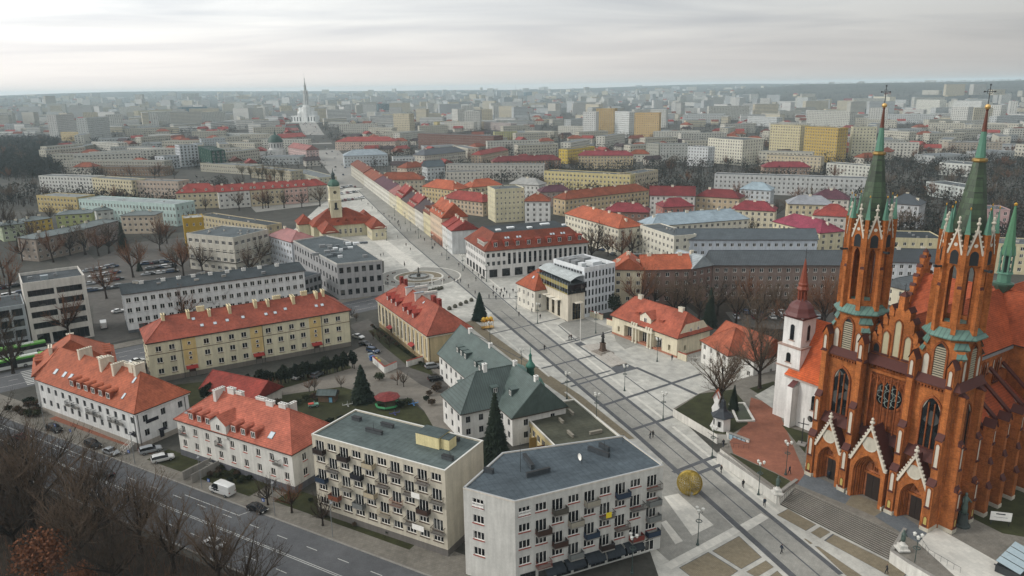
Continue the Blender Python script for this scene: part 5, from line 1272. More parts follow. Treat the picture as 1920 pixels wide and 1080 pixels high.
# --- front buttresses with white niches
def buttress(u, v, fa=0, w=1.3, hh=(10.5, 18.5, 27.5), d=(2.6, 1.9, 1.3), cap=True, niche=True):
 Mb = CM @ Matrix.Translation((u, v, 0)) @ Matrix.Rotation(fa, 4, 'Z'); b = MB(); z = 2.0
 b.box(-w / 2 - .1, w / 2 + .1, -d[0] - .1, .3, 1.9, 2.7, STN, skip='b')
 for i, (h_, dd) in enumerate(zip(hh, d)):
  ww = w / 2 - .08 * i; b.box(-ww, ww, -dd, .3, z if i else 2.7, h_, BR, skip='b')
  nd = d[i + 1] if i + 1 < len(d) else 0.0
  b.poly([(-ww - .06, -dd - .15, h_), (ww + .06, -dd - .15, h_), (ww + .06, -nd, h_ + 1.0), (-ww - .06, -nd, h_ + 1.0)], BRD)
  for s_ in (-1, 1): b.poly([(s_ * (ww + .05), -dd - .15, h_), (s_ * (ww + .05), -nd, h_), (s_ * (ww + .05), -nd, h_ + 1.0)][::-s_], BRD)
  b.poly([(-ww - .06, -dd - .15, h_), (-ww - .06, -dd - .15, h_ - .2), (ww + .06, -dd - .15, h_ - .2), (ww + .06, -dd - .15, h_)], BRD)
  z = h_
 o = link('buttress', b.mesh('buttress'), cath, Mb)
 if niche:
  for z_, dd, h_ in ((6.6, d[0], 3.4), (13.6, d[1], 4.2)): link('white_niche', lancet_mesh(.62, h_, CWHITE, ring=.14, out=.12), o, Mb @ Matrix.Translation((0, -dd, z_)))
  link('gold_niche', lancet_mesh(.55, 1.5, plain('#a79a5a'), ring=.1, out=.1), o, Mb @ Matrix.Translation((0, -d[0], 3.2)))
 if cap:   # gabled tabernacle at belfry level
  m_ = MB(); z = hh[-1]; q = .55
  m_.box(-q, q, -1.25, .2, z - .6, z + 3.3, BR, skip='b'); m_.poly([(-q, -1.25, z + 3.3), (q, -1.25, z + 3.3), (0, -1.25, z + 4.5)], BR)
  for s_ in (-1, 1): m_.poly([(s_ * (q + .2), -1.45, z + 3.1), (s_ * (q + .2), .3, z + 3.1), (0, .3, z + 4.75), (0, -1.45, z + 4.75)][::s_], BRD)
  k = link('tabernacle', m_.mesh('tabernacle'), o, Mb); link('white_niche', lancet_mesh(.55, 2.6, CWHITE, ring=.13, out=.1), cath, Mb @ Matrix.Translation((0, -1.25, z + .3)))
 return o
for u in (.75, 7.75, 16.95, 23.3): buttress(u, WV)
for v in (3.4, 9.0): buttress(TC[1][0] + T, v, R(90), 1.2, (9.5, 17.5, 26), (2.2, 1.6, 1.1), False)
for v in (3.4, 9.0): buttress(TC[0][0] - T, v, R(-90), 1.2, (9.5, 17.5, 26), (2.2, 1.6, 1.1), False)
# --- portals
def portal(u, v, w, hs, ha, gw, gz, gp, doorw, doorh, sd=.45):
 """gabled porch: outer width gw, gable from gz to gp, nested arches stepping back to the door"""
 Mb = CM @ Matrix.Translation((u, v, 2.0)); b = MB()
 ia = arch(w, hs, ha, 8); G2 = gw / 2; n = len(ia); mid = n // 2
 oa = []
 for i, (x, z) in enumerate(ia):
  if i == mid: oa.append((0, gp))
  else:
   f = z / ha; zz = min(z, gz) if z < hs else gz + (gp - gz) * max(0, (z - hs) / (ha - hs)) ** 1.6
   xx = G2 if zz <= gz else G2 * (1 - (zz - gz) / (gp - gz)); oa.append((-xx if x < 0 else xx, zz))
 for i in range(n - 1): b.poly([(oa[i][0], 0, oa[i][1]), (ia[i][0], 0, ia[i][1]), (ia[i + 1][0], 0, ia[i + 1][1]), (oa[i + 1][0], 0, oa[i + 1][1])], BR)
 for s_ in (-1, 1):
  b.poly([(s_ * G2, 0, 0), (s_ * G2, 3.0, 0), (s_ * G2, 3.0, gz), (s_ * G2, 0, gz)][::s_], BR)
  b.poly([(s_ * (G2 + .25), -.2, gz - .3), (s_ * (G2 + .25), 3.2, gz - .3), (0, 3.2, gp + .1), (0, -.2, gp + .1)][::s_], BRD)
  b.poly([(s_ * (G2 + .25), 3.2, gz - .35), (s_ * (G2 + .25), -.2, gz - .35), (0, -.2, gp + .02), (0, 3.2, gp + .02)][::s_], BRD)
 p = link('portal', b.mesh('portal'), cath, Mb)
 b = MB()
 for s_ in (-1, 1):       # white crocketed coping
  b.poly([(s_ * (G2 + .3), -.32, gz - .4), (s_ * (G2 - .2), -.32, gz - .4), (0, -.32, gp - .45), (0, -.32, gp + .25)][::s_], CWHITE)
  b.poly([(s_ * (G2 + .3), -.32, gz - .4), (0, -.32, gp + .25), (0, .1, gp + .25), (s_ * (G2 + .3), .1, gz - .4)][::s_], CWHITE)
  k = 10
  for j in range(k):
   t = (j + .6) / k; x = s_ * (G2 + .3) * (1 - t); z = gz - .4 + (gp + .65 - gz) * t; b.box(x - .13 + s_ * .1, x + .13 + s_ * .1, -.3, 0, z - .05, z + .22, CWHITE)
 b.ring((0, -.1), [(gp, .2), (gp + .6, .14), (gp + .75, .42), (gp + 1.0, .42), (gp + 1.15, .14), (gp + 1.5, .28), (gp + 1.8, .05)], CWHITE, 8); link('crocketed_coping', b.mesh('crocketed_coping'), p, Mb)
 b = MB(); mz = (ha + gp) / 2 + .1 - (gp - ha) * .12; rr = (gp - ha) * .2
 for i in range(16):
  t0, t1 = 2 * math.pi * i / 16, 2 * math.pi * (i + 1) / 16
  b.poly([(rr * math.cos(t0), -.05, mz + rr * math.sin(t0)), (rr * math.cos(t1), -.05, mz + rr * math.sin(t1)), (0, -.09, mz)], STN)
  b.poly([(rr * math.cos(t0), -.05, mz + rr * math.sin(t0)), (rr * 1.25 * math.cos(t0), -.12, mz + rr * 1.25 * math.sin(t0)), (rr * 1.25 * math.cos(t1), -.12, mz + rr * 1.25 * math.sin(t1)), (rr * math.cos(t1), -.05, mz + rr * math.sin(t1))], STN)
 link('relief_roundel', b.mesh('relief_roundel'), p, Mb)
 cur = ia; y = 0.0; steps = 5
 for k in range(steps):
  y1 = y + sd; w2 = w - (w - doorw - .9) * (k + 1) / steps; h2 = ha - (ha - doorh - 2.6) * (k + 1) / steps * .8; na = arch(w2, hs, max(h2, hs + w2 * .55), 8); b = MB()
  for i in range(n - 1):
   b.poly([(cur[i][0], y, cur[i][1]), (cur[i][0], y1, cur[i][1]), (cur[i + 1][0], y1, cur[i + 1][1]), (cur[i + 1][0], y, cur[i + 1][1])], BRM if k % 2 else BR)
   b.poly([(cur[i][0], y1, cur[i][1]), (na[i][0], y1, na[i][1]), (na[i + 1][0], y1, na[i + 1][1]), (cur[i + 1][0], y1, cur[i + 1][1])], BR)
  link('archivolt', b.mesh('archivolt'), p, Mb); cur = na; y = y1
 b = MB(); top = [q for q in cur]; 
 b.poly([(x, y + .3, z) for x, z in cur], brick('#b8734c', '#9a6a50', name='tympanum_brick')); 
 for i in range(n - 1): b.poly([(cur[i][0], y, cur[i][1]), (cur[i][0], y + .3, cur[i][1]), (cur[i + 1][0], y + .3, cur[i + 1][1]), (cur[i + 1][0], y, cur[i + 1][1])], BRM)
 b.box(-doorw / 2 - .5, doorw / 2 + .5, y + .05, y + .29, doorh, doorh + .45, BR)
 for x in (-.55, -.1, .35): b.box(x, x + .22, y + .12, y + .29, doorh + .9, doorh + 1.6 + abs(x), BRM)
 link('tympanum', b.mesh('tympanum'), p, Mb)
 b = MB(); b.box(-doorw / 2, -.03, y + .12, y + .28, 0, doorh, plain('#2a211c', .6)); b.box(.03, doorw / 2, y + .12, y + .28, 0, doorh, plain('#2a211c', .6)); b.box(-.03, .03, y + .2, y + .28, 0, doorh, BLACK); link('door', b.mesh('door'), p, Mb)
 b = MB()
 for s_ in (-1, 1): b.box(s_ * (G2 + .02) - .12, s_ * (G2 + .02) + .12, -.12, 3.0, 0, .7, STN)
 link('plinth_stone', b.mesh('plinth_stone'), p, Mb)
portal(4.15, .4, 3.9, 4.2, 7.4, 5.2, 7.2, 12.6, 1.9, 4.2, .36)
portal(12.4, -.1, 5.2, 5.2, 9.2, 6.6, 7.8, 14.8, 2.5, 4.6)
portal(20.3, .4, 3.9, 4.2, 7.4, 5.2, 7.2, 12.6, 1.9, 4.2, .36)
# --- nave, transept, chancel
NH, RZ_ = 26.6, 35.6
def gabled(name, u0, u1, v0, v1, h, rh, axis, parent=None, o=.5):
 Mg = CM @ Matrix.Translation((u0, v0, 0)); b = MB(); Lg, Dg = u1 - u0, v1 - v0
 b.box(0, Lg, 0, Dg, 2, h, BR, skip='bt')
 if axis == 1:
  for y in (0, Dg): b.poly([(0, y, h), (Lg, y, h), (Lg / 2, y, h + rh * .96)], BR)
 else:
  for x in (0, Lg): b.poly([(x, 0, h), (x, Dg, h), (x, Dg / 2, h + rh * .96)], BR)
 link(name + '_wall', b.mesh(name + '_wall'), cath, Mg)
 b = MB(); roof_solid(b, 'gable', Lg, Dg, h, rh, CT, o, (None, None), axis); return link(name + '_roof', b.mesh(name + '_roof'), cath, Mg)
gabled('nave', 7.0, 17.6, 9.0, 62, NH, RZ_ - NH, 1)
gabled('transept', -3.2, 27.8, 34.8, 45.2, NH, RZ_ - NH, 0)
b = MB(); b.box(-3.8, -3.0, 34.6, 45.4, 2, NH, BR)
for i in range(6): z0_, z1_ = NH + i * 1.9, NH + (i + 1) * 1.9; b.box(-3.8, -3.0, 34.6 + i * .85, 45.4 - i * .85, z0_, z1_ + .4, BR)
cpart('stepped_gable', b)
for i in range(6):
 for v in (34.9 + i * .85, 45.1 - i * .85):
  b = MB(); z = NH + (i + 1) * 1.9 + .4; b.box(-3.9, -2.9, v - .38, v + .38, z, z + .7, BR); 
  for s_ in (-1, 1): b.poly([(-4.0, v + s_ * .45, z + .65), (-2.8, v + s_ * .45, z + .65), (-2.8, v, z + 1.3), (-4.0, v, z + 1.3)][::-s_], BRD)
  cpart('gable_pinnacle', b)
b = MB(); b.box(-3.8, -3.0, 39.6, 40.4, 38, 40.2, BR); b.ring((-3.4, 40), [(40.2, .7), (41.0, .05)], BRD, 4, R(45)); cpart('gable_pinnacle', b)
for s_, u0, u1 in ((1, 17.6, 24.2), (-1, .4, 7.0)):
 b = MB(); b.box(u0, u1, 9.8, 34.6, 2, 14.2, BR, skip='bt'); cpart('aisle_wall', b)
 b = MB(); ui, uo = (17.6, 24.8) if s_ > 0 else (7.0, -.2)
 b.poly([(uo, 9.7, 14.0), (uo, 34.7, 14.0), (ui, 34.7, 19.4), (ui, 9.7, 19.4)][::s_], CT); b.poly([(uo, 9.7, 14.0), (ui, 9.7, 19.4), (ui, 9.7, 14.0)], BR); b.poly([(uo, 34.7, 13.9), (uo, 9.7, 13.9), (ui, 9.7, 13.9), (ui, 34.7, 13.9)][::s_], BRD); cpart('aisle_roof', b)
 for k in range(5):
  v = 13.0 + k * 4.9; uo = 24.2 if s_ > 0 else .4
  buttress(uo, v, R(90) * s_, 1.1, (7.5, 12.0, 15.5), (2.6, 2.2, 1.9), False, False)
  Mb = CM @ Matrix.Translation((uo, v, 0)) @ Matrix.Rotation(R(90) * s_, 4, 'Z'); b = MB()
  b.box(-.5, .5, -2.0, -.3, 15.5, 18.6, BR, skip='b')
  for q in (-1, 1): b.poly([(q * .7, -2.2, 18.5), (q * .7, -.1, 18.5), (0, -.1, 19.9), (0, -2.2, 19.9)][::q], BRD)
  b.poly([(-.5, -2.0, 18.6), (.5, -2.0, 18.6), (0, -2.0, 19.7)], BR)
  pi_ = link('pinnacle', b.mesh('pinnacle'), cath, Mb); link('white_niche', lancet_mesh(.4, 2.2, CWHITE, ring=.12, out=.1), pi_, Mb @ Matrix.Translation((0, -2.0, 15.9)))
  b = MB(); n = 8                       # flying buttress: raking coping over an arched underside
  for i in range(n):
   t0, t1 = i / n, (i + 1) / n; y0, y1 = -.6 + 7.2 * t0, -.6 + 7.2 * t1
   zt0, zt1 = 17.6 + 6.0 * t0, 17.6 + 6.0 * t1; zb0, zb1 = 15.6 + 7.0 * math.sin(t0 * math.pi / 2), 15.6 + 7.0 * math.sin(t1 * math.pi / 2)
   zb0, zb1 = min(zb0, zt0 - .5), min(zb1, zt1 - .5)
   for x in (-.32, .32):
    q = [(x, y0, zb0), (x, y1, zb1), (x, y1, zt1), (x, y0, zt0)]; b.poly(q if x > 0 else q[::-1], CWHITE if i > 1 else BR)
   b.poly([(-.45, y0, zt0), (.45, y0, zt0), (.45, y1, zt1), (-.45, y1, zt1)], BRD); b.poly([(-.32, y1, zb1), (.32, y1, zb1), (.32, y0, zb0), (-.32, y0, zb0)], BR)
   for x in (-.45, .45): b.poly([(x, y0, zt0 - .45), (x, y1, zt1 - .45), (x, y1, zt1), (x, y0, zt0)][::(1 if x > 0 else -1)], BRD)
  link('flying_buttress', b.mesh('flying_buttress'), cath, Mb)
  wv = v - 2.45
  lancet('aisle_window', uo, wv, 5.0, 1.5, 6.6, LEAD, R(90) * s_, mull=1, ring=.25, out=.2)
  lancet('clerestory_window', 17.6 if s_ > 0 else 7.0, wv, 20.2, 1.5, 4.6, LEAD, R(90) * s_, mull=1, ring=.25, out=.2, heads=CWHITE)
  for q in (-1.25, 1.25): lancet('white_niche', 17.6 if s_ > 0 else 7.0, wv + q, 22.6, .5, 2.2, CWHITE, R(90) * s_, ring=.12, out=.1)
b = MB(); b.box(17.55, 18.1, 9, 34.7, 25.9, 26.5, ZINC); cpart('gutter', b)
for v in (37.0, 40, 43.0): lancet('transept_window', 27.8, v, 8, 1.6, 13, LEAD, R(90), mull=1, ring=.3, out=.25)
# flèche over the crossing
fu, fv = 12.3, 40.0; b = MB()
b.ring((fu, fv), [(34.2, .3), (36.4, 1.9), (36.8, 2.0), (37.0, 1.4)], plain('#3f5a4c', .5), 8); fl = cpart('fleche', b)
b = MB(); b.ring((fu, fv), [(37.0, 1.25), (38.6, 1.25), (38.7, 1.5), (39.0, 1.4)], PATL, 8); b.ring((fu, fv), [(39.0, .55), (42.4, .55)], plain('#2c3a34'), 8); b.ring((fu, fv), [(42.3, 1.15), (42.6, 1.25), (52.0, .18)], plain('#4f7a5c', .5), 8)
cpart('fleche_spire', b, fl)
for i in range(8):
 a = i * R(45); b = MB(); x, y = fu + 1.15 * math.cos(a), fv + 1.15 * math.sin(a); b.box(x - .14, x + .14, y - .14, y + .14, 38.9, 42.4, PATL); b.ring((x, y), [(42.4, .3), (44.2, .03)], PATL, 4); cpart('fleche_post', b, fl)
b = MB(); b.ring((fu, fv), [(52.0, .3), (52.3, .36), (52.6, .05)], GOLD, 8); b.tube((fu, fv, 52.5), (fu, fv, 54.6), .06, .04, IRON); b.tube((fu - .5, fv, 53.9), (fu + .5, fv, 53.9), .05, .05, IRON); cpart('cross', b, fl)
# --- old white church
old = thing('old_church', 'white baroque church with bulbous brown tower helmet and steep orange roof', 'church', CM @ Matrix.Translation((-18, 20, 2)))
def opart(name, mb, parent=None): return link(name, mb.mesh(name), parent or old, CM)
OW = plaster('#dddcd8'); HEL = plain('#5a2f2c', .5, .4); OT = tile('#b8562c', .32)
tu, tv = -18.4, 20.4; t = 2.35
b = MB(); b.box(tu - t - .6, tu + t + .6, tv - t - .6, tv + t + .6, 2, 19.2, OW, skip='b'); opart('tower_body', b)
b = MB(); b.box(tu - t, tu + t, tv - t, tv + t, 19.2, 26.0, OW, skip='bt'); opart('tower_stage', b)
for z, e in ((14.2, .75), (19.0, .7), (25.6, .25)): b = MB(); b.box(tu - t - e, tu + t + e, tv - t - e, tv + t + e, z, z + .35, plaster('#a58f84') if z < 25 else BRD); opart('cornice', b)
b = MB(); b.ring((tu, tv), [(25.95, 3.3), (26.2, 3.35), (26.9, 2.9), (27.9, 2.6), (28.7, 2.0), (29.2, 1.2), (29.4, 1.05)], HEL, 8, R(22.5)); opart('helmet', b)
for i in range(8):
 a = i * R(45) + R(22.5); b = MB(); x, y = tu + .85 * math.cos(a), tv + .85 * math.sin(a); b.box(x - .12, x + .12, y - .12, y + .12, 29.3, 31.7, plain('#7a3d2a', .5)); opart('lantern_post', b)
b = MB(); b.ring((tu, tv), [(31.6, 1.15), (31.9, 1.3), (32.5, 1.0), (33.0, 1.1), (33.3, .9), (38.6, .1)], plain('#7a3d2a', .5), 8, R(22.5)); opart('lantern_roof', b)
b = MB(); b.tube((tu, tv, 38.5), (tu, tv, 40.8), .07, .05, IRON); b.tube((tu - .5, tv, 40.1), (tu + .5, tv, 40.1), .05, .05, IRON); opart('cross', b)
def oldwin(u, v, z, w, h, fa=0):
 b = MB(); n = 8; pts = [(-w / 2, 0)] + [(-w / 2 * math.cos(math.pi * i / n), h - w / 2 + w / 2 * math.sin(math.pi * i / n)) for i in range(n + 1)] + [(w / 2, 0)]
 b.poly([(x, -.02, zz) for x, zz in pts], MATS['glass'])
 for i in range(len(pts) - 1):
  (x0, z0_), (x1, z1_) = pts[i], pts[i + 1]; s0 = 1.18; b.poly([(x0 * s0, -.08, z0_ * 1.04), (x0, -.08, z0_), (x1, -.08, z1_), (x1 * s0, -.08, z1_ * 1.04)], OW)
 b.box(-w / 2 - .2, w / 2 + .2, -.2, 0, -.2, 0, plaster('#a58f84'))
 link('window', b.mesh('window'), old, CM @ Matrix.Translation((u, v, z)) @ Matrix.Rotation(fa, 4, 'Z'))
oldwin(tu, tv - t, 20.6, 1.1, 3.6); oldwin(tu + t, tv, 20.6, 1.1, 3.6, R(90)); oldwin(tu, tv - t - .6, 15.6, 1.2, 2.2); oldwin(tu - t, tv, 20.6, 1.1, 3.6, R(-90))
b = MB(); b.box(-17.6, -2.6, 16.6, 33, 2, 13.2, OW, skip='bt'); opart('nave_wall', b)
b = MB(); b.box(-18.1, -2.2, 16.1, 16.6, 12.6, 13.3, plaster('#b9aba2')); opart('cornice', b)
b = MB()                     # roof with a soft bell-cast foot
prof = [(15.8, 13.2), (17.0, 13.9), (18.6, 15.8), (24.4, 24.6)]
for i in range(3):
 (v0, z0_), (v1, z1_) = prof[i], prof[i + 1]
 b.poly([(-18.0, v0, z0_), (-2.6, v0, z0_), (-2.6, v1, z1_), (-18.0, v1, z1_)], OT); b.poly([(-2.6, 48.8 - v0, z0_), (-18.0, 48.8 - v0, z0_), (-18.0, 48.8 - v1, z1_), (-2.6, 48.8 - v1, z1_)], OT)
b.poly([(-17.6, v, z - .1) for v, z in prof] + [(-17.6, 48.8 - v, z - .1) for v, z in prof[::-1]][1:], OW); b.poly([(-18.0, 15.8, 13.15), (-2.6, 15.8, 13.15), (-2.6, 33, 13.15), (-18, 33, 13.15)], OW)
opart('roof', b)
oldwin(-10.6, 16.6, 7.0, 1.1, 3.4)
b = MB()
for i in range(14): t0, t1 = 2 * math.pi * i / 14, 2 * math.pi * (i + 1) / 14; b.poly([(-11 + .7 * math.cos(t0), 16.55, 4.9 + .7 * math.sin(t0)), (-11 + .7 * math.cos(t1), 16.55, 4.9 + .7 * math.sin(t1)), (-11, 16.55, 4.9)], MATS['glass'])
opart('oculus', b)
for u in (-15.4, -7.2): b = MB(); b.box(u - .5, u + .5, 16.3, 16.6, 2, 12.6, OW); opart('pilaster', b)
b = MB(); b.box(-15.9, -14.5, 14.4, 16.6, 2, 11.4, OW); b.poly([(-15.9, 14.4, 11.4), (-14.5, 14.4, 11.4), (-14.5, 16.6, 12.6), (-15.9, 16.6, 12.6)], HEL); opart('buttress', b)
# ------------------------------------------------------------------ terrace, steps, walls
TZ = 2.0
TP = [(1350, 841), (1463, 928), (1492, 914), (1695, 1006), (1672, 1030), (1720, 1060), (1810, 1120), (2010, 1240), (2600, 1000), (2600, 560), (1700, 560), (1480, 665), (1420, 700), (1310, 738), (1262, 766), (1345, 815), (1392, 816)]
pts = ccw([tuple(G(p[0], p[1], TZ)[:2]) for p in TP]); b = MB(); b.prism(pts, -.05, TZ, plaster('#cfccc4'), G_PAVE, bottom=False); ter = struct('terrace', b.mesh('terrace'))
def tz(name, P, mat, k=0): return sheet_px(name, P, TZ + .006 + .005 * k, mat, ter)
tz('brick_paving', [(1408, 745), (1455, 760), (1510, 890), (1495, 908), (1452, 885), (1375, 850), (1368, 828), (1400, 792)], G_RED)
tz('lawn', [(1266, 768), (1312, 738), (1375, 730), (1400, 760), (1402, 795), (1370, 815), (1340, 812)], G_GRASS, 1)
tz('lawn', [(1405, 728), (1450, 715), (1485, 735), (1440, 750)], G_GRASS, 1)
tz('lawn', [(1372, 850), (1455, 888), (1482, 902), (1462, 918), (1368, 850)], G_GRASS, 1)
tz('lawn', [(1466, 797), (1515, 812), (1510, 850), (1500, 838)], G_GRASS, 1)
tz('sett_paving', [(1494, 908), (1512, 885), (1600, 925), (1585, 945)], G_BLUE, 1); tz('sett_paving', [(1640, 968), (1668, 950), (1740, 998), (1722, 1018), (1695, 1002)], G_BLUE, 1); tz('tan_paving', [(1585, 945), (1600, 925), (1668, 950), (1640, 968)], G_TAN, 1)
tz('light_paving', [(1722, 1018), (1750, 985), (1900, 1070), (2000, 1150), (1900, 1180)], G_LIGHT, 1)
tz('lawn', [(1800, 960), (1850, 905), (1990, 900), (2100, 960), (2000, 1020), (1880, 1000)], G_GRASS, 1)
tz('gravel_path', [(1415, 742), (1450, 722), (1490, 760), (1462, 775)], G_PLAZA, 2)
# steps: each a slab of its own
BL, BRr, TL, TR = G(1459, 943), G(1669, 1050), G(1492, 914, 2), G(1695, 1006, 2)
BL, BRr, TL, TR = [Vector(p[:2]) for p in (BL, BRr, TL, TR)]
stairs = thing('staircase', 'broad grey granite steps rising to the cathedral portals', 'stairs', Matrix.Translation((BL.x, BL.y, 0)))
NS = 13; STEP = ground('step_granite', '#595550', [(.3, 4, .75, 1.15), (2.5, 3, .85, 1.12)]); LIT_NOSE = plaster('#98938a')  # pale edges on darkened treads paint in the stripes of lit and shaded steps
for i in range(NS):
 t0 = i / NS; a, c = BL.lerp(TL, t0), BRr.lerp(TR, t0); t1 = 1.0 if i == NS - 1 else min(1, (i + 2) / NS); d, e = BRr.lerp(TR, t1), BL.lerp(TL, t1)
 b = MB(); b.prism([a, c, d, e], .02 if i == 0 else .02, .02 + (TZ - .02) * (i + 1) / (NS + .2), STEP); zt = .02 + (TZ - .02) * (i + 1) / (NS + .2); f0, f1 = a.lerp(e, .2), c.lerp(d, .2); b.prism([a, c, f1, f0], zt, zt + .02, LIT_NOSE); link('step', b.mesh('step'), stairs)
WS = plaster('#cbc9c2')
def wall_px(name, label, pts, h, t=.45, z=0.0, mat=None, cap=None, cat='wall'):
 P = [Vector(G(p[0], p[1], z)[:2]) for p in pts]; r = thing(name, label, cat, Matrix.Translation((P[0].x, P[0].y, z)))
 for i in range(len(P) - 1):
  d = (P[i + 1] - P[i]).normalized(); n = Vector((-d.y, d.x)) * t / 2; b = MB()
  b.prism([P[i] - n, P[i + 1] - n, P[i + 1] + n, P[i] + n], z - .02, z + h, mat or WS); link('wall_section', b.mesh('wall_section'), r)
  b = MB(); n2 = n * 1.25; b.prism([P[i] - n2, P[i + 1] - n2, P[i + 1] + n2, P[i] + n2], z + h, z + h + .12, cap or CONC); link('coping', b.mesh('coping'), r)
 return r
wall_px('retaining_wall', 'long white retaining wall left of the cathedral steps', [(1346, 866), (1457, 945), (1492, 918)], 2.15)
wall_px('retaining_wall', 'white retaining wall right of the cathedral steps', [(1694, 1012), (1669, 1054), (1700, 1076), (1790, 1130)], 2.15)
wall_px('garden_wall', 'low white wall edging the lawn beside the bell gate', [(1266, 776), (1345, 832)], 1.2, .35)
for q, lb in ((1, 'left'), (2, 'right')):
 p = G(*((1457, 925) if q == 1 else (1691, 1030)), 2.2); b = MB(); b.box(-.9, .9, -.9, .9, 0, .25, WS); b.box(-.6, .6, -.6, .6, .25, .9, WS); b.ring((0, 0), [(.9, .5), (1.1, .35), (1.5, .3)], WS, 8)
 r = thing('statue', 'dark bronze figure on a white plinth at the %s end of the steps' % lb, 'statue', Matrix.Translation((p.x, p.y, 2.25))); link('plinth', b.mesh('plinth'), r, Matrix.Translation((p.x, p.y, 2.25)))
 b = MB(); b.ring((0, 0), [(1.5, .34), (2.1, .38), (2.6, .3), (2.9, .34), (3.1, .12), (3.2, .17), (3.4, .17), (3.55, .05)], plain('#4c5a54', .5), 8); b.tube((.3, 0, 2.8), (.5, -.2, 2.3), .09, .07, plain('#4c5a54', .5)); b.tube((-.3, 0, 2.8), (-.45, -.25, 2.4), .09, .07, plain('#4c5a54', .5)); link('figure', b.mesh('figure', True), r, Matrix.Translation((p.x, p.y, 2.25)))
# bell gate
p = G(1352, 815, 0.5); r = thing('bell_gate', 'small white gate turret with dark hexagonal roof and white scrolled wall beside the steps', 'gate', Matrix.Translation((p.x, p.y, 0)))
Mg = Matrix.Translation((p.x, p.y, 0)) @ Matrix.Rotation(R(-35), 4, 'Z')
def gpart(n, mb): return link(n, mb.mesh(n), r, Mg)
b = MB(); b.ring((0, 0), [(0, 2.0), (5.2, 1.8)], OW, 6); gpart('turret', b)
b = MB(); b.ring((0, 0), [(5.15, 2.6), (5.3, 2.6), (6.3, 1.2), (6.9, .8), (8.6, .55), (9.0, .1), (10, .04)], plain('#2f3338', .5), 6); gpart('turret_roof', b)
b = MB(); sc = [(-4.4, 0), (-1.8, 0), (-1.8, 6.8), (-2.2, 7.5), (-1.9, 9.2), (-2.6, 10.6), (-3.4, 9.0), (-3.0, 7.8), (-3.6, 6.6), (-3.0, 4.0), (-3.8, 2.0)]
for y in (-.35, .35): b.poly([(x + 1.2, y, z) for x, z in (sc if y < 0 else sc[::-1])], OW)
for i in range(len(sc)): a, c = sc[i], sc[(i + 1) % len(sc)]; b.poly([(a[0] + 1.2, .35, a[1]), (c[0] + 1.2, .35, c[1]), (c[0] + 1.2, -.35, c[1]), (a[0] + 1.2, -.35, a[1])], OW)
gpart('scrolled_wall', b)
b = MB(); b.poly([(-.75, -.8, 9.0), (-.75, .8, 9.0), (-1.5, .8, 10.9), (-1.5, -.8, 10.9)], OT); b.poly([(-2.3, .8, 8.9), (-2.3, -.8, 8.9), (-1.5, -.8, 10.9), (-1.5, .8, 10.9)], OT); gpart('gate_roof', b)
for a in (0, 1, 5): b = MB(); b.box(-.3, .3, -.06, 0, 3.0, 4.3, BLACK); link('opening', b.mesh('opening'), r, Mg @ Matrix.Rotation(a * R(60) + R(-60), 4, 'Z') @ Matrix.Translation((0, -1.72, 0)))
wall_px('gate_wall', 'white wall with dark notice boards beside the bell gate', [(1362, 822), (1404, 838)], 1.6, .4, 1.0)
b = MB(); b.box(-2, 2, -.3, -.22, 0, 1.2, plain('#24303a', .3)); [b.box(-1.9 + i * 1.0, -1.1 + i * 1.0, -.33, -.3, .1, 1.1, plain('#8fa3ad', .3)) for i in range(4)]
p0, p1 = G(1362, 822, 1), G(1404, 838, 1); dd = (p1 - p0); mm = (p0 + p1) / 2
thing('notice_board', 'row of framed notices on the white wall by the bell gate', 'notice board', frame(mm, dd, 1.3), None, b.mesh('notice_board'))
# sunken basin with pale rim
P = [G(*p, 2) for p in ((1368, 758), (1395, 757), (1414, 790), (1383, 791))]
r = thing('basin', 'rectangular garden basin with pale stone rim beside the brick paving', 'basin', Matrix.Translation((P[0].x, P[0].y, 2)))
for i in range(4):
 a, c = P[i], P[(i + 1) % 4]; d = (c - a).normalized(); n = Vector((-d.y, d.x, 0)) * .22; b = MB(); b.prism(ccw([tuple((a - n)[:2]), tuple((c - n)[:2]), tuple((c + n)[:2]), tuple((a + n)[:2])]), 2.0, 2.35 + .003 * i, WS); link('rim', b.mesh('rim'), r)
b = MB(); b.poly([(p.x, p.y, 2.05) for p in P[::-1]], plain('#39402f', .3)); link('water', b.mesh('water'), r)
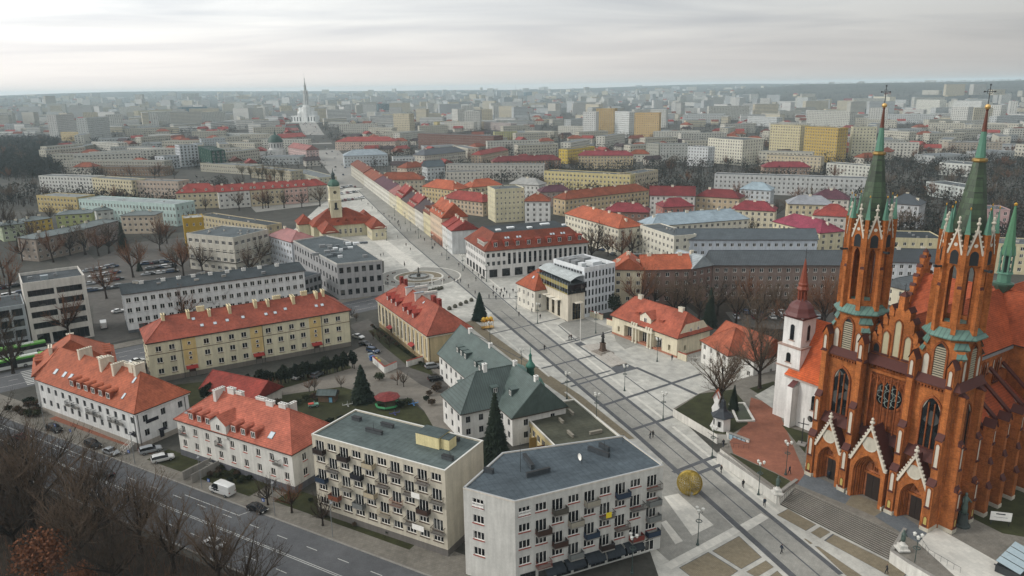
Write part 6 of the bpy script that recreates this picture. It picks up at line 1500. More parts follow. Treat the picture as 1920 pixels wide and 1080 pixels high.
# ------------------------------------------------------------------ the town beyond the square
FOOT = []      # footprints of everything placed by hand (centre, radius)
RT = dict(red='#8f3f38', crim='#80363c', orange='#a85a3e', brown='#73402f', rust='#84462f', pink='#94615c', dred='#6f2f30', purp='#573640', dark='#45393a')
def mid(label, a, b, h, D, wall, roof='flat', rc=None, floors=None, cols=None, cat='building', name=None, rh=None, each=False, vents=3, chim=0, right=2, left=2, win=(1.35, 1.5), **k):
 zt = k.pop('zt', 0.0)
 A, B = G(a[0], a[1], h + zt), G(b[0], b[1], h + zt); L = (B - A).length
 if isinstance(D, tuple): D = depth_to(A, B, G(D[0], D[1], h + zt))
 floors = floors or max(1, round((h - .8) / 3.0)); cols = cols or max(2, int(L / 3.0)); n2 = max(1, int(D / 3.4))
 rm = None
 if roof == 'flat': rm = felt(rc or '#565b5d')
 elif rc and rc.startswith('m#'): rm = metal_roof(rc[1:], .6, 0)
 elif rc: rm = tile(RT.get(rc, rc))
 ch = [(L * (i + .5) / chim, D / 2 + (.5 if i % 2 else -.4), 1.4, .7, .8) for i in range(chim)] if roof != 'flat' else ()
 X = building(name or ('apartment_block' if cat == 'building' else cat.replace(' ', '_')), label, A, B, h, D, floors=floors, wall=wall, roof=roof, rh=rh or min(5.5, D * .36), roof_mat=rm, cols=(cols, n2 if right else 0, 0, n2 if left else 0), win=win, each=each,
     gf=.4, fh=(h - .8) / floors, sill=.85, cat=cat, vents=vents if roof == 'flat' else 0, chimneys=ch, z0=zt, **k)
 u = (B - A).normalized(); c = (A + B) / 2 + Vector((-u.y, u.x, 0)) * D / 2
 FOOT.append((c.x, c.y, math.hypot(L, D) / 2, u.x, u.y, L / 2, D / 2, label)); return X
# --- left of the main street
X = mid('long pale mint green school with flat grey roof', (147, 374), (328, 384), 12.6, 15, '#b4c7c2', rc='#8e9696', cols=30, floors=3, win=(1.1, 1.8), each=False, cat='school', name='school')
mid('mustard yellow low block left of the mint school', (68, 367), (143, 371), 10.5, 14, '#b3a273', rc='#7d8180', floors=3)
mid('white four-storey block with balconies behind the mint school', (72, 330), (172, 333), 14.5, 12, '#c6c6c0', rc='#6c7070')
mid('cream four-storey block in the middle of the long row', (172, 334), (246, 339), 14.5, 12, '#c6bc9e', rc='#6c7070')
mid('pinkish beige block at the right end of the long row', (246, 339), (333, 341), 14, 12, '#b5a596', rc='#6c7070')
dmr = lambda n, L: [(0, L * (i + .5) / n, .7, 1.4, 1.3, 2.4, 'gable', plaster('#cfc4b2'), tile('#8f3f38')) for i in range(n)]
mid('cream gabled house starting the red roofed terrace on the market square', (330, 363), (408, 360), 10.5, 13, '#c9bd9f', 'hip', 'red', rh=5.5, chim=3, each=True, dormers=dmr(4, 30))
mid('white house with red roof in the market square terrace', (409, 361), (468, 357), 11, 12, '#cfcdc6', 'gable', 'red', chim=3, each=True, dormers=dmr(4, 24))
mid('beige house with red roof in the market square terrace', (469, 357), (532, 353), 11, 12, '#c0b296', 'gable', 'red', chim=3, each=True, dormers=dmr(4, 24))
mid('pink house with red roof in the market square terrace', (533, 353), (576, 350), 11, 12, '#c7a79c', 'gable', 'red', chim=2, each=True, dormers=dmr(3, 16))
mid('grey house with red hipped end closing the market square terrace', (577, 350), (613, 347), 11, 12, '#b0aa9d', 'hip', 'red', chim=2, each=True, hip=(0, 6))
mid('long building with dark felt roof behind the mustard tower', (372, 404), (500, 424), 9.5, 9, '#b5a98c', rc='#44494b', vents=6)
X = mid('mustard yellow stair tower of the office complex', (343, 411), (381, 408), 17, 11, '#ab8d38', rc='#9a9c98', floors=4, cols=3, win=(.9, 1.4), cat='tower', each=True, right=0)
X = mid('pale grey office with stacked projecting upper floors and flat roof', (437, 447), (503, 431), 15.5, (380, 432), '#bab6aa', rc='#565d60', floors=4, cols=6, win=(2.2, 1.6), cat='office', name='office_building', each=True, mull=2, vents=10, courses=[(4.6, plain('#4c4640'), .3, .4), (9.4, plaster('#bab6aa'), .35, .3)])
mid('white house with faded pink sheet roof beside the grey stone office', (503, 442), (546, 455), 12.2, 12, '#c8ccd0', 'hip', 'm#96625f', rh=3.6, each=True, chim=2, cat='house', name='town_house', cols=8)
for i, (lb, a, b_, h, D, w) in enumerate([('yellow two-storey villa with flat hipped roof at the left edge', (52, 416), (97, 409), 8.5, 11, '#bfa551'), ('lime green villa behind the yellow villa', (104, 404), (170, 400), 9, 11, '#a9b07c'), ('pale green villa at the far left edge', (2, 424), (46, 419), 8.5, 11, '#a4ad92'),
  ('cream and pink villa nearest the mint school', (226, 405), (288, 404), 10, 11, '#c3b5a2'), ('white low villa between the green villa and the mint school', (180, 396), (236, 391), 7.5, 10, '#c5c6c2'), ('grey brown villa with blank gable and ochre panel behind bare trees', (66, 449), (160, 430), 10.5, 12, '#968b80'), ('mauve grey villa in the middle of the villa row', (163, 428), (222, 414), 9.5, 11, '#8f8480')]):
 mid(lb, a, b_, h, D, w, 'hip', 'm#55605f', rh=1.8, cat='house', name='villa', each=True, chim=2)
mid('long curved grey block behind the white row', (118, 301), (307, 303), 12, 12, '#a09d92', rc='#75776f')
mid('brown brick low block behind the white row', (185, 313), (307, 314), 8, 11, '#7d6a58', rc='#5d5f5e')
mid('white office with tall dark arched glass front', (336, 273), (370, 271), 22, 14, '#c2c6c9', rc='#4a5052', cols=5, win=(1.8, 2.0), cat='office', name='office_building')
mid('dark green glass office wing beside the arched office', (371, 275), (395, 283), 20, 13, '#24463a', rc='#30403c', cols=6, win=(2.2, 2.2), cat='office', name='office_building')
mid('white lower wing left of the arched office', (307, 294), (336, 291), 13, 13, '#c2c6c9', cols=5, win=(1.8, 1.6), cat='office', name='office_building')
L_ = [('grey six-storey block with yellow side right of the green glass office', (377, 261), (422, 259), 18, 12, '#aab0b2'), ('pale four-storey block with red roofs in front of it', (207, 277), (285, 274), 13, 12, '#a9aaa6'), ('white gabled block behind the pale four-storey block', (278, 253), (330, 253), 13, 12, '#babbb5'), ('dark roofed low block below the second tower block', (150, 277), (203, 265), 12, 12, '#8b877a'),
  ('white eleven-storey tower block farthest left', (104, 216), (138, 214), 40, 16, '#c9c8c4'), ('white eleven-storey tower block with balconies right of it', (162, 222), (203, 219), 38, 16, '#bfc2bf'), ('cream five-storey block between the two left tower blocks', (113, 248), (166, 249), 15, 12, '#b9a77c'), ('long cream eight-storey slab near the left horizon', (259, 208), (340, 204), 27, 14, '#c4bda2'), ('blue glass slab right of the long cream slab', (340, 202), (388, 200), 29, 14, '#5b7886'), ('white block in front of the blue glass slab', (353, 211), (391, 210), 22, 13, '#b9c0c4'),
  ('long white four-storey block left of the domed church', (382, 250), (497, 251), 13, 12, '#bbbdb8'), ('long pale block behind the long white block', (385, 237), (480, 237), 13, 12, '#b0b4b2'), ('low grey hall with flat roof in front of the domed church', (375, 306), (470, 312), 8, 14, '#a5a192'), ('low pale pavilion by the main street', (545, 320), (598, 334), 6, 15, '#a9a693'), ('low beige block beside the row of bare poplars', (470, 314), (545, 322), 9, 12, '#aaa28c')]
for lb, a, b_, h, D, w in L_: mid(lb, a, b_, h, D, w, rc='#6c7172')
for lb, a, b_, h, D, w, r in [('pink house with red roof beside the domed church', (540, 276), (574, 282), 12, 14, '#c4aaa6', 'pink'), ('white house with pink roof near the white church', (508, 247), (560, 245), 11, 13, '#b9b9b5', 'pink'), ('long red roofed house left of the main street', (530, 259), (574, 256), 11, 22, '#b8aca0', 'red'), ('small red roofed house near the white church', (506, 222), (530, 225), 9, 16, '#b5afa6', 'red'), ('red roofed house at the foot of the white church', (545, 240), (572, 238), 9, 20, '#b0a59c', 'red')]: mid(lb, a, b_, h, D, w, 'gable', r, cat='house', name='town_house')
# --- houses facing the main street on its right side, near to far
W0 = Vector((-27.6, 341.0)); WD = Vector((math.cos(R(109.0)), math.sin(R(109.0))))
s = 0.0
ROW = [('pale grey narrow house with red roof next to the mansard building', 9, 11.0, '#c9cbca', 'red', 4.0, 3), ('white narrow house with red roof in the street row', 10, 11.3, '#d0cfca', 'red', 4.0, 3), ('tall beige house with pink arcade and bright orange gabled roof', 25, 14.0, '#ccb7a0', 'orange', 7.0, 4), ('cream corner house with brown hipped roof and green awning', 17, 11.8, '#d2c8a6', 'brown', 5.0, 3), ('white house with dark brown roof in the street row', 22, 10.2, '#d3d0c6', 'dark', 5.0, 3), ('cream gabled house with steep red roof in the street row', 20, 9.8, '#d0c7ae', 'red', 6.5, 3),
  ('cream house with dark roof and gable in the street row', 18, 9.8, '#cfc4a6', 'dark', 5.0, 3), ('pale yellow house with tall red roof in the street row', 18, 10.3, '#d3c9a4', 'red', 7.0, 3), ('cream house with pink sheet roof farther up the street', 26, 9.5, '#cfc9b4', 'pink', 4.0, 3), ('long white terrace with brown roof far up the street', 60, 9.5, '#d2cfc4', 'purp', 4.0, 3), ('far white terrace with rust roof near the bend of the street', 55, 9.5, '#cbc8be', 'rust', 4.0, 3), ('farthest pale terrace on the right of the street', 80, 10, '#bdb9ac', 'brown', 4, 3)]
for i, (lb, ln, h, w, r, rh, fl) in enumerate(ROW):
 B_ = W0 + WD * s; A_ = W0 + WD * (s + ln - .15); s += ln
 dms = [(0, ln * (j + .5) / 4, .8, 1.3, 1.4, 2.4, 'gable', plaster('#cfc4b2'), tile(RT[r])) for j in range(4)] if i in (2, 3, 5, 7) else ()
 X = building('terrace_house', lb, A_, B_, h, 13, floors=fl, wall=w, roof='hip' if i == 3 else 'gable', rh=rh, roof_mat=tile(RT[r]), cols=(max(3, int(ln / 2.7)), 3, 0, 3), win=(1.1, 1.6), each=i < 8, gf=.3, sill=1.0, cat='house', dormers=dms, chimneys=[(ln * .3, 6.5, 1.4, .7, .9), (ln * .75, 6.2, 1.4, .7, .9)], group='houses along the main street',
     axis=0, nowin=(1, 3) if i not in (2, 3) else ())
 c = (A_ + B_) / 2; FOOT.append((c.x + 6, c.y + 3, ln / 2 + 8))
 if i == 2:
  b = MB()
  for j in range(8): b.box(1.2 + j * 3.0, 2.9 + j * 3.0, -.25, -.02, .1, 3.2, DARK); 
  b = MB(); b.box(-.05, 24.9, -.12, -.005, 0, 3.9, plaster('#b98a76')); X.part('arcade_wall', b)
  for j in range(8): link('arch', lancet_mesh(1.5, 3.0, BLACK, ring=.18, out=.1, sill=False, ringmat=plaster('#a9755f')), X.root, side_matrix(X, 0, 1.8 + j * 3.05, -.13, 0))
# --- right of the street, behind the row
X = mid('cream six-storey block with narrow window strips behind the street row', (928, 356), (983, 353), 19, (911, 350), '#d0c9ab', rc='#5c6263', cols=7, win=(.9, 1.3), each=True, cat='apartment block', vents=4)
LST = [
 ('white house with red hipped roof beside the cream block', (984, 378), (1031, 378), 12.5, 11, '#d3d3d0', 'hip', 'rust', 1), ('house with purple roof behind the white hipped house', (1014, 361), (1072, 359), 9.5, 11, '#a99a92', 'hip', 'purp', 2), ('long yellow four-storey block with grey roof', (1020, 321), (1182, 329), 14, 12, '#c3b687', 'flat', None, 0), ('beige end block right of the long yellow block', (1183, 328), (1234, 319), 14, 12, '#b9ad96', 'flat', None, 0),
 ('long grey four-storey block behind the yellow block', (836, 309), (1020, 309), 12.5, 11, '#b5b2aa', 'flat', None, 0), ('long dark red roofed block', (925, 304), (1052, 300), 9, 13, '#a4846f', 'hip', 'dred', 4), ('small bright red roofed house left of the dark red block', (902, 291), (953, 281), 9, 11, '#b9a58f', 'hip', 'red', 1), ('cream block with crimson roof', (1084, 292), (1187, 292), 12, 12, '#b9a98a', 'hip', 'crim', 5), ('bright yellow block behind the crimson roof', (1064, 281), (1115, 275), 14, 11, '#c0a850', 'flat', None, 0),
 ('long white block with bright orange hipped roof', (1060, 401), (1160, 429), 12.5, (1193, 421), '#d6d0bd', 'hip', 'orange', 7), ('long beige block with brown-orange tiled roof and gables', (1060, 375), (1217, 357), 10, 12, '#c2af8e', 'hip', 'rust', 7), ('brown house with pink-red roof behind the light blue roof', (1134, 397), (1216, 399), 10, 12, '#86685c', 'hip', 'crim', 4), ('pink house with red hipped roof', (1243, 389), (1301, 387), 10.5, 12, '#a9776c', 'hip', 'crim', 3), ('white gabled house with big dark red roof', (1219, 367), (1303, 368), 12, 14, '#cfccc6', 'gable', 'dred', 1),
 ('beige house with dark red roof right of the gabled house', (1305, 368), (1386, 373), 11, 12, '#b9a78c', 'hip', 'dred', 2), ('cream three-storey block with crimson roof and white chimneys', (1372, 393), (1453, 397), 12, 12, '#cfc6ad', 'hip', 'crim', 5), ('cream block with raspberry red hipped roof', (1450, 416), (1538, 438), 11.5, (1578, 433), '#d3c9a9', 'hip', '#86384a', 4), ('long white block with pale blue sheet roof', (1222, 425), (1404, 411), 12, 13, '#d4cfbf', 'hip', 'm#8e9ea7', 6),
 ('white corner house with flat roof and tall windows', (1200, 423), (1264, 444), 13, 11, '#d3cfc0', 'flat', None, 0), ('long pale blue-grey block with slate roof', (1271, 450), (1533, 450), 11, 11, '#b9c0c8', 'gable', 'm#4b5358', 0), ('brown-grey four-storey block with dark roof behind bare trees', (1337, 498), (1640, 498), 12.5, 12, '#7d6e66', 'gable', 'm#454b4f', 0), ('brown house with long orange tiled roof', (1208, 507), (1296, 505), 12.5, 12, '#7f6960', 'gable', 'orange', 3), ('cream house with orange tiled roof behind the bank tower', (1150, 506), (1207, 507), 12.5, 12, '#c9bfa6', 'gable', 'orange', 3), ('narrow brown house with grey sheet roof', (1297, 505), (1336, 498), 12.5, 12, '#7b665e', 'gable', 'm#98a0a3', 1),
 ('long white four-storey block with rows of small windows', (1340, 327), (1640, 336), 13, 11, '#b8b9b7', 'flat', None, 0), ('white eight-storey slab with balconies', (1328, 259), (1393, 263), 24, (1412, 259), '#cfcbbb', 'flat', None, 0), ('cream eleven-storey tower block left of the yellow one', (1445, 234), (1502, 236), 33, 14, '#c3b996', 'flat', None, 0), ('mustard yellow eleven-storey tower block', (1510, 238), (1572, 241), 33, 14, '#b59b56', 'flat', None, 0), ('beige tower block with maroon balcony strip', (1600, 239), (1645, 239), 33, 14, '#bdb9a0', 'flat', None, 0),
 ('white high-rise with orange stripe', (1093, 210), (1117, 210), 38, 15, '#cfd0cd', 'flat', None, 0), ('ochre centre tower of the high-rise group', (1118, 204), (1152, 204), 41, 15, '#b39a6c', 'flat', None, 0), ('white right tower of the high-rise group', (1153, 209), (1180, 210), 38, 15, '#c9ccca', 'flat', None, 0), ('beige and ochre high-rise standing alone', (1190, 212), (1236, 212), 38, 15, '#c4a878', 'flat', None, 0),
 ('crimson roofed long house behind the white block', (1432, 314), (1520, 314), 9, 12, '#9d8878', 'hip', 'crim', 3), ('cream five-storey block below the tower blocks', (1438, 291), (1540, 295), 13, 12, '#bdb198', 'flat', None, 0), ('white low gallery block below the maroon tower', (1550, 306), (1632, 312), 12, 12, '#c4c4ba', 'flat', None, 0), ('cream block with grey sheet roof and dormers', (1478, 383), (1563, 385), 12, 12, '#c9bd9e', 'hip', 'm#8a8d92', 1), ('white house with arched gable and plum roof', (1522, 372), (1592, 375), 12, 13, '#c5bfb4', 'hip', 'purp', 1), ('red roofed house with three white gables', (1525, 404), (1598, 408), 10, 15, '#c4bfb6', 'hip', 'red', 3),
 ('white block with pale metal roof', (1387, 355), (1445, 358), 12, 12, '#c2c6c8', 'hip', 'm#8fa0a8', 0), ('grey block with vertical stripes', (1238, 270), (1290, 270), 18, 12, '#a7a9a4', 'flat', None, 0), ('white six-storey block left of the balcony slab', (1290, 275), (1328, 277), 18, 12, '#c5c8c8', 'flat', None, 0), ('grey block beside the striped block', (1212, 268), (1236, 270), 17, 12, '#97988f', 'flat', None, 0),
 ('modern apartment block in dark red brick and cream', (783, 251), (926, 256), 19, 18, '#74564c', 'flat', None, 0), ('big palace-like house with broad red hipped roof', (628, 266), (741, 265), 11, 26, '#c6b5a6', 'hip', 'red', 5), ('modern hall with grey glass roof behind the street row', (645, 293), (727, 290), 11, 20, '#b9bec0', 'hip', 'm#87939a', 0), ('white flat roofed house behind the street row', (737, 296), (795, 294), 11, 14, '#c3c6c6', 'flat', None, 0), ('white house with dark mansard roof and dormers', (796, 292), (873, 284), 13, 16, '#b9b4a8', 'hip', 'm#454a50', 3),
 ('orange roofed house beside the glass fronted modern house', (762, 316), (800, 312), 9, 13, '#c4b3a1', 'hip', 'rust', 1), ('modern house with slanted dark glass roof', (801, 314), (834, 312), 11, 14, '#c0c4c4', 'gable', 'm#3d4a50', 0), ('pale four-storey block with bare trees in front', (835, 323), (905, 322), 12.5, 12, '#c2bdb2', 'flat', None, 0), ('cream block with tall pilasters and orange roof', (792, 350), (850, 357), 12, 14, '#c6b48c', 'hip', 'orange', 3), ('cream house with orange hipped roof behind the street row', (885, 352), (941, 347), 10.5, 13, '#cdbf9f', 'hip', 'orange', 3), ('white villa with curved gable and grey roof', (955, 345), (1010, 348), 10, 12, '#cfcfca', 'hip', 'm#93938f', 1), ('long red roofed house with gables behind the street row', (830, 371), (905, 380), 8.5, 13, '#c4b29a', 'hip', 'red', 3), ('beige house with dormered orange roof far behind the row', (705, 338), (792, 337), 10, 14, '#c4b9a4', 'hip', 'rust', 3),
 ('yellow green five-storey block near the brick apartments', (927, 248), (970, 247), 15, 12, '#b3b183', 'flat', None, 0), ('pale yellow block with balconies at middle distance', (820, 229), (861, 227), 15, 12, '#c0b27f', 'flat', None, 0), ('beige block beside the pale yellow block', (862, 229), (906, 229), 15, 12, '#b9a98c', 'flat', None, 0), ('pink-grey block right of the beige block', (907, 229), (958, 232), 15, 12, '#a59a96', 'flat', None, 0), ('dark glass office block near the horizon', (709, 195), (747, 194), 24, 16, '#53666e', 'flat', None, 0), ('white hotel block near the horizon', (750, 189), (793, 188), 26, 16, '#b6b9b6', 'flat', None, 0), ('white five-storey block below the glass office', (715, 212), (763, 211), 16, 14, '#bfc3bf', 'flat', None, 0), ('slender white tower block near the mast', (945, 183), (961, 182), 40, 16, '#a7adaf', 'flat', None, 0), ('blue-grey office tower near the mast', (987, 173), (1005, 172), 46, 18, '#5d737f', 'flat', None, 0),
 ('white club house with big dark windows on the right', (1762, 305), (1822, 309), 10, 22, '#c6c8c2', 'flat', None, 0), ('low white stepped block right of the left spire', (1737, 341), (1812, 353), 9, 15, '#bfc4c0', 'flat', None, 0), ('beige four-storey school block on the right', (1778, 268), (1880, 268), 12, 14, '#a99f90', 'flat', None, 0), ('white block with dark hipped roof between the spires', (1662, 381), (1724, 386), 12, 14, '#b9babb', 'hip', 'm#3d4348', 3), ('pink block right of the right spire', (1850, 393), (1894, 394), 13, 14, '#b89a97', 'flat', None, 0), ('low block with long black flat roof between the towers', (1674, 447), (1770, 449), 8, 18, '#c9bf9c', 'flat', '#33383b', 0), ('white house with black roof behind the cathedral gable', (1668, 492), (1764, 494), 9, 12, '#d0d2d4', 'gable', 'm#353a3e', 2), ('cream block behind the ridge turret', (1872, 458), (1985, 462), 12, 14, '#c9bf9e', 'flat', None, 0), ('cream low house with white gable behind the cathedral', (1660, 535), (1700, 545), 6.5, 10, '#d6cfb8', 'gable', 'm#5a6063', 0),
 ('white tower block near the right horizon', (1495, 183), (1515, 183), 36, 16, '#bcc0be', 'flat', None, 0), ('maroon and white block near the right horizon', (1582, 185), (1608, 185), 26, 16, '#86494c', 'flat', None, 0), ('cream tower block behind the left spire', (1638, 181), (1669, 182), 34, 16, '#bdb9a6', 'flat', None, 0), ('white slab left of the right spire near the wood', (1719, 187), (1763, 188), 33, 16, '#c6c6bd', 'flat', None, 0), ('white slab behind the right spire near the wood', (1788, 189), (1841, 190), 33, 16, '#c4c6c2', 'flat', None, 0), ('long cream slab on the horizon', (1382, 168), (1449, 168), 34, 18, '#b3b0a4', 'flat', None, 0), ('pale far slab left of the long cream slab', (1345, 169), (1376, 169), 34, 18, '#b0b4b4', 'flat', None, 0), ('long low white block with tower at middle distance', (1382, 202), (1483, 203), 13, 16, '#bcbeb9', 'flat', None, 0)]
for lb, a, b_, h, D, w, rf, rc, ch in LST:
 near = a[1] > 395
 mid(lb, a, b_, h, D, w, rf, rc, chim=ch, each=near, cat='apartment block' if rf == 'flat' else 'building', name='apartment_block' if rf == 'flat' else 'town_building', vents=5 if a[1] > 300 else 2)
# --- town hall
def town_hall():
 Q2 = G(698.5, 451); ua = R(22); u = Vector((math.cos(ua), math.sin(ua), 0)); Mt = frame(Q2, u, 0)
 t = thing('town_hall', 'cream baroque town hall with rust roofs, corner pavilions and green-domed clock tower', 'town hall', Mt @ Matrix.Translation((-13, 20, 0)))
 C = plaster('#cfc8ab'); C2 = plaster('#d8d2bb'); TR_ = tile('#8a4029')
 def tp(n, mb, par=None): return link(n, mb.mesh(n), par or t, Mt)
 # pavilions at the four corners
 for (x, y) in ((0, 0), (-25, -2), (0, 30), (-33, 30)):
  b = MB(); b.box(x, x + 7.6, y, y + 13, 0, 5.9, C, skip='bt'); p = tp('pavilion_wall', b)
  b = MB(); bb = MB(); roof_solid(bb, 'hip', 7.6, 18 if y < 5 else 13, 5.9, 4.4, TR_, .5, axis=1); bb.v = [(q[0] + x, q[1] + y, q[2]) for q in bb.v]; tp('pavilion_roof', bb)
  if y < 5:
   b = MB(); b.box(x + .8, x + 6.8, y + 13, y + 19, 0, 5.5, C, skip='bt'); tp('link_wall', b)
   b = MB(); n = 8; b.poly([(x + .2, y - .12, 5.4), (x + 7.4, y - .12, 5.4)] + [(x + 3.8 + 3.6 * math.cos(math.pi * i / n), y - .12, 5.4 + 1.6 * math.sin(math.pi * i / n)) for i in range(n + 1)], C2); tp('pediment', b)
   for q in (2.3, 5.3): link('window', window_mesh(1.0, 2.0, 1, .6), t, Mt @ Matrix.Translation((x + q, y - .05, 1.8)))
  for q in (2.6, 5.2, 7.8, 10.4):
   link('window', window_mesh(.9, 2.0, 1, .6), t, Mt @ Matrix.Translation((x - .05, y + q, 1.8)) @ Matrix.Rotation(R(-90), 4, 'Z')); link('window', window_mesh(.9, 2.0, 1, .6), t, Mt @ Matrix.Translation((x + 7.65, y + q, 1.8)) @ Matrix.Rotation(R(90), 4, 'Z'))
 b = MB(); b.box(-27, 4, 17, 31, 0, 6.4, C, skip='bt'); tp('main_wall', b)
 for i in range(6):
  link('window', window_mesh(1.2, 2.6, 1, .6), t, Mt @ Matrix.Translation((-16 + i * 2.7, 16.95, 1.6)))
 b = MB(); e = [(-27.7, 16.3), (4.7, 16.3), (4.7, 31.7), (-27.7, 31.7)]; m1 = [(-24.6, 19.2), (1.6, 19.2), (1.6, 28.8), (-24.6, 28.8)]; z = (6.4, 9.6, 10.0, 14.4); m2 = [(-24, 19.7), (1, 19.7), (1, 28.3), (-24, 28.3)]; tp_ = [(-18, 22.8), (-8, 22.8), (-8, 25.2), (-18, 25.2)]
 for i in range(4):
  j = (i + 1) % 4
  b.poly([(*e[i], z[0]), (*e[j], z[0]), (*m1[j], z[1]), (*m1[i], z[1])], TR_); b.poly([(*m1[i], z[1]), (*m1[j], z[1]), (*m2[j], z[2]), (*m2[i], z[2])], TR_); b.poly([(*m2[i], z[2]), (*m2[j], z[2]), (*tp_[j], z[3]), (*tp_[i], z[3])], TR_)
 b.poly([(*p, z[3]) for p in tp_], TR_); b.poly([(*p, z[0]) for p in e[::-1]], C); rf = tp('main_roof', b)
 for x in (-14, -9.5, -5):
  link('dormer', dormer_mesh(1.3, .9, 1.8, 'gable', TR_, TR_), rf, Mt @ Matrix.Translation((x, 17.8, 7.9)))
 # tower
 x, y = -14.2, 22.6; s = 2.9; b = MB(); b.box(x - s, x + s, y - s, y + s, 9, 19.0, C, skip='bt'); tp('tower_stage', b)
 b = MB(); b.box(x - s - .3, x + s + .3, y - s - .3, y + s + .3, 19.0, 19.5, C2); tp('cornice', b)
 b = MB(); b.box(x - s + .2, x + s - .2, y - s + .2, y + s - .2, 19.5, 26.0, C, skip='b'); tp('tower_stage', b)
 b = MB(); b.box(x - s - .15, x + s + .15, y - s - .15, y + s + .15, 26.0, 26.4, C2); tp('cornice', b)
 for fa in (0, R(90), R(-90)):
  Mf = Mt @ Matrix.Translation((x, y, 0)) @ Matrix.Rotation(fa, 4, 'Z')
  link('window', window_mesh(1.3, 3.6, 1, .7, IRON), t, Mf @ Matrix.Translation((0, -s - .05, 14.4)))
  b = MB(); b.box(-1.1, 1.1, -s - .7, -s, 14.0, 14.2, C2); b.box(-1.1, 1.1, -s - .7, -s - .6, 14.2, 15.1, IRON); link('balcony', b.mesh('balcony'), t, Mf)
  b = MB()
  for i in range(16): t0, t1 = 2 * math.pi * i / 16, 2 * math.pi * (i + 1) / 16; b.poly([(.85 * math.cos(t0), -s + .12, 23.4 + .85 * math.sin(t0)), (.85 * math.cos(t1), -s + .12, 23.4 + .85 * math.sin(t1)), (0, -s + .12, 23.4)], plain('#33363a'))
  b.box(-.05, .05, -s + .08, -s + .11, 23.4, 24.1, plain('#c9b05a')); b.box(0, .5, -s + .08, -s + .11, 23.35, 23.45, plain('#c9b05a')); link('clock_face', b.mesh('clock_face'), t, Mf)
 GDm = plain('#3f5f52', .5); b = MB(); b.ring((x, y), [(26.4, 2.9), (27.2, 3.2), (28.4, 2.8), (29.4, 1.8), (29.9, 1.1)], GDm, 8, R(22.5)); tp('dome', b)
 b = MB(); b.ring((x, y), [(29.8, .95), (32.0, .9), (32.2, 1.2), (33.0, .9), (33.6, .35), (34.4, .2), (36, .04)], plain('#2f3d3c', .5), 8, R(22.5)); tp('lantern', b)
 FOOT.append((-88, 398, 30))
town_hall()
# --- white church on the hill at the end of the street
def roch():
 p = GT(568, 232); Mr = frame(p, (math.cos(R(-16)), math.sin(R(-16))), p.z - 2) @ Matrix.Scale(1.12, 4)
 t = thing('white_church', 'tall white church with slender tower on the hill at the end of the street', 'church', Mr); Wc = plaster('#d8dad8')
 def rp_(n, mb): return link(n, mb.mesh(n), t, Mr)
 b = MB(); b.box(-38, 38, -10, 10, -4, 4, plaster('#a9aaa4')); rp_('terrace_wall', b)
 for x in (-22, -15, -8, 8, 15, 22):
  b = MB(); b.box(x - 3.4, x + 3.4, 2, 20, 2, 16 + (5 if abs(x) < 10 else 0), Wc); rp_('chapel', b)
 b = MB(); b.ring((0, 20), [(2, 19), (24, 19)], Wc, 8, R(22.5)); rp_('nave_wall', b)
 b = MB(); b.ring((-3, 22), [(24, 15), (31, 15)], Wc, 8, R(22.5)); rp_('nave_drum', b)
 b = MB(); b.ring((6, 8), [(2, 8.5), (33, 8.5), (33, 7), (36, 6.6)], Wc, 8, R(22.5)); rp_('tower_base', b)
 b = MB(); b.ring((6, 8), [(35, 3.0), (60, 2.7)], plaster('#9fa5a6'), 8, R(22.5)); rp_('tower_core', b)
 for i in range(8):
  a = i * R(45); x, y = 6 + 4.0 * math.cos(a), 8 + 4.0 * math.sin(a); b = MB(); b.box(x - .6, x + .6, y - .6, y + .6, 35, 62, Wc); b.ring((x, y), [(62, .8), (64, .1)], Wc, 4); rp_('tower_pier', b)
 b = MB(); b.ring((6, 8), [(60, 3.4), (61.5, 3.4), (61.5, 2.4), (73, 2.0), (73.5, 1.3), (82, .5), (84, .9), (86, .2), (96, .1)], plaster('#a5a9a6'), 8); rp_('spire', b)
 for i in range(9):
  x = -24 + i * 6; link('window', window_mesh(1.8, 8, 0, 0, GREY), t, Mr @ Matrix.Translation((x if abs(x) > 2 else 1.5, 1.9, 6)))
 FOOT.append((p.x, p.y + 20, 45))
roch()
def domed():
 p = G(517, 296); Mr = frame(p, (1, .15), 0); t = thing('domed_church', 'white round church with dark green dome left of the main street', 'church', Mr); Wc = plaster('#c4c5c2')
 def q(n, mb, sm=False): return link(n, mb.mesh(n, sm), t, Mr)
 b = MB(); b.box(-9, 9, 0, 20, 0, 9, Wc); q('nave_wall', b)
 b = MB(); b.ring((0, 9), [(9, 8), (17.5, 8)], Wc, 20); q('drum', b)
 b = MB(); b.ring((0, 9), [(17.5, 8.6)] + [(17.8 + 8.5 * math.sin(R(15 * i)), max(.5, 8.4 * math.cos(R(15 * i)))) for i in range(6)] + [(26.4, 1.2), (28.5, 1.0), (30, .3), (33, .05)], plain('#2b443c', .5), 20); q('dome', b, True)
 for i in range(14):
  a = i * R(360 / 14); link('window', lancet_mesh(1.2, 4.6, BLACK, ring=.2, out=.15, ringmat=Wc, sill=False), t, Mr @ Matrix.Translation((8.05 * math.sin(a), 9 - 8.05 * math.cos(a), 11.5)) @ Matrix.Rotation(a, 4, 'Z'))
 b = MB(); bb = MB(); roof_solid(bb, 'gable', 14, 14, 8, 4.5, tile(RT['red']), .4, axis=1); bb.box(0, 14, 0, 14, 0, 8, Wc, skip='t'); bb.poly([(0, 0, 8), (14, 0, 8), (7, 0, 12.2)], Wc); bb.v = [(a - 25, c, d) for a, c, d in bb.v]; q('side_wing', bb)
 FOOT.append((p.x, p.y + 8, 26))
domed()
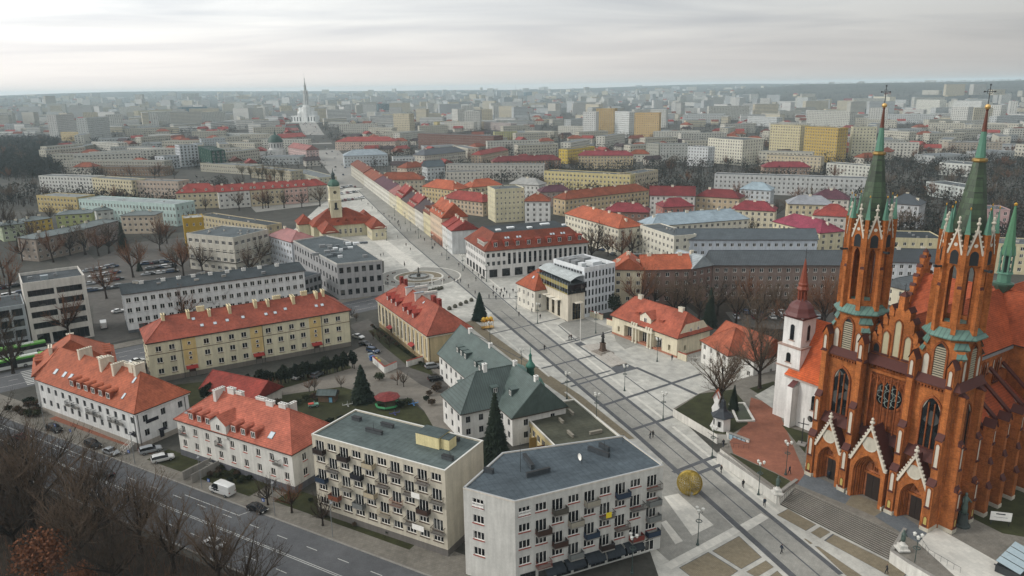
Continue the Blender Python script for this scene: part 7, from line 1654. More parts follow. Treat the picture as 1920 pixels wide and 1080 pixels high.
# ------------------------------------------------------------------ trees and shrubs
BARK = plain('#332c27', .9, .1, 0, .25); TWIG = plain('#5e5043', .9, .1, 0, .2); TWIGD = plain('#40372f', .9, .1, 0, .2); TWIGR = plain('#6a4a36', .9, .1, 0, .2); NEEDLE = plain('#20291f', .85, .15, 0, .3); NEEDL2 = plain('#2b3226', .85, .15, 0, .3); LEAFB = plain('#6f4a36', .9, .1, 0, .25); YEW = plain('#272e22', .9, .1, 0, .3)
def bare_tree_meshes(seed, H, spread, limbs, depth, twigs, tw, mat, n0=6):
 """trunk mesh and crown mesh of a leafless tree, base at the origin"""
 r = random.Random(seed); T_ = MB(); C_ = MB(); tr = H * .022 + .06
 def thin(b, a, c, w, m):
  d = (c - a); s = d.cross(Vector((r.uniform(-1, 1), r.uniform(-1, 1), r.uniform(-1, 1)))).normalized() * w
  k = d.cross(s).normalized() * w
  b.poly([a + s, a - s * .5 + k, c], m); b.poly([a - s * .5 + k, a - s * .5 - k, c], m); b.poly([a - s * .5 - k, a + s, c], m)
 def grow(p, d, L, rad, lev):
  q = p
  segs = 3 if lev < 2 else 2
  for i in range(segs):
   d = (d + Vector((r.uniform(-.22, .22), r.uniform(-.22, .22), r.uniform(-.05, .16)))).normalized()
   e = q + d * L / segs; r1 = rad * (1 - .3 * (i + 1) / segs)
   if lev < 3: C_.tube(q, e, rad * (1 - .3 * i / segs), r1, BARK if lev < 2 else mat, 5 if lev < 2 else 3, False)
   else: thin(C_, q, e, max(tw, rad), mat)
   if lev < depth:
    for _ in range(2 if lev < depth - 1 else twigs):
     ax = Vector((r.uniform(-1, 1), r.uniform(-1, 1), r.uniform(-.2, .9))).normalized(); nd = (d * .75 + ax * .75).normalized()
     if nd.z < -.1: nd.z *= -.3
     grow(q.lerp(e, r.uniform(.3, 1)), nd, L * r.uniform(.5, .72), r1 * .55, lev + 1)
   q = e
  if lev < depth: grow(q, d, L * .6, rad * .6, lev + 1)
 p = Vector((0, 0, 0)); d = Vector((0, 0, 1)); th = H * r.uniform(.24, .34)
 T_.tube((0, 0, -.3), (0, 0, .5), tr * 1.5, tr * 1.05, BARK, n0)
 for i in range(3):
  d = (d + Vector((r.uniform(-.08, .08), r.uniform(-.08, .08), .3))).normalized(); e = p + d * th / 3; T_.tube(p, e, tr * (1 - .12 * i), tr * (1 - .12 * (i + 1)), BARK, n0, False); p = e
 for i in range(limbs):
  a = 2 * math.pi * (i + r.uniform(-.3, .3)) / limbs; up = r.uniform(.55, 1.5) / spread
  grow(p - d * r.uniform(0, th * .25), Vector((math.cos(a), math.sin(a), up)).normalized(), H * r.uniform(.30, .40), tr * .5, 1)
 grow(p, d, H * .36, tr * .6, 1)
 return T_.mesh('trunk'), C_.mesh('crown')
TP_ = {}
TP_['big'] = [bare_tree_meshes(11 + i, 17, 1.0, 6, 4, 3, .026, m) for i, m in enumerate((TWIG, TWIGD, TWIG))]
TP_['mid'] = [bare_tree_meshes(31 + i, 12, 1.0, 5, 3, 4, .04, m) for i, m in enumerate((TWIG, TWIGD, TWIGR, TWIG))]
TP_['pop'] = [bare_tree_meshes(51 + i, 15, .45, 5, 3, 5, .045, plain('#6b6048', .9, .1)) for i in range(2)]
def leafy_crown(seed, H, Rr, mat, n=900, s=.5):
 r = random.Random(seed); b = MB()
 for i in range(n):
  v = Vector((r.gauss(0, 1), r.gauss(0, 1), r.gauss(0, 1))).normalized() * (r.random() ** .4); k = .8 + .3 * noise.noise(v * 2.2)
  p = Vector((v.x * Rr * k, v.y * Rr * k, H * .58 + v.z * H * .42 * k)); q = Vector((r.uniform(-1, 1), r.uniform(-1, 1), r.uniform(-1, 1))).normalized() * s; w = q.cross(Vector((r.uniform(-1, 1), r.uniform(-1, 1), r.uniform(-1, 1)))).normalized() * s
  b.poly([p - q * .5, p + w * .6, p + q * .6, p - w * .4], mat)
 return b.mesh('crown')
def trunk_mesh(H, r_):
 b = MB(); b.tube((0, 0, -.2), (0, 0, H), r_, r_ * .5, BARK, 6); return b.mesh('trunk')
TP_['russet'] = [(trunk_mesh(4, .16), leafy_crown(5, 8.5, 3.8, LEAFB, 1500, .34))]
TP_['shrub'] = [(trunk_mesh(.8, .08), leafy_crown(6 + i, 1.7, 1.15, m, 420, .26)) for i, m in enumerate((YEW, plain('#3a3f2c', .9, .1, 0, .3), plain('#4b3f33', .9, .1, 0, .3)))]
TP_['yew'] = [(trunk_mesh(3, .2), leafy_crown(16, 9.5, 3.0, YEW, 1500, .4))]
TP_['thuja'] = [(trunk_mesh(2, .1), leafy_crown(26 + i, 3.6, .75, m, 420, .3)) for i, m in enumerate((NEEDLE, YEW))]
def conifer_mesh(seed, H, Rr, mat, lay=22):
 r = random.Random(seed); b = MB()
 for i in range(lay):
  t = i / lay; z = H * (.08 + .9 * t); rr = Rr * (1 - t) ** .85 + .12; n = int(9 + 9 * (1 - t))
  for j in range(n):
   a = 2 * math.pi * (j + r.uniform(-.4, .4)) / n; l = rr * r.uniform(.78, 1.12); d = Vector((math.cos(a), math.sin(a), 0)); s = Vector((-d.y, d.x, 0)) * (.18 + .2 * rr / 2)
   p0 = Vector((0, 0, z + .45)); p1 = d * l * .6 + Vector((0, 0, z - .05 * l)); p2 = d * l + Vector((0, 0, z - .28 * l + r.uniform(-.1, .15)))
   b.poly([p0, p1 - s, p2, p1 + s], mat); b.poly([p1 - s * 1.3, p2 - Vector((0, 0, .35)), p1 + s * 1.3], mat)
   for q in (-1, 1): b.poly([p1 * .8 + Vector((0, 0, z * .2)), p1 + s * q * 2.6 - Vector((0, 0, .2)), p2 * .92 + Vector((0, 0, p2.z * .08 - .1))], mat)
 return b.mesh('crown')
TP_['spruce'] = [(trunk_mesh(14, .28), conifer_mesh(3, 16, 3.4, NEEDLE)), (trunk_mesh(8, .25), conifer_mesh(4, 11, 3.4, NEEDLE, 18))]
TP_['xmas'] = [(trunk_mesh(8, .2), conifer_mesh(9, 10, 2.9, plain('#1c2c26', .8, .15, 0, .3), 24))]
def tree(kind, p, s, label, group=None, name=None, i=None, cat='tree', rr=random.Random(99)):
 me = TP_[kind]; t, c = me[(i if i is not None else rr.randrange(len(me))) % len(me)]
 Mt = Matrix.Translation((p[0], p[1], p[2] if len(p) > 2 else 0)) @ Matrix.Rotation(rr.uniform(0, 6.28), 4, 'Z') @ Matrix.Diagonal((s * rr.uniform(.9, 1.1), s * rr.uniform(.9, 1.1), s, 1))
 o = thing(name or {'big': 'bare_tree', 'mid': 'bare_tree', 'pop': 'bare_tree', 'spruce': 'spruce_tree', 'thuja': 'thuja', 'shrub': 'shrub', 'yew': 'yew_tree', 'xmas': 'christmas_tree', 'russet': 'russet_tree'}[kind], label, cat, Mt, group)
 link('trunk', t, o, Mt); link('crown', c, o, Mt); return o
r = random.Random(21)
# wood along the street, bottom left
WOOD = []
for (s, t, k) in [(-46, -18, 1.0), (-40, -24, 1.1), (-33, -17.5, 1.0), (-28, -22, 1.15), (-21, -17, .95), (-12, -16.8, .9), (-16, -25, 1.05), (-5, -20, 1.0), (3, -17.2, .9), (9, -22, 1.0), (17, -17.5, .85), (25, -19, .9), (34, -17.5, .8), (43, -19, .8), (-52, -27, 1.1), (-60, -19, 1.0), (-36, -32, 1.1), (-26, -36, 1.1), (-14, -34, 1.0), (-46, -38, 1.1), (0, -31, 1.0), (-68, -24, 1.0), (-76, -18.5, 1.0), (52, -18, .75), (-56, -33, 1), (-20, -30, 1), (-8, -27, .95), (14, -29, .9), (28, -26, .85), (-30, -27, 1), (-40, -44, 1), (-10, -44, 1), (20, -40, .9), (38, -27, .8), (60, -20, .8)]:
 WOOD.append((s + r.uniform(-1.5, 1.5), t + r.uniform(-1, .4), k * r.uniform(1.0, 1.2)))
for i, (s, t, k) in enumerate(WOOD): tree('big', rp(s, t), k, 'tall bare tree ' + ('at the kerb' if t > -20 else 'deeper in the wood' if t > -29 else 'deepest in the wood') + ' opposite the ' + ('bus crossing' if s < -55 else 'corner bushes' if s < -42 else 'long white corner house' if s < -24 else 'parked silver cars' if s < -4 else 'white house front garden' if s < 14 else 'white delivery van' if s < 30 else 'beige slab block'), 'bare trees in the foreground wood')
tree('russet', G(78, 1052, 5).to_2d(), 1.3, 'round tree with dry russet leaves in the bottom left wood'); tree('russet', G(150, 1080, 4).to_2d(), .8, 'smaller russet leaved tree low in the foreground wood')
b = MB()
for i in range(9000):
 s, t = r.uniform(-90, 75), -15.4 - abs(r.gauss(0, 16)); q = rp(s, t); h = r.uniform(.6, 3.2); lx, ly = r.uniform(-.8, .8), r.uniform(-.8, .8); w = r.uniform(.02, .045)
 m = r.choice((TWIG, TWIGD, TWIGR)); b.poly([(q.x - w, q.y, 0), (q.x + w, q.y, 0), (q.x + lx, q.y + ly, h)], m); b.poly([(q.x + lx * .4, q.y + ly * .4, h * .4), (q.x + lx * .4 + .04, q.y + ly * .4, h * .4), (q.x - lx * .5, q.y + ly, h * .9)], m)
o = link('undergrowth', b.mesh('undergrowth')); o['kind'] = 'stuff'
for i, (s, t) in enumerate([(-64, 1.2), (40, 2.8), (46, 3.0), (54, 2.6)]): tree('mid', rp(s, t), .6, 'small bare street tree beside the foreground pavement', 'small street trees')
# named single trees
tree('spruce', G(930, 872), 1.05, 'tall dark spruce standing behind the bent white block', i=0)
tree('spruce', G(680, 752), .92, 'dark spruce in the nursery garden', i=1)
tree('xmas', G(900, 600), 1.0, 'dark green Christmas tree on the square', cat='Christmas tree')
tree('spruce', G(1330, 612), .85, 'dark spruce behind the manor house', i=0); tree('yew', G(1151, 597), 1.0, 'rounded dark yew left of the manor house')
tree('big', G(1352, 765, 2).to_tuple()[:2] + (2,), .92, 'spreading bare tree on the lawn in front of the presbytery', i=0); tree('big', G(1424, 728, 2).to_tuple()[:2] + (2,), 1.15, 'taller bare tree beside the white church', i=2)
tree('spruce', G(1375, 768, 2).to_tuple()[:2] + (2,), .4, 'small dark conifer under the spreading bare tree', i=0)
tree('spruce', G(232, 470), .95, 'dark conifer among the left villas', i=0); tree('spruce', G(40, 470), .9, 'dark conifer at the left edge', i=1); tree('spruce', G(262, 508), .5, 'small conifer in the left car park', i=1)
# thuja hedge before the yellow block, clipped bushes in the garden
h0, h1 = Vector(G(380, 752)[:2]), Vector(G(665, 690)[:2])
for i in range(56): q = h0.lerp(h1, (i + .5) / 56) + Vector((r.uniform(-.5, .5), r.uniform(-.9, .9))); tree('thuja', q, r.uniform(1.15, 1.6), 'dark thuja in the hedge along the yellow block', 'thuja hedge')
for px in [(505, 765), (520, 762), (560, 758), (575, 752), (590, 750), (602, 747), (615, 746), (628, 744), (548, 762), (800, 752), (810, 760), (805, 742), (818, 735), (822, 728), (712, 713), (620, 798), (640, 790), (752, 765), (765, 760)]: tree('shrub', G(*px), r.uniform(.9, 1.4), 'clipped dark bush in the nursery garden', 'garden bushes', cat='shrub')
for px in [(515, 740), (580, 735), (590, 733), (640, 728), (745, 722), (757, 725), (660, 595), (668, 602), (650, 600), (700, 636), (712, 640), (730, 652)]: tree('mid', G(*px), r.uniform(.3, .42), 'low bare shrub in the gardens beside the lane', 'bare garden shrubs', name='bare_shrub', cat='shrub')
for i in range(24): q = Vector(G(705, 612)[:2]).lerp(Vector(G(806, 690)[:2]), i / 24); tree('shrub', q + Vector((-1.2, -.4)), r.uniform(.5, .8), 'low dark hedge bush along the tan house', 'hedge along the tan house', cat='shrub')
for i in range(16): s = r.uniform(-52, -45); tree('shrub', rp(r.uniform(-50, -40), r.uniform(2.5, 8)), r.uniform(.8, 1.3), 'dark bush at the corner of the long white house', 'corner bushes', cat='shrub')
for i in range(26): tree('shrub', rp(r.choice((r.uniform(18.5, 34), r.uniform(40, 68))), r.uniform(4.5, 8.2)), r.uniform(.5, .85), 'low dark bush in the front gardens by the street', 'front garden bushes', cat='shrub')
# trees in rows and yards at middle distance
MIDT = [(px, 'bare tree in front of the brown-grey block', 'bare trees before the brown block') for px in [(1200, 588), (1228, 580), (1262, 600), (1285, 590), (1310, 605), (1345, 592), (1380, 606), (1405, 590), (1432, 600), (1455, 592), (1482, 610), (1510, 596), (1540, 604), (1565, 590), (1420, 625), (1480, 632), (1545, 622)]]
MIDT += [(px, 'bare tree among the left villas and car park', 'bare trees by the left car park') for px in [(20, 560), (8, 520), (42, 490), (75, 475), (100, 492), (132, 480), (160, 478), (185, 480), (205, 475), (262, 500), (200, 560), (345, 520), (358, 500), (330, 508), (372, 488), (300, 470), (250, 520), (25, 450), (60, 440), (8, 430), (380, 510), (470, 520), (490, 500), (12, 640), (25, 700), (8, 660), (345, 610), (415, 595), (130, 640)]]
MIDT += [(px, 'bare tree in a round pit on the market square', 'market square trees') for px in [(493, 391), (533, 390), (566, 389), (600, 387)]]
MIDT += [(px, 'bare tree behind the mansard building', 'bare trees behind the mansard building') for px in [(1120, 470), (1140, 480), (1165, 490), (1185, 480), (1200, 470), (1110, 490)]]
for px, lb, g in MIDT: tree('mid', GT(*px), r.uniform(1.1, 1.55), lb, g)
for px in [(470, 336), (485, 338), (500, 338), (515, 340), (530, 340), (455, 334)]: tree('pop', GT(*px), .95, 'pale leafless poplar in the row left of the main street', 'poplars left of the street')
# single bare trees between the blocks, as far as they can be told apart
cnt = 0
def free(x, y, m=2.0):
 for f in FOOT:
  dx, dy = x - f[0], y - f[1]
  if dx * dx + dy * dy < (f[2] + m) ** 2:
   if len(f) < 4: return False
   if abs(dx * f[3] + dy * f[4]) < f[5] + m and abs(-dx * f[4] + dy * f[3]) < f[6] + m: return False
 return True
NAMED = [f for f in FOOT if len(f) > 7]
def beside(p, head):
 f = min(NAMED, key=lambda f: (f[0] - p.x) ** 2 + (f[1] - p.y) ** 2); t = (head + ' ' + f[7]).split(' with ')[0].split(' and ')[0]
 return t if len(t.split()) <= 16 else ' '.join(t.split()[:15])
def on_street(x, y, w=17):
 for a, c in zip(LP, LP[1:]):
  d = Vector((c.x - a.x, c.y - a.y)); t = max(0, min(1, ((x - a.x) * d.x + (y - a.y) * d.y) / d.length_squared)); 
  if math.hypot(x - a.x - d.x * t, y - a.y - d.y * t) < w: return True
 return False
for i in range(1500):
 px, py = r.uniform(0, 1920), 262 + 200 * r.random() ** 1.4
 if 560 < px < 900 and py > 330: continue
 if py > 400 and 380 < px < 1180: continue
 p = GT(px, py)
 if free(p.x, p.y) and not on_street(p.x, p.y):
  tree('mid', p, r.uniform(.9, 1.3), beside(p, 'bare tree beside the'), 'bare trees between the blocks'); cnt += 1
  if cnt >= 230: break
def far_wood(name, pts, seed, mats, s0=3.2, n=16):
 rr = random.Random(seed); b = MB()
 for p in pts:
  k = rr.uniform(.7, 1.25); m = rr.choice(mats)
  for j in range(n):
   v = Vector((rr.gauss(0, 1), rr.gauss(0, 1), rr.gauss(0, 1))).normalized() * rr.random() ** .5; c = Vector((p.x + v.x * s0 * k, p.y + v.y * s0 * k, p.z + 5.0 * k + v.z * 4.2 * k)); q = Vector((rr.uniform(-1, 1), rr.uniform(-1, 1), rr.uniform(-.3, 1.2))).normalized() * rr.uniform(.7, 1.5) * k; w = Vector((rr.uniform(-1, 1), rr.uniform(-1, 1), rr.uniform(-.5, .5))).normalized() * .55 * k
   b.poly([c - w, c + w, c + q * 1.5], m)
  b.poly([(p.x - .25, p.y, p.z), (p.x + .25, p.y, p.z), (p.x, p.y, p.z + 6 * k)], BARK)
 o = link(name, b.mesh(name)); o['kind'] = 'stuff'; return o
def yh(x): return 178.3 - .0141 * x
FW = [plain('#2d2f2c', .95, .05, 0, .3), plain('#3d3932', .95, .05, 0, .3), plain('#2e302b', .95, .05, 0, .3), plain('#3d3630', .95, .05, 0, .3)]
pts = [GT(r.uniform(-30, 112), 262 + 72 * r.random()) for _ in range(2000)]; far_wood('dark_wood', [p for p in pts if free(p.x, p.y, 0)], 2, FW[::2])
pts = [GT(r.uniform(1670, 1960), 300 + 170 * r.random()) for _ in range(800)]; far_wood('dark_wood', [p for p in pts if free(p.x, p.y, 1)], 3, FW)
pts = []
for i in range(6500):
 x = r.uniform(900, 4800); y = r.uniform(2700, 5200)
 if abs(x / y) < .75 and x > 900 + (y - 2700) * .15: pts.append(Vector((x, y, hills(x, y))))
far_wood('ridge_forest', pts, 4, [plain('#2b3128', .95, .05, 0, .3), plain('#343a2e', .95, .05, 0, .3)], 9, 9)
# ------------------------------------------------------------------ vehicles
TYRE = plain('#1a1a1b', .8); RIM = plain('#8d9092', .4, .5, .6); LAMPW = plain('#d8d8d2', .2, .6); LAMPR = plain('#7a1613', .3, .5); CGL = plain('#14181b', .08, .7)
def car_meshes(L, W, H, kind, paint):
 """body lofted from cross-sections; x forward"""
 hw = W / 2
 if kind == 'van': prof = [(0, .5, H * .93, 1), (.03, .35, H * .98, 1), (.5, .3, H, 1), (.72, .3, H * .98, 1), (.86, .3, H * .6, 0), (.97, .32, H * .5, 0), (1, .45, H * .42, 0)]
 elif kind == 'suv': prof = [(0, .55, .95, 0), (.02, .4, 1.05, 0), (.06, .35, H * .92, 1), (.14, .3, H * .99, 1), (.5, .28, H, 1), (.6, .28, H * .95, 1), (.73, .3, 1.02, 0), (.95, .34, .88, 0), (1, .48, .7, 0)]
 else: prof = [(0, .5, .85, 0), (.03, .36, .95, 0), (.15, .3, .98, 0), (.28, .28, H * .96, 1), (.45, .28, H, 1), (.56, .28, H * .97, 1), (.72, .28, .95, 0), (.94, .32, .78, 0), (1, .45, .62, 0)]
 b = MB(); g = MB(); belt = {'van': H * .56, 'suv': 1.0}.get(kind, .92)
 R_ = []
 for t, zb, zt, cab in prof:
  x = -L / 2 + t * L; k = 1 - .12 * max(0, abs(t - .5) * 2 - .75) / .25; w = hw * k; zl = min(belt, zt) if cab else zt - .06; tw = w * (.8 if cab and kind != 'van' else .93)
  R_.append((x, [(-w * .9, zb), (-w, zb + .2), (-w, zl - .12), (-w * .97, zl), (-tw, zt - (.06 if cab else .0)), (-tw * .7, zt), (tw * .7, zt), (tw, zt - (.06 if cab else .0)), (w * .97, zl), (w, zl - .12), (w, zb + .2), (w * .9, zb)], cab))
 for (x0, p, c0), (x1, q, c1) in zip(R_, R_[1:]):
  for i in range(11):
   f = [(x0, *p[i]), (x0, *p[i + 1]), (x1, *q[i + 1]), (x1, *q[i])]
   gl = (i in (3, 7) and (c0 and c1) and (kind != 'van' or x1 > L * .1)) or (i in (4, 5, 6, 3, 7) and c0 != c1 and not (kind == 'van' and x0 < 0))
   (b if not gl else b).poly(f, CGL if gl else paint)
  b.poly([(x0, *p[0]), (x1, *q[0]), (x1, *q[11]), (x0, *p[11])], DARK)
 for (x, p, c), s in ((R_[0], -1), (R_[-1], 1)): b.poly([(x, y, z) for y, z in (p if s < 0 else p[::-1])], paint)
 return b.mesh('body', False)
b = MB(); b.tube((0, -.1, 0), (0, .1, 0), .32, .32, TYRE, 12); b.tube((0, -.115, 0), (0, .115, 0), .2, .2, RIM, 10); WHEEL = b.mesh('wheel')
b = MB(); b.box(-.04, .04, -.2, .2, -.07, .07, LAMPW); HEADL = b.mesh('headlight'); b = MB(); b.box(-.04, .04, -.16, .16, -.08, .1, LAMPR); TAILL = b.mesh('tail_light')
PAINTS = {n: plain(h, .25, .6, .2, .03) for n, h in dict(black='#15171a', white='#d5d6d4', silver='#9da1a4', grey='#5a5f63', blue='#2b3d57', red='#6e1f22', green='#2f4a3c').items()}
CARS = {}
DIM = dict(car=(4.3, 1.75, 1.46), suv=(4.5, 1.85, 1.68), van=(5.6, 2.0, 2.45))
def car(p, ang, kind, col, label, group=None, parts=True, s=1.0):
 k = (kind, col); L, W, H = DIM[kind]
 if k not in CARS: CARS[k] = car_meshes(L, W, H, kind, PAINTS[col])
 Mc = Matrix.Translation((p[0], p[1], (p[2] if len(p) > 2 else 0) + .02)) @ Matrix.Rotation(ang, 4, 'Z')
 if not parts: return thing('parked_car', label, kind, Mc, group, CARS[k])
 o = thing('parked_car' if kind != 'van' else 'van', label, 'car' if kind != 'van' else 'van', Mc, group); link('body', CARS[k], o, Mc)
 for x in (-L * .31, L * .31):
  for y in (-W / 2 + .08, W / 2 - .08): link('wheel', WHEEL, o, Mc @ Matrix.Translation((x, y, .32)))
 for y in (-W / 2 + .3, W / 2 - .3): link('headlight', HEADL, o, Mc @ Matrix.Translation((L / 2 - .03, y, .62 if kind != 'van' else .85))); link('tail_light', TAILL, o, Mc @ Matrix.Translation((-L / 2, y, .75 if kind != 'van' else 1.1)))
 return o
ra = R(-29.9)
for px, da, kind, col, lb in [((40, 824), 180, 'car', 'red', 'dark red car driving on the street at the left edge'), ((103, 808), 0, 'suv', 'black', 'black car parked by the corner bushes'), ((175, 838), 0, 'suv', 'black', 'black car parked before the silver sedan'), ((209, 851), 0, 'car', 'silver', 'silver sedan in the last kerb bay'), ((283, 848), 62, 'suv', 'silver', 'silver estate parked nose-in on the pavement'), ((306, 864), 60, 'suv', 'white', 'white small car on the pavement beside the silver estate'), ((483, 958), 0, 'car', 'black', 'black coupe parked behind the white van'), ((198, 892), 180, 'car', 'black', 'dark car driving under the bare trees'), ((402, 1024), 180, 'car', 'white', 'white car driving under the foreground branches'),
  ((812, 690), 20, 'suv', 'silver', 'grey car by the tan house end wall'), ((818, 713), 25, 'suv', 'black', 'black car beside the monastery'), ((493, 724), 75, 'car', 'blue', 'blue car at the shed'), ((559, 709), 70, 'car', 'white', 'white car parked before the thuja hedge'), ((595, 706), 70, 'suv', 'grey', 'grey car right of the white one by the hedge'), ((672, 634), -35, 'car', 'white', 'white car first in the lane by the yellow block'), ((685, 648), -35, 'car', 'black', 'black car second in the lane'), ((700, 661), -35, 'suv', 'blue', 'blue car third in the lane'), ((182, 657), 42, 'suv', 'black', 'black car turning at the crossing'), ((258, 680), 42, 'car', 'white', 'white car at the yellow block corner'), ((272, 692), 42, 'suv', 'black', 'black car behind the long white house'), ((222, 586), 40, 'car', 'white', 'white car by the white office'), ((40, 680), 35, 'car', 'silver', 'silver car beside the buses')]:
 car(G(*px), ra + R(da) if px[1] > 780 else R(da), kind, col, lb)
vn = car(G(418, 925), ra + R(180), 'van', 'white', 'white delivery van with dark graphic parked at the kerb')
m = WM[vn.name]; b = MB(); b.box(-1.9, .2, -1.02, -1.008, 1.0, 1.25, INK); b.box(-1.3, -.9, -1.02, -1.008, .8, 1.7, INK); b.box(-.7, -.3, -1.02, -1.008, .9, 1.6, INK)
link('side_graphic', b.mesh('side_graphic'), vn, m @ Matrix.Rotation(R(180), 4, 'Z')); link('side_graphic', b.mesh('side_graphic'), vn, m)
car(G(195, 614), R(120), 'van', 'white', 'white van driving on the side street')
r = random.Random(5); cl = ['white', 'silver', 'black', 'grey', 'white', 'blue', 'red', 'silver']
def lot(corners, rows, cols, ang, label, group, parts=False):
 P = [Vector(G(*c)[:2]) for c in corners]
 for i in range(rows):
  for j in range(cols):
   if r.random() < .12: continue
   u, v = (j + .5) / cols, (i + .5) / rows; q = P[0].lerp(P[1], u).lerp(P[3].lerp(P[2], u), v); c_ = r.choice(cl); car(q, R(ang) + r.choice((0, math.pi)), r.choice(('car', 'suv', 'car')), c_, c_ + ' ' + label, group, parts)
lot([(168, 555), (235, 545), (215, 495), (160, 505)], 4, 7, 30, 'car parked in the lot behind the white cubic office', 'cars in the left car park')
lot([(270, 522), (335, 515), (320, 487), (265, 493)], 3, 6, 25, 'car parked in the lot beside the grey projecting office', 'cars in the office car park')
lot([(2, 568), (38, 560), (36, 530), (0, 535)], 2, 4, 50, 'car parked at the left edge behind the dark glass office', 'cars at the left edge')
lot([(1372, 602), (1560, 602), (1560, 584), (1372, 584)], 2, 11, 85, 'car parked behind the manor in front of the brown block', 'cars before the brown block')
lot([(640, 385), (690, 378), (655, 345), (625, 350)], 3, 7, -60, 'car parked on the market square by the town hall tower', 'cars on the market square')
for i in range(46):
 t = r.random(); sgn = r.choice((-1, 1)); k = min(3, int(t * 4)); a, c = LP[k], LP[k + 1]; q = a.lerp(c, (t * 4) % 1); d = (c - a).normalized(); n = Vector((-d.y, d.x, 0)); q = q + n * sgn * r.choice((2.5, 6, 9.5)); q.z = hills(q.x, q.y) + .12
 car(q, math.atan2(d.y, d.x), 'car', r.choice(cl), 'small car on the main street leading to the white church', 'cars on the main street', False)
for px in [(1130, 470), (1150, 478), (1172, 486), (1195, 478), (60, 600), (20, 596)]: car(G(*px), R(r.uniform(0, 180)), 'car', r.choice(cl), 'car parked in the yards between the blocks', 'cars in the yards', False)
BUSG = plain('#4f9a35', .3, .5); BUSW = plain('#d2d6d0', .3, .5)
def bus(p, ang, lb):
 Mc = Matrix.Translation((p.x, p.y, .02)) @ Matrix.Rotation(ang, 4, 'Z'); o = thing('bus', lb, 'bus', Mc)
 for x0, x1 in ((-9, -.6), (.6, 9)):
  b = MB(); b.box(x0, x1, -1.25, 1.25, .35, 1.3, BUSW); b.box(x0, x1, -1.25, 1.25, 2.5, 3.0, BUSG, top=plain('#7fb564', .4)); link('body', b.mesh('body'), o, Mc)
  b = MB(); b.box(x0 + .05, x1 - .05, -1.22, 1.22, 1.3, 2.5, CGL); link('window_band', b.mesh('window_band'), o, Mc)
  b = MB(); b.box(x0 + 1, x1 - 3, -.8, .8, 3.0, 3.25, BUSW); link('roof_unit', b.mesh('roof_unit'), o, Mc)
 b = MB(); b.box(-.6, .6, -1.1, 1.1, .5, 2.9, DARK); link('bellows', b.mesh('bellows'), o, Mc)
 for x in (-6, 2.5, 6.8):
  for y in (-1.2, 1.2): link('wheel', WHEEL, o, Mc @ Matrix.Translation((x, y, .48)) @ Matrix.Diagonal((1.5, 1.3, 1.5, 1)))
sa = math.atan2(SD.y, SD.x)
bus(G(28, 690), sa, 'green and white articulated bus nearer the corner house'); bus(G(22, 668), sa, 'green and white articulated bus farther across the street')
# ------------------------------------------------------------------ people
SKIN = plain('#a9826c', .7); HAIR = plain('#2c211b', .8)
def person_mesh(pose, top, leg):
 st, ar = pose; V = [(0, 0, .95), (0, 0, 1.12), (0, 0, 1.38), (0, .01, 1.5), (0, .03, 1.58), (0, .04, 1.7)]; Rr = [.15, .155, .165, .06, .085, .09]; E = [(0, 1), (1, 2), (2, 3), (3, 4), (4, 5)]
 for s, f in ((-1, st), (1, -st)):
  n = len(V); V += [(s * .09, 0, .86), (s * .1, f * .5 + .03, .48), (s * .1, f - .02, .08), (s * .1, f + .13, .04)]; Rr += [.1, .07, .05, .045]; E += [(0, n), (n, n + 1), (n + 1, n + 2), (n + 2, n + 3)]
  n = len(V); V += [(s * .2, 0, 1.36), (s * .26, -f * ar * .5, 1.08), (s * .24, -f * ar + .06, .86), (s * .235, -f * ar + .09, .77)]; Rr += [.07, .055, .042, .04]; E += [(2, n), (n, n + 1), (n + 1, n + 2), (n + 2, n + 3)]
 me = bpy.data.meshes.new('person'); me.from_pydata(V, E, []); o = bpy.data.objects.new('person', me); COL.objects.link(o); sk = o.modifiers.new('s', 'SKIN'); sb = o.modifiers.new('d', 'SUBSURF'); sb.levels = 1
 if not me.skin_vertices: bpy.context.view_layer.objects.active = o; me.attributes
 lay = me.skin_vertices[0].data if me.skin_vertices else None
 if lay:
  for i, x in enumerate(Rr): lay[i].radius = (x, x * (.75 if i in (1, 2) else 1)); lay[i].use_root = i == 0
 dg = bpy.context.evaluated_depsgraph_get(); out = bpy.data.meshes.new_from_object(o.evaluated_get(dg)); bpy.data.objects.remove(o)
 out.materials.clear(); [out.materials.append(x) for x in (top, leg, SKIN, HAIR, BLACK)]
 for p in out.polygons:
  z = p.center.z; x = abs(p.center.x); p.use_smooth = True
  p.material_index = (3 if (z > 1.68 or (z > 1.56 and p.center.y < .02)) else 2) if z > 1.52 else (2 if x > .17 and z < .82 else (4 if z < .1 else (1 if z < .84 and x < .19 else 0)))
 return out
TOPS = [plain(c, .85) for c in ('#1d1e22', '#26282e', '#3a2b26', '#1f2a38', '#5b5a57', '#2a2a2a')]; LEGS = [plain(c, .85) for c in ('#1b1c20', '#2a3140', '#18181a')]
PM = [person_mesh(p, t, l) for p, t, l in (((.22, .9), TOPS[0], LEGS[0]), ((-.2, .8), TOPS[1], LEGS[1]), ((.05, .4), TOPS[2], LEGS[2]), ((.24, .9), TOPS[3], LEGS[0]), ((.02, .2), TOPS[4], LEGS[1]), ((-.15, .7), TOPS[5], LEGS[2]))]
def person(p, lb, g=None, z=0.0, i=None, a=None): return thing('person', lb, 'person', Matrix.Translation((p[0], p[1], z + .03)) @ Matrix.Rotation(a if a is not None else r.uniform(0, 6.28), 4, 'Z') @ Matrix.Scale(1.06, 4), g, PM[(i if i is not None else r.randrange(6)) % 6])
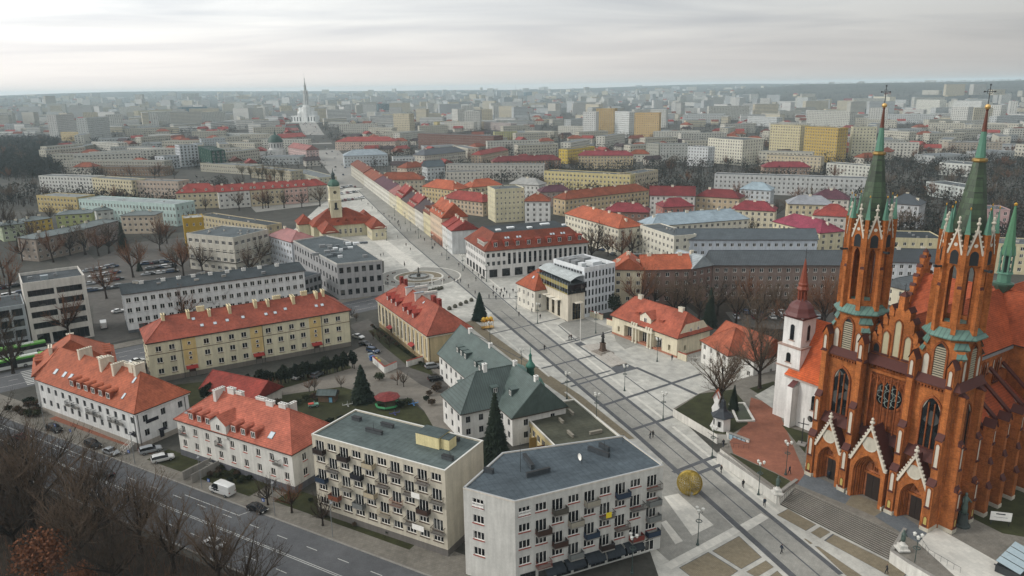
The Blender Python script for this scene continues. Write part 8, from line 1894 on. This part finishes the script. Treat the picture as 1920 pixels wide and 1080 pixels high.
for px, lb in [((1067, 638), 'person in dark coat beside the flagpole, left of a pair'), ((1071, 637), 'person in dark coat beside the flagpole, right of a pair'), ((1021, 657), 'person in black walking alone across the dark band'), ((1260, 676), 'person in black before the manor gate'), ((1219, 823), 'person walking in a pair below the statue, left'), ((1224, 821), 'person walking in a pair below the statue, right'), ((1352, 887), 'person by the white retaining wall'), ((1393, 915), 'person with bag crouched below the retaining wall'), ((1433, 950), 'person walking towards the cathedral steps'), ((1465, 1038), 'person in light top on the carriageway'), ((1662, 1076), 'person in white at the bottom of the picture'), ((973, 593), 'person walking towards the bank'), ((1013, 598), 'person before the bank entrance'), ((997, 586), 'person left of the bank entrance')]: person(G(*px), lb)
person(G(1553, 898, 2), 'person in light jacket at the left portal', None, 2.0); person(G(1480, 889, 2), 'person in black on the brick paving', None, 2.0); person(G(1356, 838, 2), 'person beside the notice boards', None, 2.0)
for px in [(917, 560), (925, 555), (930, 562), (938, 556), (944, 560), (950, 553), (956, 558), (931, 548), (940, 549), (962, 549), (946, 547), (925, 543)]: person(G(*px), 'person in the crowd by the crossing behind the Christmas tree', 'crowd by the crossing')
for px in [(725, 535), (728, 536), (852, 530), (857, 531), (862, 530), (880, 540), (890, 552), (715, 482), (719, 480), (757, 500), (760, 497), (745, 447), (760, 462), (770, 470), (728, 408), (735, 412), (740, 414), (722, 404), (730, 418), (780, 438), (790, 446), (798, 452), (815, 462), (640, 470), (896, 520), (905, 525), (893, 527), (888, 512), (870, 505), (860, 500), (842, 488), (830, 480), (812, 468), (680, 378), (690, 385), (700, 392), (708, 398), (750, 425), (745, 420), (752, 430), (748, 418), (764, 434)]: person(G(px[0] + r.uniform(-2, 2), px[1]), 'small pedestrian on the upper square and main street', 'pedestrians on the upper square')
# ------------------------------------------------------------------ street furniture
GLOBE = plain('#c9c9c2', .3, .5); POST = plain('#33423f', .5, .4)
def lamp_meshes():
 b = MB(); b.ring((0, 0), [(0, .28), (.25, .28), (.35, .16), (1.2, .12), (1.3, .07), (6.4, .055)], POST, 8); post = b.mesh('post')
 b = MB()
 for i in range(12): t0, t1 = i * R(30), (i + 1) * R(30); b.tube((.5 * math.cos(t0), .5 * math.sin(t0), 4.6), (.5 * math.cos(t1), .5 * math.sin(t1), 4.6), .07, .07, POST, 5)
 for i in range(4): b.tube((0, 0, 4.6), (.5 * math.cos(i * R(90)), .5 * math.sin(i * R(90)), 4.6), .03, .03, POST, 4)
 ring = b.mesh('wreath_ring'); b = MB()
 for i in range(3):
  a = i * R(120); x, y = .6 * math.cos(a), .6 * math.sin(a); b.tube((0, 0, 6.2), (x * .7, y * .7, 6.05), .035, .035, POST, 5); b.tube((x * .7, y * .7, 6.05), (x, y, 6.45), .035, .035, POST, 5)
 arms = b.mesh('arms'); b = MB(); b.ring((0, 0), [(0, .12), (.1, .2), (.45, .26), (.5, .3), (.62, .1), (.75, .03)], GLOBE, 8); return post, ring, arms, b.mesh('lantern')
LMP = lamp_meshes()
def lamp(p, lb, z=0.0, g=None):
 Ml = Matrix.Translation((p[0], p[1], z)); o = thing('street_lamp', lb, 'street lamp', Ml, g); link('post', LMP[0], o, Ml); link('wreath_ring', LMP[1], o, Ml); ar = link('arms', LMP[2], o, Ml)
 for i in range(3): link('lantern', LMP[3], ar, Ml @ Matrix.Translation((.6 * math.cos(i * R(120)), .6 * math.sin(i * R(120)), 6.45)))
for px, lb in [((1171, 733), 'lamp post below the statue'), ((1243, 788), 'lamp post left of the dark lawn'), ((1308, 1022), 'lamp post beside the gold ball, bottom of the square'), ((1335, 858), 'lamp post at the end of the white retaining wall'), ((1422, 928), 'lamp post in front of the retaining wall'), ((1232, 678), 'lamp post before the manor porch'), ((1117, 625), 'lamp post before the bank fence'), ((1008, 607), 'lamp post before the bank'), ((919, 645), 'lamp post by the monastery roof end'), ((1063, 748), 'lamp post by the pavilion corner'), ((978, 700), 'lamp post by the monastery chapel'), ((1118, 790), 'lamp post beside the pavilion'), ((1185, 1075), 'lamp post before the shops'), ((1712, 1075), 'lamp post at the right retaining wall'), ((968, 580), 'lamp post at the corner of the small hipped house')]: lamp(G(*px), lb)
lamp(G(1473, 890, 2), 'lamp post on the brick paving', 2.0); lamp(G(1680, 960, 2), 'lamp post before the right portal', 2.0)
for px in [(725, 451), (838, 487), (868, 508), (810, 466), (785, 447), (770, 432), (912, 528), (1018, 552), (760, 420), (740, 405)]: lamp(G(*px), 'lamp post along the upper main street', 0, 'lamps along the upper street')
for s in (-30, 3, 24, 44, 58): p = rp(s, .8); b = MB(); b.tube((0, 0, 0), (0, 0, 7.2), .08, .05, GREY, 6); b.tube((0, 0, 7.2), (.5, -.9, 7.4), .04, .04, GREY, 5); b.box(.35, .75, -1.5, -.8, 7.35, 7.45, GREY); thing('street_light', 'grey mast light beside the foreground street', 'street light', Matrix.Translation((p.x, p.y, 0)), 'street lights', b.mesh('street_light'))
for s, lb in ((-20, 'by the long white house'), (1, 'by the silver estate'), (26, 'opposite the white van'), (41, 'by the black coupe'), (-26, 'near the corner bushes')):
 p = rp(s, 1.0); b = MB(); b.tube((0, 0, 0), (0, 0, 2.6), .035, .035, GREY, 5); b.box(-.3, .3, -.03, .03, 2.0, 2.6, plain('#2455a0', .4)); b.box(-.12, .06, -.035, -.03, 2.12, 2.48, WHITE); thing('parking_sign', 'blue parking sign ' + lb, 'road sign', Matrix.Translation((p.x, p.y, 0)) @ Matrix.Rotation(R(-25), 4, 'Z'), None, b.mesh('parking_sign'))
# statue on stepped plinth
p = G(1130, 661); Ms = Matrix.Translation((p.x, p.y, 0)) @ Matrix.Rotation(R(-61), 4, 'Z'); o = thing('monument', 'dark bronze standing figure on a tall stone pedestal on the square', 'statue', Ms); GRN = plaster('#8a837a'); BRZ = plain('#2a2b2a', .5, .4)
for i in range(3): b = MB(); b.box(-1.6 - .4 * (2 - i), 1.6 + .4 * (2 - i), -1.6 - .4 * (2 - i), 1.6 + .4 * (2 - i), .03 + i * .2, .23 + i * .2, GRN); link('step', b.mesh('step'), o, Ms)
b = MB(); b.ring((0, 0), [(.6, 1.3), (1.0, 1.2), (1.1, .95), (2.7, .8), (2.9, 1.0), (3.1, .9)], plaster('#5d4f45'), 4, R(45)); link('pedestal', b.mesh('pedestal'), o, Ms)
b = MB(); b.ring((0, 0), [(3.1, .5), (3.9, .45), (4.6, .34), (5.2, .46), (5.6, .42), (5.8, .16), (5.95, .2), (6.15, .22), (6.35, .1)], BRZ, 10); b.tube((.4, 0, 5.5), (.55, .15, 4.6), .15, .11, BRZ); b.tube((-.4, 0, 5.5), (-.5, -.25, 4.7), .15, .11, BRZ); link('figure', b.mesh('figure', True), o, Ms)
ST = thing('stone_steps', 'long low granite steps in front of the statue', 'steps', Matrix.Translation((p.x, p.y, 0)))
a0, a1 = Vector(G(1093, 648)[:2]), Vector(G(1145, 688)[:2]); n = Vector((a1.y - a0.y, a0.x - a1.x)).normalized() * -1
n = n if n.x > 0 else -n
for i in range(3): q0, q1 = a0.lerp(a1, .06 * i) + n * 1.5 * i, a1 + n * 1.5 * i; b = MB(); b.prism(ccw([tuple(q0), tuple(q1), tuple(q1 + n * (5 - 1.5 * i)), tuple(q0 + n * (5 - 1.5 * i))]), .03, .16 + .14 * i, plaster('#aaa59d')); link('step', b.mesh('step'), ST)
p = G(1088, 641); b = MB(); b.tube((0, 0, 0), (0, 0, 12.5), .1, .05, WHITE, 8); b.ring((0, 0), [(12.5, .1), (12.6, .12), (12.7, .02)], GOLD, 6); b.box(-.25, .25, -.25, .25, 0, .1, GREY); thing('flagpole', 'tall white flagpole on the square near the bank', 'flagpole', Matrix.Translation((p.x, p.y, .03)), None, b.mesh('flagpole'))
# fountain
Mf = Matrix.Translation((FC.x, FC.y, 0)); o = thing('fountain', 'round stone fountain with central column on the upper square', 'fountain', Mf)
b = MB(); b.ring((0, 0), [(0, 4.2), (.75, 4.3), (.8, 4.35), (.85, 3.8), (.5, 3.7)], plaster('#8e8a83'), 24, cap=False); link('basin', b.mesh('basin'), o, Mf); b = MB(); b.ring((0, 0), [(.45, 3.8), (.5, 3.8)], plain('#4a5250', .15, .5), 24); link('water', b.mesh('water'), o, Mf)
b = MB(); b.ring((0, 0), [(.5, .9), (1.2, .7), (1.4, 1.2), (1.5, 1.2), (1.6, .4), (3.0, .25), (3.4, .4), (4.2, .1)], plain('#55534e', .6), 12); link('column', b.mesh('column'), o, Mf)
for i in range(9): a = R(150 + i * 25); p = FC + Vector((math.cos(a), math.sin(a), 0)) * 13; b = MB(); b.box(-1, 1, -.25, .25, .4, .5, plain('#5b4636')); b.box(-.9, -.8, -.2, .2, 0, .4, IRON); b.box(.8, .9, -.2, .2, 0, .4, IRON); thing('bench', 'dark bench in the ring round the fountain', 'bench', Matrix.Translation((p.x, p.y, .04)) @ Matrix.Rotation(a + R(90), 4, 'Z'), 'benches round the fountain', b.mesh('bench'))
for i in range(11): q = Vector(G(806, 548)[:2]).lerp(Vector(G(860, 534)[:2]), i / 10) if i < 5 else Vector(G(832, 585)[:2]).lerp(Vector(G(884, 565)[:2]), (i - 5) / 5); b = MB(); b.ring((0, 0), [(0, .7), (.6, .85), (.62, .75), (.9, .7), (1.3, .3)], plain('#4b4a40', .8), 10); thing('planter', 'round planter with clipped bush by the crossing', 'planter', Matrix.Translation((q.x, q.y, .03)), 'round planters', b.mesh('planter'))
p = G(820, 537); b = MB(); b.box(-2.2, 2.2, -.15, .15, 0, .35, WHITE); b.box(-2.2, -1.9, -.15, .15, .35, 3.2, WHITE); b.box(1.9, 2.2, -.15, .15, .35, 3.2, WHITE); b.box(-2.2, 2.2, -.16, .16, 3.2, 3.5, WHITE); thing('photo_frame', 'large white empty picture frame standing near the fountain', 'frame', Matrix.Translation((p.x, p.y, .03)) @ Matrix.Rotation(R(12), 4, 'Z'), None, b.mesh('photo_frame'))
# gold Christmas figures by the tree
p = G(914, 616); Mg = Matrix.Translation((p.x, p.y, .03)) @ Matrix.Rotation(R(20), 4, 'Z'); o = thing('gold_decoration', 'gold Christmas decoration on a frame below the Christmas tree', 'decoration', Mg); GY = plain('#c9a02c', .5, .4)
b = MB(); [b.tube((x, y, 0), (x, y, 2.6), .05, .05, GOLD, 5) for x in (-1.8, -.6, .6, 1.8) for y in (-.9, .9)]; b.box(-2, 2, -1.1, 1.1, 2.6, 2.7, GOLD); b.box(-2, 2, -1.1, 1.1, .5, .56, GOLD); link('stand', b.mesh('stand'), o, Mg)
for x in (-1.2, 0, 1.2): b = MB(); b.ring((x, 0), [(2.7, .3), (3.0, .75), (3.5, .7), (3.9, .25), (4.0, .05)], GY, 10); b.ring((x + .1, -.6), [(2.7, .2), (3.0, .35), (3.3, .1)], plain('#c98a2c', .5), 8); link('bauble', b.mesh('bauble', True), o, Mg)
# walk-in gold wire ball
p = G(1292, 925); Mg = Matrix.Translation((p.x, p.y, .03)); o = thing('gold_ball', 'walk-in gold wire Christmas ball on the square', 'decoration', Mg); rad = 2.35; b = MB(); WIRE = plain('#8f7a2c', .45, .5, .4)
for i in range(40):
 a = i * R(9)
 if abs((math.degrees(a) - 285 + 180) % 360 - 180) < 20: st = 8
 else: st = 0
 for j in range(st, 16): t0, t1 = -R(70) + R(160) * j / 16, -R(70) + R(160) * (j + 1) / 16; b.tube((rad * math.cos(t0) * math.cos(a), rad * math.cos(t0) * math.sin(a), rad * .94 + rad * math.sin(t0)), (rad * math.cos(t1) * math.cos(a), rad * math.cos(t1) * math.sin(a), rad * .94 + rad * math.sin(t1)), .055, .055, WIRE, 4, False)
for j in range(20):
 t0 = -R(66) + R(150) * j / 20; rr = rad * math.cos(t0); z = rad * .94 + rad * math.sin(t0)
 for i in range(30):
  a0_, a1_ = i * R(12), (i + 1) * R(12)
  if abs((i * 12 + 6 - 285 + 180) % 360 - 180) < 24 and z < rad: continue
  b.tube((rr * math.cos(a0_), rr * math.sin(a0_), z), (rr * math.cos(a1_), rr * math.sin(a1_), z), .05, .05, WIRE, 4, False)
link('wire_shell', b.mesh('wire_shell'), o, Mg); b = MB(); b.ring((0, 0), [(rad * 1.88, .5), (rad * 1.95, .45), (rad * 2.05, .2)], WIRE, 10); link('cap', b.mesh('cap'), o, Mg)
# nursery garden
p = G(727, 762); Mg = Matrix.Translation((p.x, p.y, .04)); o = thing('gazebo', 'octagonal playground gazebo with dark red roof and green panels', 'gazebo', Mg); b = MB(); b.ring((0, 0), [(2.5, 3.2), (2.6, 3.2), (3.6, .1)], tile('#7d3634'), 8); link('roof', b.mesh('roof'), o, Mg)
for i in range(8): a = i * R(45); b = MB(); b.tube((2.8 * math.cos(a), 2.8 * math.sin(a), 0), (2.8 * math.cos(a), 2.8 * math.sin(a), 2.55), .08, .08, BROWN, 6); link('post', b.mesh('post'), o, Mg); b = MB(); a2 = a + R(45); b.tube((2.8 * math.cos(a), 2.8 * math.sin(a), .6), (2.8 * math.cos(a2), 2.8 * math.sin(a2), .6), .35, .35, plain('#2f7a4c', .6), 4); link('panel', b.mesh('panel'), o, Mg)
p = G(613, 752); X = building('playhouse', 'small playhouse with grey roof and pale blue door in the garden', (p.x - 2, p.y - .6), (p.x + 2.2, p.y - 1.0), 1.7, 2.4, floors=0, wall='#6e5c4c', roof='gable', rh=1.2, roof_mat=felt('#56605f'), cols=(0, 0, 0, 0), cat='playhouse', o=.3, doors=[(0, 3.2, .8, 1.4, plain('#6fa0b8'))])
p = G(588, 763); Mg = Matrix.Translation((p.x, p.y, .05)) @ Matrix.Rotation(R(20), 4, 'Z'); o = thing('toy_jeep', 'pale green wooden toy jeep in the garden', 'toy car', Mg); b = MB(); b.box(-1.2, 1.2, -.5, .5, .35, .8, plain('#7fae9c')); b.box(-1.2, .1, -.5, .5, .8, 1.0, plain('#b5483a')); b.box(.2, .25, -.5, .5, .8, 1.35, plain('#7fae9c')); link('body', b.mesh('body'), o, Mg)
for x in (-.8, .8):
 for y in (-.5, .5): link('wheel', WHEEL, o, Mg @ Matrix.Translation((x, y, .3)))
for px, c, lb in (((740, 778), '#3f3f6e', 'purple seesaw frame in the garden'), ((775, 760), '#4f83b8', 'pale blue toy slide by the garden bushes'), ((652, 762), '#9a9c98', 'thin metal carousel post in the garden')):
 p = G(*px); b = MB(); cc = plain(c); b.box(-1.3, 1.3, -.12, .12, .45, .55, cc); b.tube((0, 0, 0), (0, 0, 1.4), .06, .06, cc); b.box(-.15, .15, -.9, .9, .2, .3, cc); b.tube((-1.2, 0, .5), (-1.2, 0, 1.0), .05, .05, cc); b.tube((1.2, 0, .5), (1.2, 0, 1.0), .05, .05, cc); thing('play_frame', lb, 'play equipment', Matrix.Translation((p.x, p.y, .04)) @ Matrix.Rotation(R(25), 4, 'Z'), None, b.mesh('play_frame'))
REDC = tile('#9a4a3c')
wall_px('garden_wall', 'white wall with red tile coping beside the tan house', [(763, 688), (806, 675)], 1.7, .4, 0, MW, REDC); wall_px('garden_wall', 'white refuse enclosure wall with red coping by the lane', [(700, 680), (722, 700), (744, 690)], 1.9, .35, 0, MW, REDC); wall_px('garden_wall', 'cream fence wall with red coping between bank and manor', [(1097, 590), (1130, 600)], 1.9, .4, 0, plaster('#d8cfb6'), REDC); wall_px('garden_wall', 'short cream wall left of the manor', [(1138, 608), (1150, 612)], 1.9, .4, 0, plaster('#d8cfb6'), REDC); wall_px('garden_wall', 'cream wall and gate right of the manor', [(1271, 672), (1287, 678)], 2.0, .4, 0, plaster('#d8cfb6'), REDC)
for px, c in (((698, 676), '#24508a'), ((704, 680), '#b9a52c'), ((695, 671), '#7d8486'), ((709, 684), '#b9a52c')): p = G(*px); b = MB(); b.box(-.6, .6, -.5, .5, .1, 1.2, plain(c)); b.box(-.65, .65, -.55, .55, 1.2, 1.35, plain(c)); thing('waste_bin', {'#24508a': 'blue', '#b9a52c': 'yellow', '#7d8486': 'grey'}[c] + ' wheeled waste container by the lane', 'bin', Matrix.Translation((p.x, p.y, .05)) @ Matrix.Rotation(R(35), 4, 'Z'), 'waste containers' if c == '#b9a52c' else None, b.mesh('waste_bin'))
p = G(1874, 985, 2); b = MB(); b.box(-1.6, 1.6, -.05, .05, .9, 2.5, WHITE); b.box(-1.4, -1.3, -.04, .04, 0, .9, IRON); b.box(1.3, 1.4, -.04, .04, 0, .9, IRON); b.box(-.8, .6, -.06, -.05, 2.05, 2.25, INK); b.box(-1.0, 1.0, -.06, -.05, 1.5, 1.56, GREY); thing('notice_sign', 'white notice board on posts right of the cathedral', 'sign', Matrix.Translation((p.x, p.y, 2)) @ Matrix.Rotation(R(-15), 4, 'Z'), None, b.mesh('notice_sign'))
p = G(1503, 833, 2); b = MB(); b.box(-.9, .9, -.9, .9, 0, .25, CONC); b.tube((0, 0, .2), (0, 0, 6.0), .12, .1, IRON); b.tube((-1.1, 0, 4.7), (1.1, 0, 4.7), .1, .1, IRON); thing('wayside_cross', 'tall dark cross beside the old white church', 'cross', Matrix.Translation((p.x, p.y, 2)) @ Matrix.Rotation(R(-35), 4, 'Z'), None, b.mesh('wayside_cross'))
p = G(1803, 985, 2); Mg = Matrix.Translation((p.x, p.y, 2)); o = thing('statue', 'green bronze figure on a round base at the right cathedral corner', 'statue', Mg); b = MB(); b.ring((0, 0), [(0, 1.3), (.3, 1.3), (.4, .9), (2.2, .7), (2.4, .8)], plain('#3d4442', .6), 12); link('base', b.mesh('base'), o, Mg); b = MB(); b.ring((0, 0), [(2.4, .55), (3.6, .5), (4.4, .38), (5.0, .5), (5.4, .4), (5.6, .15), (5.8, .22), (6.1, .2), (6.25, .05)], plain('#4f5f58', .5), 10); b.tube((.4, 0, 5.2), (.8, -.4, 4.6), .14, .1, plain('#4f5f58', .5)); b.tube((-.4, 0, 5.2), (-.6, -.3, 4.5), .14, .1, plain('#4f5f58', .5)); link('figure', b.mesh('figure', True), o, Mg)
def railing(pts, z, lb):
 P = [G(p[0], p[1], z) for p in pts]; o = thing('railing', lb, 'railing', Matrix.Translation(P[0])); b = MB()
 for a, c in zip(P, P[1:]):
  n = max(2, int((c - a).length / .9)); b.tube(a + Vector((0, 0, 1)), c + Vector((0, 0, 1)), .03, .03, IRON, 5)
  for i in range(n + 1): q = a.lerp(c, i / n); b.tube(q, q + Vector((0, 0, 1)), .022, .022, IRON, 4)
 link('rails', b.mesh('rails'), o); 
railing([(1462, 944), (1494, 914)], 2.3, 'iron handrail at the left of the steps'); railing([(1366, 838), (1404, 842)], 2.0, 'iron railing by the notice boards'); railing([(560, 596), (655, 578)], .05, 'iron railing along the cross street'); railing([(1720, 1010), (1740, 1040), (1800, 1075)], 2.0, 'iron railing on the right terrace')

p = G(1905, 1062, 2); Mg = Matrix.Translation((p.x, p.y, 2)) @ Matrix.Rotation(R(38), 4, 'Z'); o = thing('glass_shelter', 'low dark framed glass shelter at the bottom right corner', 'shelter', Mg)
b = MB(); b.box(-4, 4, -1.6, 1.6, .1, 1.2, IRON); link('base', b.mesh('base'), o, Mg)
for i in range(4): b = MB(); b.poly([(-3.9 + i * 2, -1.7, 1.25), (-2.1 + i * 2, -1.7, 1.25), (-2.1 + i * 2, 1.7, 1.9), (-3.9 + i * 2, 1.7, 1.9)], plain('#9fb0b6', .1, .6)); link('pane', b.mesh('pane'), o, Mg)
for i in range(5): b = MB(); b.box(-4.1 + i * 2, -3.9 + i * 2, -1.8, 1.8, 1.2, 1.3, IRON); link('frame_bar', b.mesh('frame_bar'), o, Mg)
# ------------------------------------------------------------------ far city: copies of a dozen block and house types
FP = []
def proto(L, D, h, wall, roof, rc):
 X = building('distant_block' if roof == 'flat' else 'distant_house', 'x', (0, -4000), (L, -4000), h, D, floors=max(1, int(h / 3)), wall=wall, roof=roof, rh=D * .35, roof_mat=felt('#6a6f71') if roof == 'flat' else tile(RT[rc]), cols=(max(2, int(L / 3.4)), max(2, int(D / 3.6)), 0, max(2, int(D / 3.6))), win=(1.7, 1.5), each=False, cat='building', gf=.3)
 FP.append((X.root, L, D, roof, h)); return X
for a in [(62, 12, 15, '#c2c0b6', 'flat', 0), (48, 12, 14, '#b6b2a4', 'flat', 0), (80, 13, 17, '#b9bcbb', 'flat', 0), (30, 14, 33, '#c0c0ba', 'flat', 0), (36, 13, 30, '#bdb49c', 'flat', 0), (40, 25, 8, '#a9acab', 'flat', 0), (16, 11, 6.5, '#c3bcae', 'gable', 'red'), (18, 12, 7, '#b9b5ab', 'gable', 'brown'), (20, 12, 8, '#c4c0b4', 'hip', 'rust'), (15, 10, 6, '#b5b0a6', 'gable', 'dark'), (90, 14, 30, '#b4b4ac', 'flat', 0)]: proto(*a)
used = set(); r = random.Random(77); n = [0, 0]
KN = ['long pale slab', 'beige slab', 'long grey-white slab', 'white tower block', 'cream tower block', 'low flat hall', 'red roofed house', 'brown roofed house', 'rust roofed house', 'dark roofed house', 'very long high slab']
for i in range(14000):
 px = r.uniform(-80, 2000); dy = 5 + 150 * r.random() ** 1.5; p = GT(px, yh(px) + dy); d = p.y
 if d < 440 or d > 5200 or (330 < px < 720 and yh(px) + dy > 318) or (px < 118 and 250 < yh(px) + dy < 340) or (p.x > 1100 and p.y > 2600): continue
 k = r.choice((0, 1, 1, 5, 6, 7, 8, 9, 6, 8, 9)) if d < 1300 else r.choice((0, 1, 2, 3, 4, 2, 5, 6, 8, 7, 10, 3))
 root, L, D, rf, h = FP[k]; f = 0 if rf == 'flat' else 1
 if n[f] >= 280 or (d > 1300 and f == 0 and n[0] >= 215): continue
 if not free(p.x, p.y, min(L, 2.2 * D) * .5 + 2) or on_street(p.x, p.y, 20 + L * .4): continue
 a = r.choice((-28, 20, -65, 25, 60, -5, 5)) + r.uniform(-6, 6); Mx = Matrix.Translation((p.x, p.y, p.z - .3)) @ Matrix.Rotation(R(a), 4, 'Z') @ Matrix.Translation((-L / 2, -D / 2, 0))
 FOOT.append((p.x, p.y, math.hypot(L, D) / 2, math.cos(R(a)), math.sin(R(a)), L / 2, D / 2))
 far = d > 1300; sec = 'left of the white hill church' if px < 560 else 'between the hill church and the high-rise group' if px < 1090 else 'between the high-rises and the cathedral' if px < 1500 else 'behind the cathedral spires'
 lb = KN[k] + (' in the hazy distance ' if far else ' at middle distance ') + sec; gp = ('far ' if far else 'middle distance ') + KN[k] + 's ' + sec
 if k not in used:
  used.add(k); root.matrix_basis = Mx; WM[root.name] = Mx; root['label'] = lb; root['group'] = gp
 else: copy_tree(root, Mx, lb, gp)
 n[f] += 1
# the rest of the far city, too many to count: one mass of small real blocks with window strips
b = MB(); WL = [plaster(c) for c in ('#c6c5be', '#bcb8aa', '#b9bdbd', '#c9bfa4', '#cfcfca')]; RL = [felt('#6a6f71'), felt('#85898a'), tile(RT['red']), tile(RT['brown'])]; m = 0
for i in range(9000):
 px = r.uniform(-80, 2000); dy = 3.5 + 75 * r.random() ** 1.5; p = GT(px, yh(px) + dy); d = p.y
 if d < 1000 or d > 7500 or (p.x > 1100 and 2600 < p.y < 5400): continue
 hs_ = r.random() < .35; L, D, h = (r.uniform(10, 18), 10, 5.5) if hs_ else (r.uniform(25, 75), 13, r.choice((9, 13, 15, 16, 30, 33) if d > 1700 else (8, 12, 15)))
 if not free(p.x, p.y, L * .35 + 4) or on_street(p.x, p.y, 22 + L * .4): continue
 a = R(r.choice((-28, 20, -65, 25, 60, -5, 5)) + r.uniform(-8, 8)); c, s_ = math.cos(a), math.sin(a); FOOT.append((p.x, p.y, math.hypot(L, D) / 2, c, s_, L / 2, D / 2)); w = r.choice(WL); ro = r.choice(RL[2:] if hs_ else RL[:2])
 def T(x, y, z): return (p.x + x * c - y * s_, p.y + x * s_ + y * c, p.z + z)
 K = [(-L / 2, -D / 2), (L / 2, -D / 2), (L / 2, D / 2), (-L / 2, D / 2)]
 for j in range(4):
  (x0, y0), (x1, y1) = K[j], K[(j + 1) % 4]; b.poly([T(x0, y0, -1), T(x1, y1, -1), T(x1, y1, h), T(x0, y0, h)], w)
  if j != 2:
   for f in range(int(h / 3)):
    e = 1.004; z = 1 + f * 3; b.poly([T(x0 * e, y0 * e, z), T(x1 * e, y1 * e, z), T(x1 * e, y1 * e, z + 1.2), T(x0 * e, y0 * e, z + 1.2)], GREY)
 if hs_:
  A, B_ = T(-L / 2, 0, h + 3.5), T(L / 2, 0, h + 3.5); q = [T(x * 1.05, y * 1.1, h) for x, y in K]; b.poly([q[0], q[1], B_, A], ro); b.poly([q[2], q[3], A, B_], ro); b.poly([q[3], q[0], A], w); b.poly([q[1], q[2], B_], w)
 else: b.poly([T(x, y, h) for x, y in K], ro)
 m += 1
 if m > 1300: break
o = link('distant_city', b.mesh('distant_city')); o['kind'] = 'stuff'
for k in range(len(FP)):
 if k not in used:
  for c in KIDS.get(FP[k][0].name, []): bpy.data.objects.remove(c)
  bpy.data.objects.remove(FP[k][0])
pts = []
for i in range(26000):
 px = r.uniform(-60, 1980); dy = 4 + 215 * r.random() ** 1.9; p = GT(px, yh(px) + dy)
 if p.y < 330 or p.y > 7000 or (430 < px < 720 and yh(px) + dy > 318): continue
 d = p.y
 if noise.noise(Vector((p.x / 120, p.y / 120, 0))) < -.15: continue
 if free(p.x, p.y, 1) and not on_street(p.x, p.y): pts.append(p)
far_wood('distant_trees', pts, 1, FW, 3.8, 13)
p = GT(967, 186); b = MB(); b.tube((0, 0, 0), (0, 0, 75), 1.6, .4, plain('#8a8f92'), 6); b.tube((14, 0, 0), (14, 0, 48), 1.6, .6, plain('#8a8f92'), 6)
thing('radio_mast', 'slender grey radio mast on the horizon', 'mast', Matrix.Translation(p), None, b.mesh('radio_mast'))
# ------------------------------------------------------------------ haze
b = MB(); b.box(-13000, 13000, -13000, 13000, -30, 122, DARK)
hm = bpy.data.materials.new('haze'); hm.use_nodes = True; N = hm.node_tree.nodes; N.clear(); out = N.new('ShaderNodeOutputMaterial'); pv = N.new('ShaderNodeVolumePrincipled')
pv.inputs['Color'].default_value = (.74, .92, 1.0, 1); pv.inputs['Density'].default_value = .000105; pv.inputs['Anisotropy'].default_value = 0
hm.node_tree.links.new(pv.outputs[0], out.inputs['Volume'])
me = b.mesh('haze'); me.materials.clear(); me.materials.append(hm); hz_ = link('haze', me); hz_['kind'] = 'stuff'
